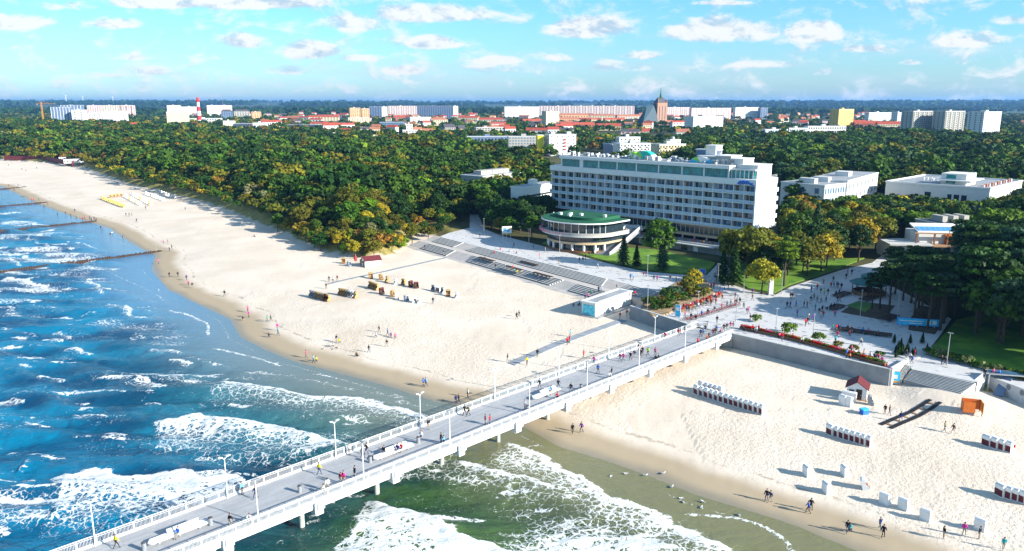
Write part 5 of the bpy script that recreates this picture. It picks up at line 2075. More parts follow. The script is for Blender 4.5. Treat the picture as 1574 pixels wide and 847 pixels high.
# dark pines right of the plaza
xs, ys = scatter(PINES_R, 5.8, 8, 1.2)
x2_, y2_ = scatter([(112, 152), (110, 140), (132, 122), (175, 100), (190, 150), (130, 175)], 6.5, 9, 1.2)
xs, ys = np.concatenate([xs, x2_]), np.concatenate([ys, y2_])
pl = sorted(zip(xs, ys), key=lambda p: p[1])
nP = 0
for i, (px, py, s_) in enumerate([(1352, 476, .72), (1366, 482, .8), (1340, 474, .6), (1404, 497, .9), (1416, 486, .85), (1428, 497, .95), (1440, 488, .9), (1450, 497, 1.0), (1412, 474, .8), (1436, 476, .85), (1454, 486, 1.0),
                                  (1388, 462, .7), (1376, 452, .66), (1400, 466, .8), (1368, 440, .6), (1425, 507, .85), (1445, 508, .9)]):
    x, y, z = at(px, py, 5)
    o = place(PINE[i % 2], (x, y, 4.95), r_.uniform(0, 6), None, None, scale=s_ * 1.08, color=jit(GREENS['dark' if i % 4 else 'bluegreen'], r_, .2))
    o['label'] = 'dark pine rising from the soil beds ' + ('beside the gazebo' if px < 1380 else 'left of the blue banner' if px < 1410 else 'behind the blue banner' if px < 1437 else 'right of the blue banner') + f', {["first", "second", "third", "fourth", "fifth", "sixth"][i % 6]} of its clump'
    o['category'] = 'tree'
    o['group'] = 'pines on the soil beds'
for x, y in pl:
    k = pick({'dark': 6, 'bluegreen': 2, 'mid': 2}, r_)
    px, py = proj(x, y, 5)[:2]
    sg_ = (.62 + .55 * max(0, min(1, (py - 430) / 75))) * r_.uniform(.9, 1.1) if px < 1475 else r_.uniform(1.05, 1.4)
    kind = PINE if (py > 425 and r_.random() < .75) else BR
    o = place(kind[r_.randrange(len(kind))], (x, y, 4.9), r_.uniform(0, 6), None, None, scale=sg_, color=jit(GREENS[k], r_, .2))
    isP = kind is PINE
    wh = ('beside the gazebo' if px < 1380 else 'behind the blue banner' if px < 1440 else 'at the lawn corner' if px < 1490 else 'above the right lawn' if px < 1545 else 'at the right frame edge' if px < 1600 else 'just outside the right frame edge')
    wh += ', front rank' if py > 500 else (', middle rank' if py > 450 else ', rear rank')
    o['label'] = f'{WORD[k]} {"pine" if isP else "broadleaf tree"} in the shady grove {wh}'
    o['category'] = 'tree'
    o['group'] = 'trees of the shady grove right of the plaza'
cand = [c for c in cand if not (630 < proj(c[1], c[2], 4)[0] < 668 and proj(c[1], c[2], 4)[1] > 374)]
cand.sort()
n_br = sum(1 for o in bpy.data.objects if o.name.startswith('broadleaf_tree'))
n_near = max(60, 292 - n_br)
near = cand[:n_near]
far = cand[n_near:]
for d_, x, y, k, s_, zone in near:
    pr = BR[r_.randrange(len(BR))]
    o = place(pr, (x, y, 4.85 if zone != 'forest' else gz(x, y)), r_.uniform(0, 6), None, None, scale=(s_, s_, s_ * r_.uniform(.9, 1.12)), color=jit(GREENS[k], r_))
    w_ = {'forest': 'in the left forest belt', 'belt': 'in the wood behind the seafront hotel', 'park': 'in the park right of the hotel'}[zone]
    if zone == 'forest' and s_ < .62:
        w_ = 'on the left dune edge'
    px, py = proj(x, y, 5)[:2]
    if zone == 'forest':
        w_ += ', ' + ('above the far chairs' if px < 250 else 'left half' if px < 350 else 'centre' if px < 430 else 'right half' if px < 520 else 'near the kiosk' if px < 600 else 'near the terrace steps' if px < 700 else 'near the pavilion')
    else:
        w_ += ', ' + ('left part' if px < 1180 else 'centre left' if px < 1240 else 'centre' if px < 1300 else 'centre right' if px < 1360 else 'right part')
    size_ = 'small' if s_ < .75 else ('large' if s_ > 1.05 else 'medium')
    o['label'] = f'{size_} {WORD[k]} tree {w_}'
    o['category'] = 'tree'
    o['group'] = {'forest': 'trees of the left forest belt', 'belt': 'trees of the wood behind the hotel', 'park': 'park trees'}[zone]
# the rest of the wood, and tree cover through the town, as one mass
rng = np.random.default_rng(3)


def lod(ncl, nleaf, rx, rz, zc, rcl, leaf):
    C, N = crown_points(rx, rz, zc, ncl, nleaf, rcl)
    return C, N, leaf * (.7 + .6 * rng.random(len(C)))


L1 = [lod(18, 22, 4.8, 4.2, 6.6, 1.7, .62) for _ in range(5)]
L2 = [lod(12, 12, 5.2, 3.6, 6.0, 2.2, 1.0) for _ in range(5)]
Cs, Ns, Ss, Ts = [], [], [], []


def put_tree(x, y, z, s_, col, L):
    C, N, S_ = L[r_.randrange(len(L))]
    a = r_.uniform(0, 6.28)
    c_, q_ = math.cos(a), math.sin(a)
    Rm = np.array([[c_, -q_, 0], [q_, c_, 0], [0, 0, 1]])
    Cs.append((C @ Rm.T) * s_ + np.array([x, y, z]))
    Ns.append(N @ Rm.T)
    Ss.append(S_ * s_)
    Ts.append(np.tile(np.array(col), (len(C), 1)) * (.85 + .3 * rng.random((len(C), 1))))


for d_, x, y, k, s_, zone in far:
    put_tree(x, y, 4.9, s_ * 1.05, jit(GREENS[k], r_), L1 if d_ < 620 else L2)
nt = len(far)
me = quads_mesh('woodland', np.concatenate(Cs), np.concatenate(Ns), np.concatenate(Ss), LEAF_A, colors=np.concatenate(Ts))
wd = bpy.data.objects.new('woodland', me)
COL.objects.link(wd)
tag(wd, 'dense mass of treetops filling the forest belt behind the beach and hotel', 'woodland', kind='stuff')
Cs, Ns, Ss, Ts = [], [], [], []
L3 = [lod(9, 8, 6.0, 4.0, 5.5, 2.8, 1.7) for _ in range(5)]
r2 = np.random.default_rng(4)
n = 0
for i in range(13000):
    D = 680 * (3600 / 680) ** r2.random()
    X_ = r2.uniform(-.66, .70) * D
    if fbm(np.array([X_ / 170]), np.array([D / 230]), 3, 13)[0] < .35:
        continue
    xx_, yy_ = np.array([X_]), np.array([D])
    if D < 2600 and (pip(xx_, yy_, FOREST_L)[0] or pip(xx_, yy_, FOREST_R)[0]):
        continue
    if sdist(xx_, yy_, DUNE)[0] < 8:
        continue
    bad = False
    for e in B_FOOT:
        ex = [q[0] for q in e]
        ey = [q[1] for q in e]
        if min(ex) - 5 < X_ < max(ex) + 5 and min(ey) - 5 < D < max(ey) + 4:
            bad = True
            break
    if bad:
        continue
    k = pick({'dark': 5, 'mid': 4, 'olive': 1.5, 'bright': .8, 'yellow': .5, 'ochre': .4}, r_)
    put_tree(X_, D, 4.6, r_.uniform(.7, 1.15), jit(GREENS[k], r_), L2 if D < 1300 else L3)
    n += 1
print('trees near', len(near), 'wood', nt, 'town', n)
me = quads_mesh('town_trees', np.concatenate(Cs), np.concatenate(Ns), np.concatenate(Ss), LEAF_A, colors=np.concatenate(Ts))
wd = bpy.data.objects.new('town_trees', me)
COL.objects.link(wd)
tag(wd, 'tree cover spread between the town blocks up to the far plain', 'woodland', kind='stuff')
# far woods as rolling canopy: low clumps on the plain and on the hills
Cs, Ns, Ss, Ts = [], [], [], []
L4 = [lod(7, 5, 30, 7, 4, 12, 9) for _ in range(4)]
for i in range(5200):
    D = 3400 * (14000 / 3400) ** r2.random()
    X_ = r2.uniform(-.68, .70) * D
    if fbm(np.array([X_ / 900]), np.array([D / 1300]), 3, 17)[0] < .45:
        continue
    z_ = gz(X_, D)
    put_tree(X_, D, z_, r_.uniform(.7, 1.3) * (1 + (D > 7000) * .6), jit(GREENS['dark'], r_, .3), L4)
me = quads_mesh('far_woods', np.concatenate(Cs), np.concatenate(Ns), np.concatenate(Ss), LEAF_A, colors=np.concatenate(Ts))
wd = bpy.data.objects.new('far_woods', me)
COL.objects.link(wd)
tag(wd, 'distant woods on the plain and hills below the horizon', 'woodland', kind='stuff')

# haze over the plain
hz = bpy.data.materials.new('haze')
hz.use_nodes = True
hz.node_tree.nodes.clear()
t = NT(hz.node_tree)
ov = t.n('ShaderNodeOutputMaterial')
pv = t.n('ShaderNodeVolumePrincipled')
pv.inputs['Color'].default_value = (.22, .50, 1.0, 1)
pv.inputs['Density'].default_value = 0.00005
pv.inputs['Anisotropy'].default_value = .2
t.link(pv.outputs[0], ov.inputs['Volume'])
m = MB()
m.b2(-24000, 24000, -600, 31000, -8, 175)
MATS['haze'] = hz
tag(m.build('haze', hz), kind='stuff')

# ---------------------------------------------------------------- people
def skin_obj(nm, verts, edges, rad, root=0, sub=1):
    me = bpy.data.meshes.new(nm)
    me.from_pydata(verts, edges, [])
    o = bpy.data.objects.new(nm, me)
    COL.objects.link(o)
    sk = o.modifiers.new('s', 'SKIN')
    sk.use_smooth_shade = True
    for i, v in enumerate(me.skin_vertices[0].data):
        r = rad[i]
        v.radius = r if isinstance(r, tuple) else (r, r)
        v.use_root = (i == root)
    sb = o.modifiers.new('b', 'SUBSURF')
    sb.levels = sub
    dg = bpy.context.evaluated_depsgraph_get()
    nm_ = bpy.data.meshes.new_from_object(o.evaluated_get(dg))
    bpy.data.objects.remove(o)
    nm_.name = nm
    return nm_


mat('shoe', (.03, .03, .03), .6)


def person_proto(pose):
    """facing -y; feet at z=0 (seated: hips over the origin at seat height 0.5)"""
    V, E, Rr, K = [], [], [], []

    def v(p, r, k, par=None):
        V.append(p)
        Rr.append(r)
        K.append(k)
        if par is not None:
            E.append((par, len(V) - 1))
        return len(V) - 1
    hz_ = {'walk': .95, 'stand': .95, 'sit': .56, 'ground': .16, 'crouch': .42}[pose]
    lean = {'walk': -.04, 'stand': 0, 'sit': .03, 'ground': .10, 'crouch': -.12}[pose]
    p0 = v((0, 0, hz_), (.14, .11), 'leg')
    p1 = v((0, lean * .3, hz_ + .2), (.14, .10), 'torso', p0)
    p2 = v((0, lean * .8, hz_ + .42), (.17, .12), 'torso', p1)
    p3 = v((0, lean, hz_ + .53), (.10, .09), 'torso', p2)
    nk = v((0, lean, hz_ + .60), .055, 'skin', p3)
    h1 = v((0, lean - .015, hz_ + .68), (.075, .085), 'skin', nk)
    h2 = v((0, lean - .01, hz_ + .77), (.08, .095), 'skin', h1)
    v((0, lean, hz_ + .84), (.05, .06), 'skin', h2)
    v((0, lean - .115, hz_ + .745), .014, 'skin', h2)                 # nose
    sz_ = hz_ + .49
    arms = {'walk': (((.04, -.10, -.27), (.02, -.17, -.2)), ((.04, .12, -.26), (.01, .0, -.25))), 'stand': (((.05, 0, -.28), (0, -.05, -.25)), ((.05, 0, -.28), (0, -.05, -.25))),
            'sit': (((.05, -.08, -.26), (-.04, -.22, -.06)),) * 2, 'ground': (((.05, .12, -.25), (.03, .08, -.25)),) * 2, 'crouch': (((.03, -.18, -.2), (-.02, -.2, -.12)),) * 2}[pose]
    for sgn, (ue, fa) in zip((-1, 1), arms):
        s_ = v((sgn * .2, lean, sz_), .062, 'torso', p2)
        e = v((sgn * (.2 + ue[0]), lean + ue[1], sz_ + ue[2]), .045, 'torso', s_)
        w = v((V[e][0] + sgn * fa[0], V[e][1] + fa[1], V[e][2] + fa[2]), .028, 'torso', e)
        d = Vector(fa).normalized()
        d = Vector((d.x * sgn, d.y, d.z))
        q = Vector(V[w]) + d * .07
        h_ = v(tuple(q), (.032, .02), 'skin', w)
        for j, ln in enumerate((.075, .085, .08, .06)):
            b0 = q + Vector((0, -.024 + .016 * j, 0)) + d * .03
            f1 = v(tuple(b0), .009, 'skin', h_)
            f2 = v(tuple(b0 + d * ln * .6), .008, 'skin', f1)
            v(tuple(b0 + d * ln + Vector((-sgn * .015, 0, 0))), .007, 'skin', f2)
        t1 = v(tuple(q + Vector((-sgn * .01, -.04, -.0)) - d * .01), .010, 'skin', h_)
        v(tuple(q + Vector((-sgn * .015, -.06, 0)) + d * .03), .008, 'skin', t1)
    legs = {'walk': (((-.02, -.22, -.42), (0, -.08, -.43)), ((-.02, .06, -.45), (0, .28, -.36))), 'stand': (((-.01, -.01, -.44), (.02, .02, -.42)), ((-.01, -.03, -.44), (.02, .02, -.42))),
            'sit': (((.01, -.42, 0), (0, -.04, -.46)), ((.03, -.42, 0), (0, .04, -.46))), 'ground': (((.04, -.42, .06), (0, -.40, -.14)), ((.06, -.38, .22), (0, -.20, -.30))),
            'crouch': (((.05, -.36, .06), (0, .12, -.40)), ((.06, -.30, -.06), (0, .24, -.28)))}[pose]
    for sgn, (th, sh_) in zip((-1, 1), legs):
        hp_ = v((sgn * .10, 0, hz_ - .05), .088, 'leg', p0)
        kn = v((V[hp_][0] + sgn * th[0], V[hp_][1] + th[1], V[hp_][2] + th[2]), .058, 'leg', hp_)
        an = v((V[kn][0] + sgn * sh_[0], V[kn][1] + sh_[1], max(.06, V[kn][2] + sh_[2])), .038, 'leg', kn)
        v((V[an][0] + sgn * .02, V[an][1] - .17, max(.035, V[an][2] - .035)), (.042, .03), 'shoe', an)
    me = skin_obj('person', V, E, Rr)
    mi = {'leg': 0, 'torso': 0, 'skin': 1, 'shoe': 2}
    VV = np.array(V)
    me.materials.clear()
    for m_ in ('cloth', 'skin', 'shoe'):
        me.materials.append(MATS[m_])
    for f in me.polygons:
        c = np.array(f.center)
        f.material_index = mi[K[int(np.argmin(((VV - c) ** 2).sum(1)))]]
    body = bpy.data.objects.new('person', me)
    COL.objects.link(body)
    keep = [i for i in range(len(V)) if K[i] == 'torso' or i == p0]
    mp_ = {i: j for j, i in enumerate(keep)}
    rj = []
    for i in keep:
        r = Rr[i] if isinstance(Rr[i], tuple) else (Rr[i], Rr[i])
        rj.append((r[0] + .022, r[1] + .022))
    jm = skin_obj('jacket', [V[i] for i in keep], [(mp_[a], mp_[b]) for a, b in E if a in mp_ and b in mp_], rj)
    jm.materials.clear()
    jm.materials.append(CLOTH)
    jo = bpy.data.objects.new('jacket', jm)
    COL.objects.link(jo)
    jo.parent = body
    m = MB()
    hc = (0, lean + .018, hz_ + .775)
    m.lathe([(.02, .105), (.06, .09), (.088, .05), (.098, .0), (.09, -.05), (.07, -.10)], 10, hc)
    ho = m.build('hair', 'hair_brown', body, smooth=True)
    return body


PERS = {k: person_proto(k) for k in ('walk', 'stand', 'sit', 'ground', 'crouch')}
for o in PERS.values():
    kids(o)
CC = {'red': (.62, .02, .03), 'dark': (.025, .027, .035), 'black': (.012, .012, .015), 'blue': (.03, .12, .52), 'light blue': (.16, .45, .72), 'navy': (.015, .03, .14), 'pink': (.75, .10, .22), 'magenta': (.62, .03, .30),
      'yellow': (.75, .62, .03), 'lime': (.45, .70, .05), 'green': (.04, .38, .15), 'teal': (.02, .30, .34), 'white': (.75, .75, .74), 'cream': (.66, .58, .46), 'grey': (.26, .27, .29), 'maroon': (.22, .02, .04), 'orange': (.72, .20, .03),
      'brown': (.14, .07, .04), 'purple': (.20, .05, .34), 'khaki': (.28, .25, .14)}
TR = [(.02, .022, .03), (.03, .05, .12), (.015, .015, .018), (.05, .07, .13), (.25, .23, .20)]
PW_ = {'walk': 'walking', 'stand': 'standing', 'sit': 'sitting', 'ground': 'seated low', 'crouch': 'crouching'}
PPL = []
rp = random.Random(77)


def person(px, py, zone, colr, pose='walk', face=None, place_='', trous=None):
    if zone == 'P' or zone == 'Z':
        loc = at(px, py, 5.0)
    elif zone == 'B':
        loc = gp(px, py)
    else:
        loc = at(px, py, float(zone))
    if pose == 'sit':
        loc = (loc[0], loc[1], loc[2] - .0)
    rz = R(face) if face is not None else rp.uniform(0, 6.28)
    if pose == 'walk' and zone == 'P' and face is None:
        rz = R(135) if rp.random() < .5 else R(-45)
    o = place(PERS[pose], loc, rz, None, None, scale=rp.uniform(1.0, 1.1))
    o.color = (*(trous or rp.choice(TR)), 1)
    for c in o.children if o in PERS.values() else kids(o):
        pass
    PPL.append([o, colr, pose, place_, px])
    return o


def bulk(zone, place_, rows):
    for r0 in rows:
        px, py, c = r0[:3]
        person(px, py, zone, c, *(r0[3:] or ('walk',)), place_=place_)


bulk('P', 'near the seaward end of the pier', [(179, 843, 'yellow'), (274, 826, 'blue', 'sit', -20), (354.4, 810.5, 'black'), (384, 803, 'white', 'crouch'), (393.5, 767, 'navy'), (372.5, 760, 'light blue', 'stand')])
bulk('P', 'by the middle bench of the pier', [(490.6, 730, 'yellow'), (524, 745, 'maroon'), (528.5, 743, 'magenta'), (545.6, 736, 'black', 'stand'), (499, 758, 'cream', 'crouch'), (504, 755, 'white', 'stand'), (537, 699.5, 'white', 'stand'),
      (557, 704.4, 'grey'), (563.6, 699, 'dark'), (590, 699, 'black', 'sit', -30), (611, 696, 'navy', 'sit', -30), (617, 694, 'red', 'sit', -30)])
bulk('P', 'on the pier over the surf edge', [(647.5, 679, 'white'), (658.8, 660.7, 'dark', 'stand'), (678, 682, 'black', 'stand'), (683, 681, 'light blue', 'crouch'), (714, 638.8, 'dark'), (720.4, 639.5, 'khaki'), (746, 653, 'maroon', 'stand'), (753, 653.6, 'red', 'stand')])
bulk('P', 'by the bench nearest the beach', [(807, 630, 'grey', 'stand'), (829.6, 597, 'black'), (858, 597, 'dark'), (877.7, 603.6, 'black'), (847, 605, 'light blue', 'sit', -30), (858, 613, 'red', 'crouch')])
bulk('P', 'on the pier above the dry sand', [(913, 561, 'magenta'), (902, 572.4, 'white'), (919, 573.8, 'blue'), (937, 581, 'white', 'crouch'), (940, 578, 'black', 'stand'), (953, 555.4, 'maroon'), (958, 555.4, 'magenta'), (969, 554, 'black'),
      (975, 550.5, 'navy'), (982.5, 541, 'maroon'), (987.5, 545.5, 'brown'), (985, 550, 'black'), (996, 547, 'lime'), (1007, 547, 'pink'), (1008.4, 552.6, 'black', 'ground'), (1012.8, 551, 'dark', 'ground')])
bulk('P', 'at the land end of the pier', [(1022, 522, 'red'), (1043, 517, 'red'), (1046, 513, 'white', 'stand'), (1052.4, 513, 'khaki'), (1072, 528, 'red', 'crouch'), (1077, 518, 'navy'), (1081, 516, 'light blue'), (1084, 511, 'dark'),
      (1086, 522, 'orange', 'crouch'), (1089, 519, 'dark', 'crouch'), (1096, 517, 'maroon'), (1099, 515, 'dark', 'stand'), (1101, 512, 'blue'), (1108, 513, 'pink', 'sit'), (1112.5, 509.5, 'dark'), (1117, 508, 'dark', 'stand'), (1122.7, 506, 'magenta'), (1126.7, 506, 'grey')])
bulk('B', 'on the sand left of the pier', [(651, 595, 'blue'), (654.5, 594, 'light blue'), (701, 621, 'navy'), (705, 620, 'dark'), (719, 611, 'white', 'stand'), (810, 561, 'yellow'), (826, 549, 'black'), (872, 530.6, 'red'), (875, 527, 'red', 'stand'), (877, 518, 'light blue'), (897, 551, 'red'),
      (780.4, 557, 'dark'), (567, 542, 'dark'), (595, 533, 'black'), (548.7, 548, 'dark', 'ground'), (953, 490, 'red'), (963.5, 487, 'maroon'), (968, 488.5, 'green'), (882, 472, 'brown', 'crouch'), (890, 470, 'dark', 'ground'), (899.5, 461, 'purple'), (904, 460, 'pink'), (794, 491, 'dark'), (798, 487.5, 'dark')])
bulk('B', 'at the waterline of the left beach', [(373, 493, 'black', 'crouch'), (381, 480, 'pink'), (382.5, 488, 'magenta', 'stand'), (345.6, 455.5, 'dark'), (287, 431, 'navy'), (289.7, 439, 'pink'), (296, 443, 'black'), (260.5, 426, 'dark'), (273.7, 426, 'dark'), (244, 406, 'pink'),
      (258, 373, 'grey'), (264, 383, 'dark'), (252, 376, 'pink'), (260.5, 387, 'black'), (189, 368, 'brown'), (170, 364, 'black'), (173, 362, 'white'), (155, 353, 'dark'), (158, 354, 'magenta'), (411.4, 495, 'green'), (416.5, 493.7, 'grey'),
      (426.7, 508, 'magenta'), (427.5, 515.5, 'teal'), (413, 519, 'dark', 'crouch'), (471, 550.5, 'pink'), (482, 558, 'light blue'), (485, 556, 'yellow', 'crouch')])
bulk('B', 'in the middle of the left beach', [(517.4, 526, 'black', 'stand'), (521.5, 528, 'yellow', 'crouch'), (512, 533, 'white', 'crouch'), (583, 511, 'dark'), (578, 518, 'white', 'crouch'), (595.7, 516, 'blue'), (602, 518, 'purple', 'crouch'), (607, 520, 'pink', 'crouch'),
      (665.6, 467, 'dark'), (506, 432.7, 'dark'), (512, 434, 'white'), (518.7, 431.5, 'maroon'), (501.6, 444, 'brown'), (391, 364, 'dark', 'ground'), (210, 342, 'dark'), (194, 332.6, 'dark'), (199, 332.4, 'dark'), (203, 332.5, 'navy'), (285, 323.6, 'dark'), (224, 322, 'brown')])
bulk('B', 'on the far end of the left beach', [(13.5, 255.5, 'dark'), (34, 262, 'black'), (40, 263.5, 'grey'), (56.7, 260, 'black'), (63, 251, 'brown'), (85, 251, 'dark'), (83, 257.6, 'grey'), (131, 266, 'black'), (140, 271.7, 'dark'), (181, 283, 'dark'), (22, 294, 'navy'),
      (13.5, 287, 'dark'), (28, 287, 'brown'), (34, 306, 'black'), (37.5, 306, 'dark'), (49, 310, 'red'), (52, 309.5, 'red'), (60, 309, 'teal'), (68, 320.6, 'dark'), (74, 317, 'brown'), (88.5, 332, 'black'), (101, 330.5, 'maroon'), (109, 334, 'dark'), (115.4, 326, 'dark'),
      (117.6, 336, 'teal'), (127.5, 339.7, 'red'), (130, 337, 'pink'), (138, 338, 'dark'), (141, 340.4, 'blue'), (148, 339.7, 'black'), (145, 339, 'navy')])
bulk('B', 'at the waterline right of the pier', [(880, 667, 'black'), (894, 664.4, 'purple'), (1178, 770, 'black'), (1184, 772, 'navy'), (1242, 789, 'blue'), (1246, 785.6, 'dark'), (1302, 820, 'black'), (1305, 818, 'teal', 'crouch'), (1352, 813.6, 'navy'), (1357, 827, 'black'),
      (1450, 828.5, 'black', 'stand'), (1481, 823.7, 'magenta'), (1505, 829, 'dark', 'stand'), (1542, 846, 'teal')])
bulk('B', 'on the sand of the right beach', [(1360, 636, 'dark', 'stand'), (1366.5, 638, 'brown'), (1384, 648, 'navy'), (1452, 663.4, 'khaki'), (1465, 666.8, 'brown'), (1557, 692, 'red', 'crouch')])
bulk('Z', 'on the promenade below the hotel', [(820, 382, 'teal'), (838, 388, 'grey'), (829, 397.5, 'pink'), (850, 401, 'grey', 'stand'), (890.6, 404, 'navy'), (896, 403, 'dark'), (905.5, 394.7, 'black'), (900, 399, 'dark'), (859.5, 406.7, 'brown'), (918.7, 413, 'white'),
      (969, 430, 'blue'), (973, 430, 'light blue'), (989, 426, 'red'), (1005, 431.7, 'navy'), (1010, 433, 'magenta'), (1030, 431.7, 'black'), (1039, 433.6, 'dark'), (737.6, 365.5, 'black', 'stand'), (790, 379, 'purple', 'sit')])
for px, py, n_, c, ps in [(769.4, 386.5, 1, 'red', 'sit'), (783, 389.5, 1, 'grey', 'sit'), (794, 392, 1, 'maroon', 'sit'), (760, 391.5, 2, 'red', 'sit'), (745.4, 400, 3, 'dark', 'sit'), (776.5, 412, 3, 'grey', 'sit'), (788.5, 414, 3, 'red', 'sit')]:
    person(px, py, {1: 4.45, 2: 4.1, 3: 3.7}[n_], c, ps, 235, 'on the dark benches of the terrace steps')
for px, py, z_, c, ps in [(653, 383, 2.6, 'dark', 'walk'), (682, 391.7, 2.6, 'dark', 'stand'), (761.6, 413.7, 2.7, 'dark', 'walk'), (790.7, 422, 2.4, 'teal', 'walk'), (795.6, 423, 2.4, 'yellow', 'walk'), (827, 433, 2.6, 'navy', 'stand'), (947.5, 446.6, 4.2, 'black', 'walk'),
                          (907.7, 452, 3.0, 'green', 'crouch'), (920, 450, 3.2, 'navy', 'walk'), (925, 450.5, 3.2, 'light blue', 'walk'), (976, 457, 4.3, 'red', 'walk')]:
    person(px, py, z_, c, ps, None, 'on the steps between promenade and left beach')
bulk('Z', 'on the shaded plaza', [(1215, 459.5, 'black'), (1218, 460, 'dark'), (1209.5, 473.7, 'black'), (1214.7, 474, 'navy'), (1223, 473, 'blue'), (1225, 487, 'purple'), (1235.7, 473.7, 'black'), (1240, 474, 'brown'), (1246, 465, 'dark'), (1251, 461.6, 'khaki'), (1255.8, 465, 'grey'),
      (1262, 465, 'cream'), (1269, 465, 'black'), (1261.4, 452.4, 'black'), (1266.7, 453.8, 'lime'), (1272.4, 453.8, 'dark'), (1247, 450, 'blue'), (1255.8, 446, 'red'), (1253, 478, 'teal'), (1259, 483.6, 'black'), (1263.6, 481, 'dark'), (1261.4, 490, 'cream'), (1265, 488.5, 'red'),
      (1243, 492, 'grey'), (1250, 494, 'purple'), (1237.8, 501, 'red'), (1240.6, 499, 'black'), (1283, 487, 'pink'), (1287, 465, 'dark'), (1291, 464.4, 'red'), (1279.6, 509.8, 'green'), (1285.5, 510.5, 'red'), (1289, 510.5, 'navy'), (1287, 520, 'red'), (1284, 528, 'teal'), (1305, 516, 'red', 'crouch'), (1309, 513, 'maroon')])
bulk('Z', 'where the park path meets the plaza', [(1277, 443, 'red'), (1281, 443.5, 'black'), (1285.5, 442.5, 'blue'), (1288, 443.5, 'navy'), (1293, 444.6, 'black'), (1280.6, 434, 'dark'), (1265.7, 436.8, 'grey'), (1300.4, 429, 'black'), (1309, 423, 'dark'), (1302.5, 422, 'pink')])
for px, py, c in [(1303, 508, 'dark'), (1326, 513, 'blue'), (1334, 513.5, 'pink'), (1349, 518, 'brown'), (1277, 475, 'dark'), (1282, 473, 'black'), (1285, 454, 'dark'), (1290, 452, 'navy')]:
    person(px, py, 4.98, c, 'sit', 200, 'on the dark wooden plaza benches')
bulk('Z', 'by the tubs on the wall top', [(1142.5, 510, 'dark', 'sit'), (1156.7, 511, 'red'), (1162, 513, 'white'), (1166, 511, 'red', 'stand'), (1178, 514, 'teal', 'sit', 180), (1197.7, 520, 'pink', 'sit', 180), (1202, 524, 'red', 'stand'), (1218, 522, 'red', 'sit', 180), (1233, 529, 'white'), (1246, 528, 'white', 'sit', 180),
      (1301, 550, 'blue', 'stand'), (1307, 551, 'orange', 'crouch'), (1308, 543, 'pink'), (1314, 547, 'white', 'sit', 180), (1319, 549, 'black', 'sit', 180), (1327, 550, 'orange', 'stand'), (1336.7, 554, 'white'), (1344, 557, 'navy'), (1349.7, 555.5, 'pink'), (1355, 561, 'magenta'), (1362, 564, 'red', 'ground'), (1322.5, 530.7, 'cream')])
bulk('Z', 'at the head of the right beach stairs', [(1380, 544, 'grey'), (1393, 551, 'black'), (1405.7, 549.6, 'red'), (1398, 555.5, 'white'), (1401.6, 559, 'blue'), (1447, 560.5, 'black'), (1452, 561, 'dark'), (1513, 581, 'black'), (1525.6, 580, 'pink'), (1535.5, 582, 'blue')])
bulk('Z', 'on the promenade corner above the pier', [(1093, 444.6, 'red'), (1097, 444, 'red', 'stand'), (1119, 444.6, 'dark'), (1113, 448, 'white'), (1110, 451.7, 'blue'), (1156.6, 462, 'dark'), (1156.6, 452, 'purple'), (1143, 475, 'grey'), (1148, 483.6, 'purple'), (1151, 482, 'pink'), (1153, 493.5, 'black'), (1102, 496.4, 'black'), (1130, 460, 'navy')])
bulk('Z', 'in the crowd along the bush bed', [(1051, 476.5, 'red'), (1056, 476.5, 'maroon'), (1064, 471, 'pink', 'sit', 150), (1071, 470.5, 'red'), (1078, 468, 'orange', 'sit', 150), (1082, 466.5, 'red'), (1086, 464.5, 'dark', 'sit', 150), (1092, 466.5, 'red', 'stand'), (1093, 470, 'maroon'), (1101, 460, 'pink'), (1100, 468, 'pink', 'stand'),
      (1035, 484, 'dark'), (1053, 489, 'pink'), (1060, 474, 'cream'), (1074, 472, 'white', 'crouch'), (1105, 458, 'red'), (1110, 462, 'maroon'), (1087, 470, 'dark')])
bulk('Z', 'beside the parked bicycles', [(1062, 492, 'dark', 'stand'), (1069, 491, 'black', 'crouch'), (1078, 488, 'blue'), (1088, 485, 'black'), (1098, 481, 'dark', 'stand'), (1109, 476.5, 'red'), (1117, 473, 'dark'), (1123, 471, 'black', 'stand'), (1129, 470, 'maroon'), (1132, 470, 'black', 'stand'), (1137, 468, 'dark', 'stand'), (1134, 466, 'grey')])

# final labels, with an ordinal only where look and place do not suffice
byk = {}
for e in PPL:
    byk.setdefault((e[1], e[2], e[3]), []).append(e)
ORD = ordn + [str(i) + 'th' for i in range(13, 40)]
for (c, ps, pl_), L_ in byk.items():
    L_.sort(key=lambda e: e[4])
    for i, e in enumerate(L_):
        o = e[0]
        s_ = f'person in {c} top {PW_[ps]} {pl_}'
        if len(L_) == 2:
            s_ += ', left one' if i == 0 else ', right one'
        elif len(L_) > 2:
            s_ += f', {ORD[i]} from left'
        o['label'] = s_
        o['category'] = 'person'
        col = CC[c]
        ch = [x for x in o.children]
        e.append(col)
bpy.context.view_layer.update()
for e in PPL:
    for c in e[0].children:
        if c.name.startswith('jacket'):
            c.color = (*e[5], 1)
        elif c.name.startswith('hair') and e[1] in ('red', 'pink', 'magenta', 'white', 'light blue') and e[4] % 2 < 1:
            c.color = (1, 1, 1, 1)
print('people', len(PPL))

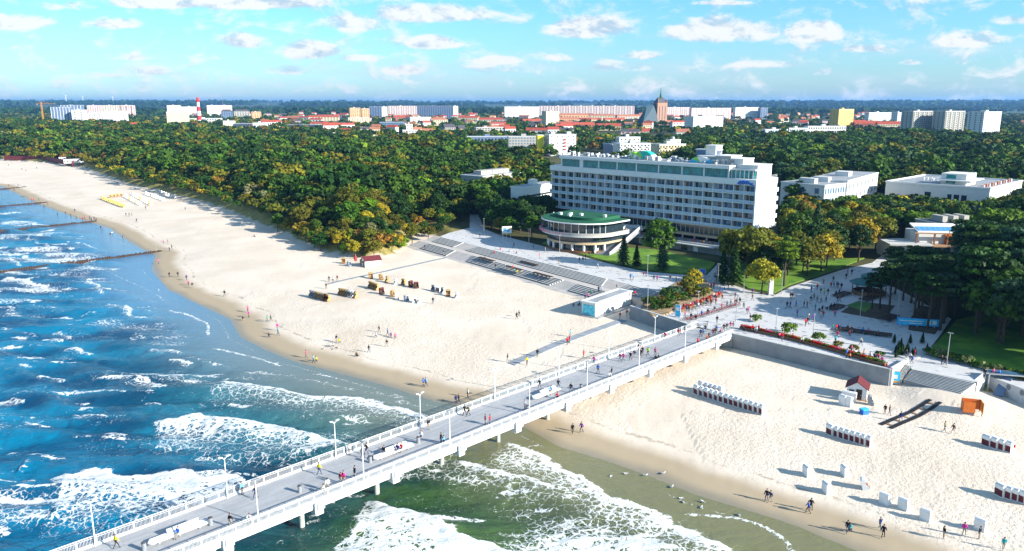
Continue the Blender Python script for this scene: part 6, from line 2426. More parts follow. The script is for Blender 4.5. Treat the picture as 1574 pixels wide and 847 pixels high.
# ---------------------------------------------------------------- hooded beach chairs
def beach_chair(cover, inner, trim):
    o = thing('beach_chair', '', 'beach chair')
    W = 1.2
    side = [(-.45, .12), (.42, .12), (.50, 1.05), (.52, 1.55), (.30, 1.72), (-.12, 1.66), (-.22, 1.40), (.02, 1.05), (-.38, .62)]
    for sg in (-1, 1):
        m = MB()
        x0, x1 = sg * W / 2, sg * (W / 2 - .05)
        vs = [(x0, y, z) for y, z in side] + [(x1, y, z) for y, z in side]
        n = len(side)
        f0 = tuple(range(n))
        m.add(vs, [f0 if sg < 0 else f0[::-1], tuple(range(2 * n - 1, n - 1, -1)) if sg < 0 else tuple(range(n, 2 * n))] + [(i, n + i, n + (i + 1) % n, (i + 1) % n) for i in range(n)])
        m.build('side_panel', cover, o)
    m = MB()
    prof_ = [(.42, .12), (.44, .46), (.50, 1.05), (.52, 1.55), (.30, 1.72), (-.12, 1.66), (-.24, 1.42)]
    for (a, b_) in zip(prof_[:-1], prof_[1:]):
        if a[1] < 1 and inner == 'maroon':
            lw = MB()
            lw.bar((0, a[0], a[1]), (0, b_[0], b_[1]), W - .1, .05)
            lw.build('lower_back', inner, o)
            continue
        m.bar((0, a[0], a[1]), (0, b_[0], b_[1]), W - .1, .05)
    m.build('hood', cover, o)
    m = MB()
    m.b2(-W / 2 + .06, W / 2 - .06, -.36, .40, .14, .50)
    m.build('seat', inner, o)
    m = MB()
    m.b2(-W / 2 + .06, W / 2 - .06, .30, .42, .52, 1.1)
    m.build('backrest', 'grey_wicker' if cover == 'white_paint' else inner, o)
    m = MB()
    m.b2(-W / 2, W / 2, -.48, .48, 0.0, .12)
    m.b2(-.45, .45, -.62, -.48, .05, .32)
    m.build('base', trim, o)
    return o


CH = {'white': beach_chair('white_paint', 'maroon', 'white_paint'), 'plain': beach_chair('white_paint', 'orange_paint', 'white_paint'), 'tan': beach_chair('wicker', 'tan_wood', 'brown_wood'), 'grey': beach_chair('grey_wicker', 'slate_wall', 'grey_metal'),
      'yellow': beach_chair(mat('faded_yellow', (.62, .48, .14), .7, .15, 2) and 'faded_yellow', 'tan_wood', 'tan_wood'), 'dark': beach_chair('maroon', 'dark_wood', 'dark_wood')}
CHW = {'white': 'white hooded chair', 'plain': 'white hooded chair', 'tan': 'tan wicker beach chair', 'grey': 'grey wicker beach chair', 'yellow': 'yellow beach chair', 'dark': 'dark red beach chair'}
rc = random.Random(4)


def chair_row(a, b, n, cols, face, where, group, tip=0):
    seen = {}
    for i in range(n):
        f = i / max(n - 1, 1)
        c = cols[i % len(cols)]
        p = gp(a[0] + (b[0] - a[0]) * f, a[1] + (b[1] - a[1]) * f)
        seen[i] = c
        o = place(CH[c], p, R(face + rc.uniform(-5, 5)), f'{CHW[c]}, {ORD[i]} in {where}', group, scale=1.08)
        o['category'] = 'beach chair'


chair_row((1072, 606), (1171, 636), 14, ['white'], 112, 'the long row left of the hut', 'long row of white beach chairs')
chair_row((1079, 600), (1108, 608), 5, ['white'], 112, 'the short second line behind the long row', 'long row of white beach chairs')
chair_row((1277, 668), (1335, 685), 8, ['white'], 112, 'the row of eight below the hut', 'row of eight white beach chairs')
chair_row((1517, 685), (1550, 694), 4, ['white'], 112, 'the short row near the right frame edge', 'short row of white beach chairs')
chair_row((1538, 762), (1580, 774), 5, ['white'], 112, 'the row cut by the right frame edge', 'row of white beach chairs at the edge')
for i, (px, py) in enumerate([(1241, 731), (1299, 731), (1271, 757), (1331, 751), (1360, 774), (1389, 782), (1423, 799), (1507, 814)]):
    o = place(CH['plain'], gp(px, py), R(rc.uniform(88, 102) if i < 4 else rc.uniform(118, 136)), f'white hooded chair standing alone, {ORD[i]} from left on the lower beach', 'single white beach chairs', scale=(1.12, 1.0, .95))
    o['category'] = 'beach chair'
    if i == 3:
        o.rotation_euler = (R(-14), 0, R(70))
        o['label'] = 'white hooded beach chair tilted back on its base, only tipped one'
for i, (px, py) in enumerate([(1296, 622), (1304, 624), (1300, 615), (1310, 617), (1313, 610)]):
    o = place(CH['plain'], gp(px, py), R(120 + i * 9), ['leftmost', 'front middle', 'rear left', 'right', 'rearmost'][i] + ' white beach chair in the cluster beside the hut', 'white chairs clustered by the hut', scale=1.1)
    o['category'] = 'beach chair'
o = place(CH['grey'], gp(1338, 622), R(60), 'lone grey beach chair lying open right of the hut', None)
o['category'] = 'beach chair'
chair_row((478, 456), (504, 463), 8, ['grey', 'grey', 'tan', 'tan', 'grey', 'tan', 'dark', 'tan'], -50, 'the leftmost stack on the left beach', 'leftmost chair row')
chair_row((523, 453), (546, 458), 7, ['tan', 'tan', 'tan', 'grey', 'plain', 'plain', 'tan'], -50, 'the second stack on the left beach', 'second chair row')
chair_row((569, 442), (579, 446), 4, ['tan'], -50, 'the small tan stack on the left beach', 'small tan chair stack')
for i, (px, py, c) in enumerate([(570, 428, 'tan'), (586, 430, 'tan'), (595, 434, 'tan'), (608, 437, 'plain'), (620, 438, 'tan'), (632, 441, 'dark'), (640, 443, 'dark'), (666, 447, 'grey'), (673, 449, 'plain'), (680, 451, 'grey'), (689, 455, 'tan'), (702, 458, 'plain')]):
    o = place(CH[c], gp(px, py), R(rc.uniform(-80, 90)), f'{CHW[c]} standing alone, {ORD[i]} from left in the upper loose line', 'upper loose line of chairs')
    o['category'] = 'beach chair'
for i, (px, py, c) in enumerate([(587, 452, 'dark'), (604, 456, 'tan'), (611, 460, 'plain'), (625, 463, 'grey'), (637, 465, 'plain'), (644, 466, 'plain')]):
    o = place(CH[c], gp(px, py), R(rc.uniform(-80, 90)), f'{CHW[c]} standing alone, {ORD[i]} from left in the lower loose line', 'lower loose line of chairs')
    o['category'] = 'beach chair'
chair_row((157, 306.5), (190, 319), 13, ['yellow'], -50, 'the far curved yellow row', 'far yellow chair row')
chair_row((170, 304), (186, 302), 4, ['yellow'], 20, 'the far short yellow row', 'far yellow chair row')
chair_row((191, 302), (216, 316), 11, ['plain', 'plain', 'plain', 'yellow'], -50, 'the first far white row', 'far white chair rows')
chair_row((204, 300), (232, 316), 11, ['plain', 'plain', 'plain', 'plain', 'yellow'], -50, 'the second far white row', 'far white chair rows')
chair_row((224, 299), (252, 309), 10, ['plain'], -50, 'the third far white row', 'far white chair rows')
chair_row((241, 295), (269, 305), 9, ['plain'], -50, 'the fourth far white row', 'far white chair rows')

# ---------------------------------------------------------------- groynes, jetty, boards
def groyne(a, b, lab, poles=60, base=1):
    A, B = Vector(at(*a, 0)), Vector(gp(*b))
    o = thing('groyne', lab, 'groyne', tuple(A))
    d = B - A
    n = int(d.length / .75)
    m = MB()
    r_ = random.Random(1)
    for i in range(n):
        q = d * (i / n)
        m.tube((q.x, q.y, -2), (q.x + r_.uniform(-.1, .1), q.y, .55 + r_.uniform(-.15, .25) + q.z * .5), .42, .36, 7)
    m.build('pile_row', 'dark_wood', o)
    m = MB()
    m.tube((d.x * .96, d.y * .96, -1), (d.x * .96, d.y * .96, 2.6), .12, n=6)
    m.build('marker_post', 'grey_metal', o)
    return o


groyne((-60, 426), (251, 386), 'nearest dark timber groyne running out left into the sea')
groyne((-60, 362), (150, 340), 'second dark timber groyne from the camera')
groyne((-60, 323), (74, 311), 'third dark timber groyne from the camera')
groyne((-60, 296), (42, 287), 'farthest dark timber groyne at the left frame edge')
A, B, C_ = Vector(gp(8, 247)), Vector(gp(62, 243)), Vector(gp(112, 251))
o = thing('jetty', 'long dark red timber jetty crossing the far end of the left beach', 'jetty', (A.x, A.y, 1.5))
for nm_, P_, Q_ in (('deck', A, B), ('deck', B, C_)):
    m = MB()
    m.bar((P_.x - A.x, P_.y - A.y, 3.2), (Q_.x - A.x, Q_.y - A.y, 3.2), 1.3, 4)
    m.build(nm_, 'maroon', o)
for i in range(7):
    q = A.lerp(B, i / 6) - A
    m = MB()
    m.tube((q.x, q.y, -1), (q.x, q.y, 3), .9, n=7)
    m.build('pile', 'dark_wood', o)
for px, py, w in ((100, 247, 8), (121, 250, 9), (106, 256, 6)):
    p = gp(px, py)
    block(['low white beach bar', 'white flat beach hut', 'small white kiosk'][w % 3 if w != 6 else 1] + f' at the foot of the far jetty{["", ", nearest the trees", ", on the open sand"][w % 3]}', p[0], p[1], w, 6, 3.0, .3, storeys=1, cols=3, name='kiosk', cat='kiosk', boxes=0)


def boardwalk(a, b, w, label, material, gap=False, zf=gp):
    A, B = Vector(zf(*a)), Vector(zf(*b))
    o = thing('boardwalk', label, 'boardwalk', tuple(A))
    d = B - A
    n = max(2, int(d.length / 3))
    s_ = Vector((-d.y, d.x, 0)).normalized()
    for o_ in ((-.9, .9) if gap else (0,)):
        m = MB()
        for i in range(n):
            q0, q1 = A + d * (i / n) + s_ * o_, A + d * ((i + .97) / n) + s_ * o_
            q0.z, q1.z = gz(q0.x, q0.y) + .12, gz(q1.x, q1.y) + .12
            e0, e1 = q0 - A, q1 - A
            h_ = s_ * (w / 2)
            dn = Vector((0, 0, .14))
            m.add([tuple(v_) for v_ in (e0 - h_ - dn, e0 + h_ - dn, e1 + h_ - dn, e1 - h_ - dn, e0 - h_, e0 + h_, e1 + h_, e1 - h_)],
                  [(0, 1, 2, 3), (7, 6, 5, 4), (0, 4, 5, 1), (1, 5, 6, 2), (2, 6, 7, 3), (3, 7, 4, 0)])
        m.build('mat_strip' if gap else 'planks', material, o)
    if gap:
        m = MB()
        for i in range(6):
            q = A + d * ((i + .5) / 6)
            q.z = gz(q.x, q.y) + .06
            m.box(*(q - A), .5, 1.0, .08, math.atan2(d.y, d.x))
        m.build('cross_plank', 'tan_wood', o)
    return o


boardwalk((504, 437), (694, 395), 1.3, 'narrow grey boardwalk crossing the left beach to the terrace steps', 'grey_metal')
boardwalk((1361, 656), (1438, 616), .7, 'pair of dark boardwalk strips leading down from the wide right stairs', 'black', True)
boardwalk((786, 560), (958, 492), 2.2, 'pale grey mat path over the sand beside the pier', mat('mat_grey', (.28, .31, .34), .9, .15, .4))

# ---------------------------------------------------------------- huts, cabins, container
def hut(loc, rz, label, roof='maroon', w=3.2, d=3.6, h=2.3, name='beach_hut'):
    o = thing(name, label, 'hut', loc, rz)
    m = MB()
    m.b2(-w / 2, w / 2, -d / 2, d / 2, .15, h)
    m.add([(-w / 2, -d / 2, h), (w / 2, -d / 2, h), (0, -d / 2, h + 1.1), (-w / 2, d / 2, h), (w / 2, d / 2, h), (0, d / 2, h + 1.1)], [(0, 1, 2), (5, 4, 3)])
    m.build('wall', 'white_paint', o)
    for sg in (-1, 1):
        m = MB()
        e = .3
        y0, y1 = -d / 2 - e, d / 2 + e
        a = (sg * (w / 2 + e), h - .2)
        m.add([(a[0], y0, a[1]), (0, y0, h + 1.15), (0, y1, h + 1.15), (a[0], y1, a[1]), (a[0], y0, a[1] + .12), (0, y0, h + 1.28), (0, y1, h + 1.28), (a[0], y1, a[1] + .12)],
              [(0, 1, 2, 3), (7, 6, 5, 4), (0, 4, 5, 1), (1, 5, 6, 2), (2, 6, 7, 3), (3, 7, 4, 0)])
        m.build('roof', roof, o)
    m = MB()
    m.b2(-.1, .9, -d / 2 - .05, -d / 2 + .02, .15, 2.1)
    dr = m.build('door', 'dark_wood', o)
    m = MB()
    m.b2(.7, .8, -d / 2 - .1, -d / 2 - .05, 1.0, 1.15)
    m.build('handle', 'steel', dr)
    m = MB()
    m.b2(-1.3, -.5, -d / 2 - .05, -d / 2 + .02, 1.2, 1.9)
    m.build('window', 'dark_glass', o)
    m = MB()
    m.b2(-w / 2 - .15, w / 2 + .15, -d / 2 - .15, d / 2 + .15, 0, .15)
    m.build('base', 'tan_wood', o)
    return o


hut(gp(1317, 610), R(-28), 'white beach hut with dark red gable roof right of the chair cluster', w=3.4, d=3.6)
hut(gp(571, 409), R(-60), 'white kiosk with dark red roof below the dune bushes', w=3.2, d=5.5)
o = thing('parasol', 'folded red parasol beside the kiosk under the dune', 'parasol', gp(547, 406))
m = MB()
m.tube((0, 0, 0), (0, 0, 3.4), .05, n=6)
m.build('pole', 'white_metal', o)
m = MB()
m.lathe([(.05, 3.3), (.42, 2.2), (.5, 1.2), (.1, 1.1)], 10)
m.build('canopy', 'red_paint', o)
for i, (px, py) in enumerate([(528, 405), (537, 409), (556, 407), (562, 410)]):
    o = place(CH['grey' if i % 2 else 'tan'], gp(px, py), R(50 * i), f'{["tan", "grey"][i % 2]} chair before the kiosk under the dune, {ORD[i]} from left', 'chairs at the dune kiosk')
    o['category'] = 'beach chair'
p = gp(1493, 634)
o = thing('changing_cabin', 'orange and brown changing cabin on legs on the right beach', 'cabin', p, R(-18))
m = MB()
m.b2(-1.5, 1.5, .9, 1.0, .45, 2.3)
m.b2(-1.5, -1.42, -.9, .9, .45, 2.3)
m.b2(-1.5, .3, -1.0, -.92, .45, 2.3)
m.build('panel', 'orange_paint', o)
m = MB()
m.b2(1.42, 1.5, -1.2, .9, .45, 2.3)
m.build('side_screen', 'orange_bright', o)
m = MB()
for x in (-1.4, 1.4):
    for y in (-.9, .9):
        m.b2(x - .06, x + .06, y - .06, y + .06, 0, 2.35)
m.build('frame', 'brown_wood', o)

# white container kiosk at the left retaining wall
p = at(915, 486, 2.3)
q = at(970, 466, 2.3)
A, B = Vector(p[:2]), Vector(q[:2])
u = (B - A).normalized()
L = (B - A).length
gz0 = 2.0
o = thing('container_kiosk', 'long white container building with open roof frame by the left retaining wall', 'container', (A.x, A.y, gz0), math.atan2(u.y, u.x))
m = MB()
m.b2(0, L, 0, 4.2, .1, 3.5)
m.build('wall', 'white_render', o)
m = MB()
for (x0, x1, y0, y1) in ((-.3, L + .3, -.3, .5), (-.3, L + .3, 3.7, 4.5), (-.3, .6, .5, 3.7), (L - .6, L + .3, .5, 3.7)):
    m.b2(x0, x1, y0, y1, 3.5, 3.75)
m.b2(.6, L - .6, .5, 3.7, 3.5, 3.6, 1)
m.build('roof', ['white_paint', 'grey_roof'], o)
for f in (.55,):
    m = MB()
    m.b2(L * f, L * f + .35, -.06, .05, .1, 3.4)
    m.build('door_joint', 'grey_metal', o)
m = MB()
m.b2(-.12, -.02, .3, 3.8, .3, 2.9)
m.build('poster', mat('poster_cyan', (.10, .55, .78), .5, .4, 1.2), o)
m = MB()
m.b2(-.8, L + 1, -1.5, -.3, 0, .12)
m.b2(-1.2, -.2, -.3, 4.4, 0, .12)
m.build('step_deck', 'grey_metal', o)

# ---------------------------------------------------------------- signs and boards
def board(name, label, loc, rz, w, h, z0, face, legs='steel', frame='white_metal', extra=None, cat='sign', depth=.12):
    o = thing(name, label, cat, loc, rz)
    for x in (-w * .4, 0, w * .4) if w > 2.5 else (-w * .4, w * .4):
        m = MB()
        m.b2(x - .05, x + .05, .02, .12, 0, z0 + h * .5)
        m.build('leg', legs, o)
    m = MB()
    m.b2(-w / 2, w / 2, -depth, 0, z0, z0 + h)
    m.build('frame', frame, o)
    m = MB()
    m.b2(-w / 2 + .08, w / 2 - .08, -depth - .02, -depth, z0 + .08, z0 + h - .08)
    fc = m.build('panel', face, o)
    if extra:
        for (x0, x1, za, zb, mt) in extra:
            m = MB()
            m.b2(-w / 2 + x0 * w, -w / 2 + x1 * w, -depth - .035, -depth - .02, z0 + za * h, z0 + zb * h)
            m.build('print', mt, fc)
    return o


board('billboard', 'large billboard with white poster at the dark trees left of the pavilion', at(779, 370, 5), R(20), 3.8, 2.6, 2.8, 'white_paint', 'white_metal', extra=[(.1, .45, .35, .8, 'poster_blue'), (.5, .8, .2, .6, 'poster_cyan'), (.75, .92, .5, .85, 'orange_bright')])
board('banner', 'long bright blue banner on the plaza before the pines', at(1410, 503, 5), R(-14), 8.8, 1.7, .4, 'cyan_paint', 'white_metal', 'blue_paint', extra=[(.06, .62, .55, .68, 'white_paint'), (.30, .60, .25, .36, 'white_paint'), (.70, .80, .25, .75, 'white_paint'), (.84, .94, .3, .8, 'white_paint')])
board('notice_board', 'blue notice board at the foot of the narrow right stairs', at(1375, 592, 2.0), R(-20), 1.9, 2.6, .3, 'cyan_paint', 'tan_wood', 'orange_bright', extra=[(.1, .9, .1, .25, 'orange_bright'), (.3, .7, .4, .7, 'white_paint')])
board('notice_board', 'small blue sign at the hotel approach behind the bush bed', at(1079, 428, 5), R(-15), 1.8, 1.9, 1.0, 'blue_paint', 'steel', 'white_metal')
board('info_stand', 'tall light blue panel standing left of the crowd by the bush bed', at(1042, 487, 5), R(-40), 1.4, 2.9, .1, 'cyan_paint', 'steel', 'white_metal', extra=[(.2, .8, .5, .8, 'white_paint')])
o = thing('stone_pillar', 'tall pale grey pillar on the plaza edge under the yellow tree', 'pillar', at(1184, 453, 5), .2)
m = MB()
m.b2(-.6, .6, -.35, .35, 0, 4.6)
m.build('shaft', 'pale_concrete', o)
m = MB()
m.b2(-.9, .9, -.6, .6, 0, .3)
m.build('plinth', 'grey_concrete', o)
o = thing('litter_bin', 'dark blue cabinet at the foot of the right stair wall', 'cabinet', at(1473, 611, 2.0), R(-20))
m = MB()
m.b2(-.6, .6, -.5, .5, 0, 1.6)
m.build('body', 'slate_wall', o)
m = MB()
m.b2(-.65, .65, -.55, .55, 1.6, 1.7)
m.build('lid', 'grey_metal', o)
o = thing('crate', 'bright blue crate on the sand right of the hut', 'crate', gp(1328, 636), .3)
m = MB()
m.b2(-.6, .6, -.5, .5, 0, .9)
m.build('body', 'blue_paint', o)
m = MB()
m.b2(-.66, .66, -.56, .56, .82, .98)
m.build('rim', 'cyan_paint', o)
# steel frame with gangway on the far right
o = thing('viewing_frame', 'steel and glass frame walkway with slanting dark panel on the right beach', 'frame', at(1518, 598, 3), R(-14))
m = MB()
for x in (0, 11):
    for y in (0, 2.4):
        m.b2(x - .1, x + .1, y - .1, y + .1, -1.2, 3.0)
m.b2(0, 11, -.1, .1, 2.9, 3.1)
m.b2(0, 11, 2.3, 2.5, 2.9, 3.1)
for i in range(7):
    m.b2(i * 1.8, i * 1.8 + .12, .1, 2.3, 2.95, 3.05)
m.build('frame', 'steel', o)
m = MB()
m.b2(.3, 10.7, .2, 2.2, 3.06, 3.12)
m.build('glass_deck', 'blue_glass', o)
m = MB()
m.bar((3.2, .5, 2.4), (1.0, -2.2, -.4), 1.6, .12)
m.build('slanting_panel', 'slate_wall', o)

# ---------------------------------------------------------------- benches
def dark_bench(Lb, name='bench'):
    o = thing(name, '', 'bench')
    m = MB()
    for i in range(5):
        m.b2(-Lb / 2, Lb / 2, -.62 + i * .26, -.40 + i * .26, .42, .50)
    m.build('seat', 'dark_wood', o)
    for i in range(5):
        m = MB()
        x = -Lb / 2 + .4 + i * (Lb - .8) / 4
        m.b2(x - .1, x + .1, -.5, .5, 0, .42)
        m.build('leg', 'grey_concrete', o)
    return o


DB = dark_bench(9.0)
ang = math.degrees(math.atan2(-.8, .6))
for i, (px, py, z_, lab) in enumerate([(783, 387.5, 4.4, 'upper flight, first from left, back'), (772, 392.5, 4.1, 'upper flight, first from left, front'), (748, 400, 3.7, 'landing, first from left'), (813, 406.5, 4.1, 'upper flight, second from left, front'), (790, 413.5, 3.7, 'landing, second from left'), (834, 424, 3.7, 'landing, third from left'),
                                         (860, 416.5, 4.1, 'upper flight, third from left, front'), (874, 413.5, 4.5, 'upper flight, third from left, back')]):
    place(DB, at(px, py, z_), R(ang), 'long dark bench on the terrace steps, ' + lab, 'dark benches on the terrace steps')
PB = dark_bench(8.0)
for px, py, rz, lab in [(1284, 474, 42, 'before the lamp in the middle'), (1294, 454, 42, 'next to the gazebo'), (1335, 460, 42, 'behind the round lawn bed'), (1366, 490, 42, 'beside the soil bed')]:
    o = place(PB, at(px, py, 5), R(rz), 'dark slatted bench on the plaza, ' + lab, 'dark plaza benches', scale=(.85, 2.0, 1))
o = dup(PB, at(1327, 512, 5), R(-30), 'long brown boat shaped bench in the middle of the plaza', 'dark plaza benches', scale=(1.45, 2.0, 1))

# ---------------------------------------------------------------- lamps of the promenade and plaza
LP = make_lamp(7.0, 'street_lamp', '', 'lamp', False, 'steel', 'flat')
for px, py, lab in [(744, 361, 'by the dark forest gap at the promenade start'), (813, 379, 'left of the round pavilion'), (860, 390, 'in front of the round pavilion'), (995, 425, 'on the lawn edge before the spruces'), (995, 478, 'above the left retaining wall'),
                    (1103, 440, 'left of the plaza pines near the red pair'), (1143, 450, 'at the plaza edge below the dark spruces'), (1201, 452, 'green stemmed one beside the stone pillar'), (1273, 480, 'beside the middle plaza bench'), (1322, 486, 'at the corner of the round lawn bed'), (1379, 492, 'by the left end of the blue banner'),
                    (1455, 560, 'on the shrub strip above the right stairs'), (1072, 488, 'among the parked bicycles'), (1192, 512, 'thin one behind the flower tubs, left'), (1249, 522, 'thin one behind the flower tubs, middle'), (1131, 494, 'at the promenade corner above the pier')]:
    place(LP, at(px, py, 5), rp.uniform(0, 6), 'tall slim street lamp ' + lab, 'street lamps of the promenade', scale=(1, 1, .9 if 'thin' not in lab else .8))

# ---------------------------------------------------------------- gazebo kiosk with teal roof
o = thing('gazebo', 'octagonal wooden kiosk with teal roof beside the park path', 'kiosk', at(1335, 452, 5), .3)
m = MB()
m.lathe([(4.2, 0), (4.2, 1.1), (4.0, 1.1), (4.0, 0)], 8)
m.lathe([(0, .05), (4.1, .05)], 8)
m.build('base_wall', 'brown_wood', o)
for i in range(8):
    a = i * math.pi / 4
    m = MB()
    m.tube((4.1 * math.cos(a), 4.1 * math.sin(a), 0), (4.1 * math.cos(a), 4.1 * math.sin(a), 3.2), .12, n=6)
    m.build('post', 'dark_wood', o)
m = MB()
m.lathe([(5.0, 3.0), (5.1, 3.25), (2.2, 4.3), (2.2, 4.9), (2.5, 4.95), (0, 6.2)], 8)
m.build('roof', mat('teal_roof', (.05, .16, .16), .7, .15, .5), o)

# ---------------------------------------------------------------- flower tubs, shrubs and small plants
TUB_COL = [('red', (.60, .03, .03)), ('green', (.10, .22, .04)), ('pink', (.65, .12, .22)), ('yellow', (.50, .45, .05))]


def tub():
    o = thing('flower_tub', '', 'planter')
    m = MB()
    m.b2(-1.3, 1.3, -.45, .45, 0, .62)
    m.build('box', 'brown_wood', o)
    C = rng.uniform(-1, 1, (260, 3)) * np.array([1.2, .42, .22]) + np.array([0, 0, .85])
    me = quads_mesh('flowers', C, sph(260) + np.array([0, 0, .5]), .1 * np.ones(260), LEAF)
    f = bpy.data.objects.new('flowers', me)
    COL.objects.link(f)
    f.parent = o
    return o


TB = tub()
nT = 22
for i in range(nT):
    f = i / (nT - 1)
    px, py = 1146 + (1350 - 1146) * f, 507 + (560 - 507) * f - 5 * math.sin(f * 3.14) * .6
    c, rgb = TUB_COL[[0, 0, 1, 0, 2, 1, 0, 1, 0, 3, 1][i % 11]]
    place(TB, at(px, py, 5), R(-46), f'brown flower tub with {c} planting on the wall top, {ORD[i]} from left', 'flower tubs along the right wall', color=rgb)
for i in range(5):
    f = i / 4
    px, py = 1047 + (1104 - 1047) * f, 479 + (456 - 479) * f
    place(TB, at(px, py, 5), R(48), f'flower tub with red blossom along the bush bed, {ORD[i]} from left', 'flower tubs along the bush bed', color=(.45, .05, .04))
for i, (px, py, k, s_, lab) in enumerate([(1161, 494, 'bright', .7, 'small lime shrub in a pot at the promenade corner'), (1210, 512, 'bright', 1.0, 'round variegated shrub between flower tubs, left one'), (1259, 524, 'bright', .8, 'upright lime shrub between the flower tubs, middle'), (1286, 534, 'olive', .6, 'small olive shrub by the tubs near the couple'),
                                          (1313, 540, 'olive', .6, 'olive shrub behind the tubs near the pink person'), (1350, 550, 'mid', .6, 'small round tree by the end of the tubs')]):
    place(BUSH[0], at(px, py, 5), r_.uniform(0, 6), lab, 'potted shrubs on the wall top', scale=s_, color=GREENS[k])['category'] = 'shrub'
# raised bed with bushes between steps and pier
bed = P5((985, 474), (993, 462), (1040, 436), (1062, 424), (1085, 432), (1099, 452), (1062, 468), (1020, 486), (1003, 486), z=5)
m = MB()
m.prism(bed, 4.9, 5.35)
tag(m.build('planting_bed', mat('sandy_soil', (.34, .24, .14), .95, .2, .4)), kind='structure')
rs = random.Random(31)
bp = [(1002, 470, 'mid'), (1010, 476, 'mid'), (1016, 468, 'olive'), (1022, 474, 'mid'), (1028, 466, 'mid'), (1034, 472, 'mid'), (1040, 464, 'olive'), (1046, 456, 'mid'), (1036, 458, 'bluegreen'), (1054, 462, 'mid'), (1062, 456, 'olive'), (1070, 452, 'mid'), (1078, 456, 'olive'), (1086, 450, 'yellow'), (1058, 446, 'olive'),
      (1066, 440, 'olive'), (1050, 444, 'ochre'), (1072, 434, 'yellow'), (1062, 432, 'olive'), (993, 466, 'olive'), (1024, 460, 'mid')]
for i, (px, py, k) in enumerate(bp):
    big = 1.25 if k in ('mid', 'bluegreen') else 1.0
    place(BUSH[i % 2], at(px, py, 5.3), rs.uniform(0, 6), f'{WORD[k]} bush in the raised bed, {ORD[i] if i < 12 else str(i + 1) + "th"} counted from the sea side', 'bushes in the raised bed', scale=big * rs.uniform(.75, 1.05), color=jit(GREENS[k], rs))['category'] = 'bush'
for px, py, s_, k, lab in [(1066, 452, .55, 'yellow', 'yellow tipped small tree, tallest in the raised bed'), (1056, 456, .45, 'olive', 'small olive tree left of the tallest one in the raised bed')]:
    place(BR[3], at(px, py, 5.3), 1, lab, None, scale=s_, color=GREENS[k])
# rock garden with dwarf conifers
m = MB()
m.prism(P5((1372, 543), (1398, 518), (1424, 528), (1436, 538), (1410, 552), (1388, 551)), 4.9, 5.12)
tag(m.build('rock_bed', 'pale_concrete'), kind='structure')
for i in range(16):
    f = i / 15
    px = 1374 + rs.uniform(0, 56)
    py = 524 + rs.uniform(0, 24) + (1400 - px) * .12
    place(CON[i % 2], at(px, py, 5.1), rs.uniform(0, 6), 'knee high dark dwarf conifer in the pale rock garden', 'dwarf conifers in the rock garden', scale=rs.uniform(.13, .22), color=jit(GREENS['dark'], rs))['category'] = 'shrub'
for i in range(22):
    f = i / 21
    px, py = 1428 + (1590 - 1428) * f, 548 + (589 - 548) * f - 3
    k = ['mid', 'bright', 'pale'][i % 3]
    place(BUSH[i % 2], at(px, py, 5.05), rs.uniform(0, 6), f'low {WORD[k]} shrub in the strip along the right promenade, {ORD[i] if i < 12 else str(i + 1) + "th"} from left', 'shrubs along the right promenade', scale=rs.uniform(.5, .75), color=jit(GREENS[k], rs))['category'] = 'shrub'
# golden bushes on the dune nose
for i in range(46):
    f = rs.random()
    a = [(430, 352), (500, 383), (545, 388), (600, 386), (620, 380)]
    s0 = rs.randrange(4)
    px = a[s0][0] + (a[s0 + 1][0] - a[s0][0]) * f
    py = a[s0][1] + (a[s0 + 1][1] - a[s0][1]) * f - rs.uniform(-1, 9)
    k = rs.choice(['yellow', 'yellow', 'ochre', 'olive', 'bright'])
    p = gp(px, py, 4)
    place(BUSH[i % 2], p, rs.uniform(0, 6), f'{WORD[k]} bush on the sandy dune nose before the forest', 'bushes on the dune nose', scale=rs.uniform(1.2, 2.2), color=jit(GREENS[k], rs))['category'] = 'bush'


# ---------------------------------------------------------------- bicycles
def bicycle():
    o = thing('bicycle', '', 'bicycle')
    for x in (-.52, .52):
        m = MB()
        n = 18
        for i in range(n):
            a0, a1 = 2 * math.pi * i / n, 2 * math.pi * (i + 1) / n
            m.bar((x + .33 * math.cos(a0), 0, .34 + .33 * math.sin(a0)), (x + .33 * math.cos(a1), 0, .34 + .33 * math.sin(a1)), .04)
        for i in range(6):
            a0 = math.pi * i / 6
            m.bar((x - .31 * math.cos(a0), 0, .34 - .31 * math.sin(a0)), (x + .31 * math.cos(a0), 0, .34 + .31 * math.sin(a0)), .01)
        m.build('wheel', 'black', o)
    m = MB()
    for a, b_ in (((-.52, 0, .34), (-.05, 0, .32)), ((-.05, 0, .32), (-.2, 0, .82)), ((-.2, 0, .82), (.38, 0, .82)), ((.38, 0, .82), (-.05, 0, .32)), ((-.52, 0, .34), (-.2, 0, .8)), ((.52, 0, .34), (.36, 0, .95))):
        m.bar(a, b_, .045)
    m.build('frame', CLOTH, o)
    m = MB()
    m.bar((.33, -.28, .98), (.33, .28, .98), .035)
    m.build('handlebar', 'steel', o)
    m = MB()
    m.b2(-.34, -.08, -.07, .07, .84, .90)
    m.build('saddle', 'black', o)
    return o


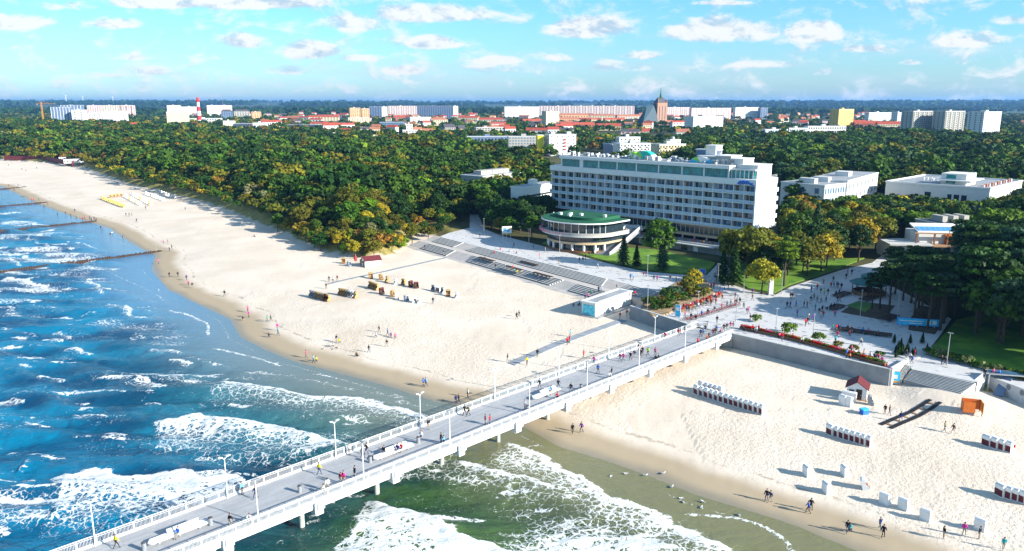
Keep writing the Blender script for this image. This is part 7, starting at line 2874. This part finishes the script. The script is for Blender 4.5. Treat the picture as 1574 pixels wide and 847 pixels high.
BK = bicycle()
bc = ['red', 'blue', 'black', 'white', 'green', 'grey']
n = 0
for a, b, cnt, wh in (((1054, 494), (1134, 470), 22, 'the front rack above the pier'), ((1056, 481), (1098, 463), 9, 'the rack along the bush bed')):
    for i in range(cnt):
        f = i / (cnt - 1)
        c = bc[(n * 5 + i) % 6]
        o = place(BK, at(a[0] + (b[0] - a[0]) * f, a[1] + (b[1] - a[1]) * f, 5), R(-40 + rs.uniform(-12, 12)), f'{c} bicycle parked in {wh}, {ORD[i]} from left', 'bicycles parked above the pier', color=CC[c])
        n += 1
for px, py, lab in [(1125, 455, 'bicycle ridden across the promenade corner'), (1071, 502, 'bicycle standing alone by the pier entrance, left of another'), (1087, 500, 'bicycle standing alone by the pier entrance, right one')]:
    place(BK, at(px, py, 5), rs.uniform(0, 3), lab, None, color=CC['dark'])

# gulls at the waterline of the right beach
def gull():
    o = thing('gull', '', 'bird')
    V = [(0, 0, .14), (0, -.14, .17), (0, -.2, .25), (0, -.27, .26), (0, .16, .15), (0, .28, .15)]
    me = skin_obj('body', V, [(0, 1), (1, 2), (2, 3), (0, 4), (4, 5)], [(.08, .08), (.06, .06), (.04, .04), .012, (.05, .04), (.03, .01)])
    me.materials.clear()
    me.materials.append(MATS['white_bag'])
    b_ = bpy.data.objects.new('body', me)
    COL.objects.link(b_)
    b_.parent = o
    for sg in (-1, 1):
        m = MB()
        m.box(sg * .075, .08, .17, .03, .34, .09, ry=sg * .2)
        m.build('wing', 'grey_metal', o)
        m = MB()
        m.bar((sg * .03, .02, 0), (sg * .03, .02, .1), .012)
        m.build('leg', 'orange_paint', o)
    return o


GU = gull()
for i, (px, py) in enumerate([(939, 734), (962, 730), (992, 732), (1020, 729), (1033, 750), (1047, 768), (1050, 774), (1080, 773), (1078, 782), (1136, 794), (505, 532), (520, 535), (498, 537), (513, 537)]):
    place(GU, gp(px, py), rs.uniform(0, 6), 'grey winged gull standing on the wet sand ' + ('right of the pier' if i < 10 else 'on the left beach'), 'gulls at the waterline', scale=1.5)
for o in (BUSH[1],):
    if o.name not in used:
        pass
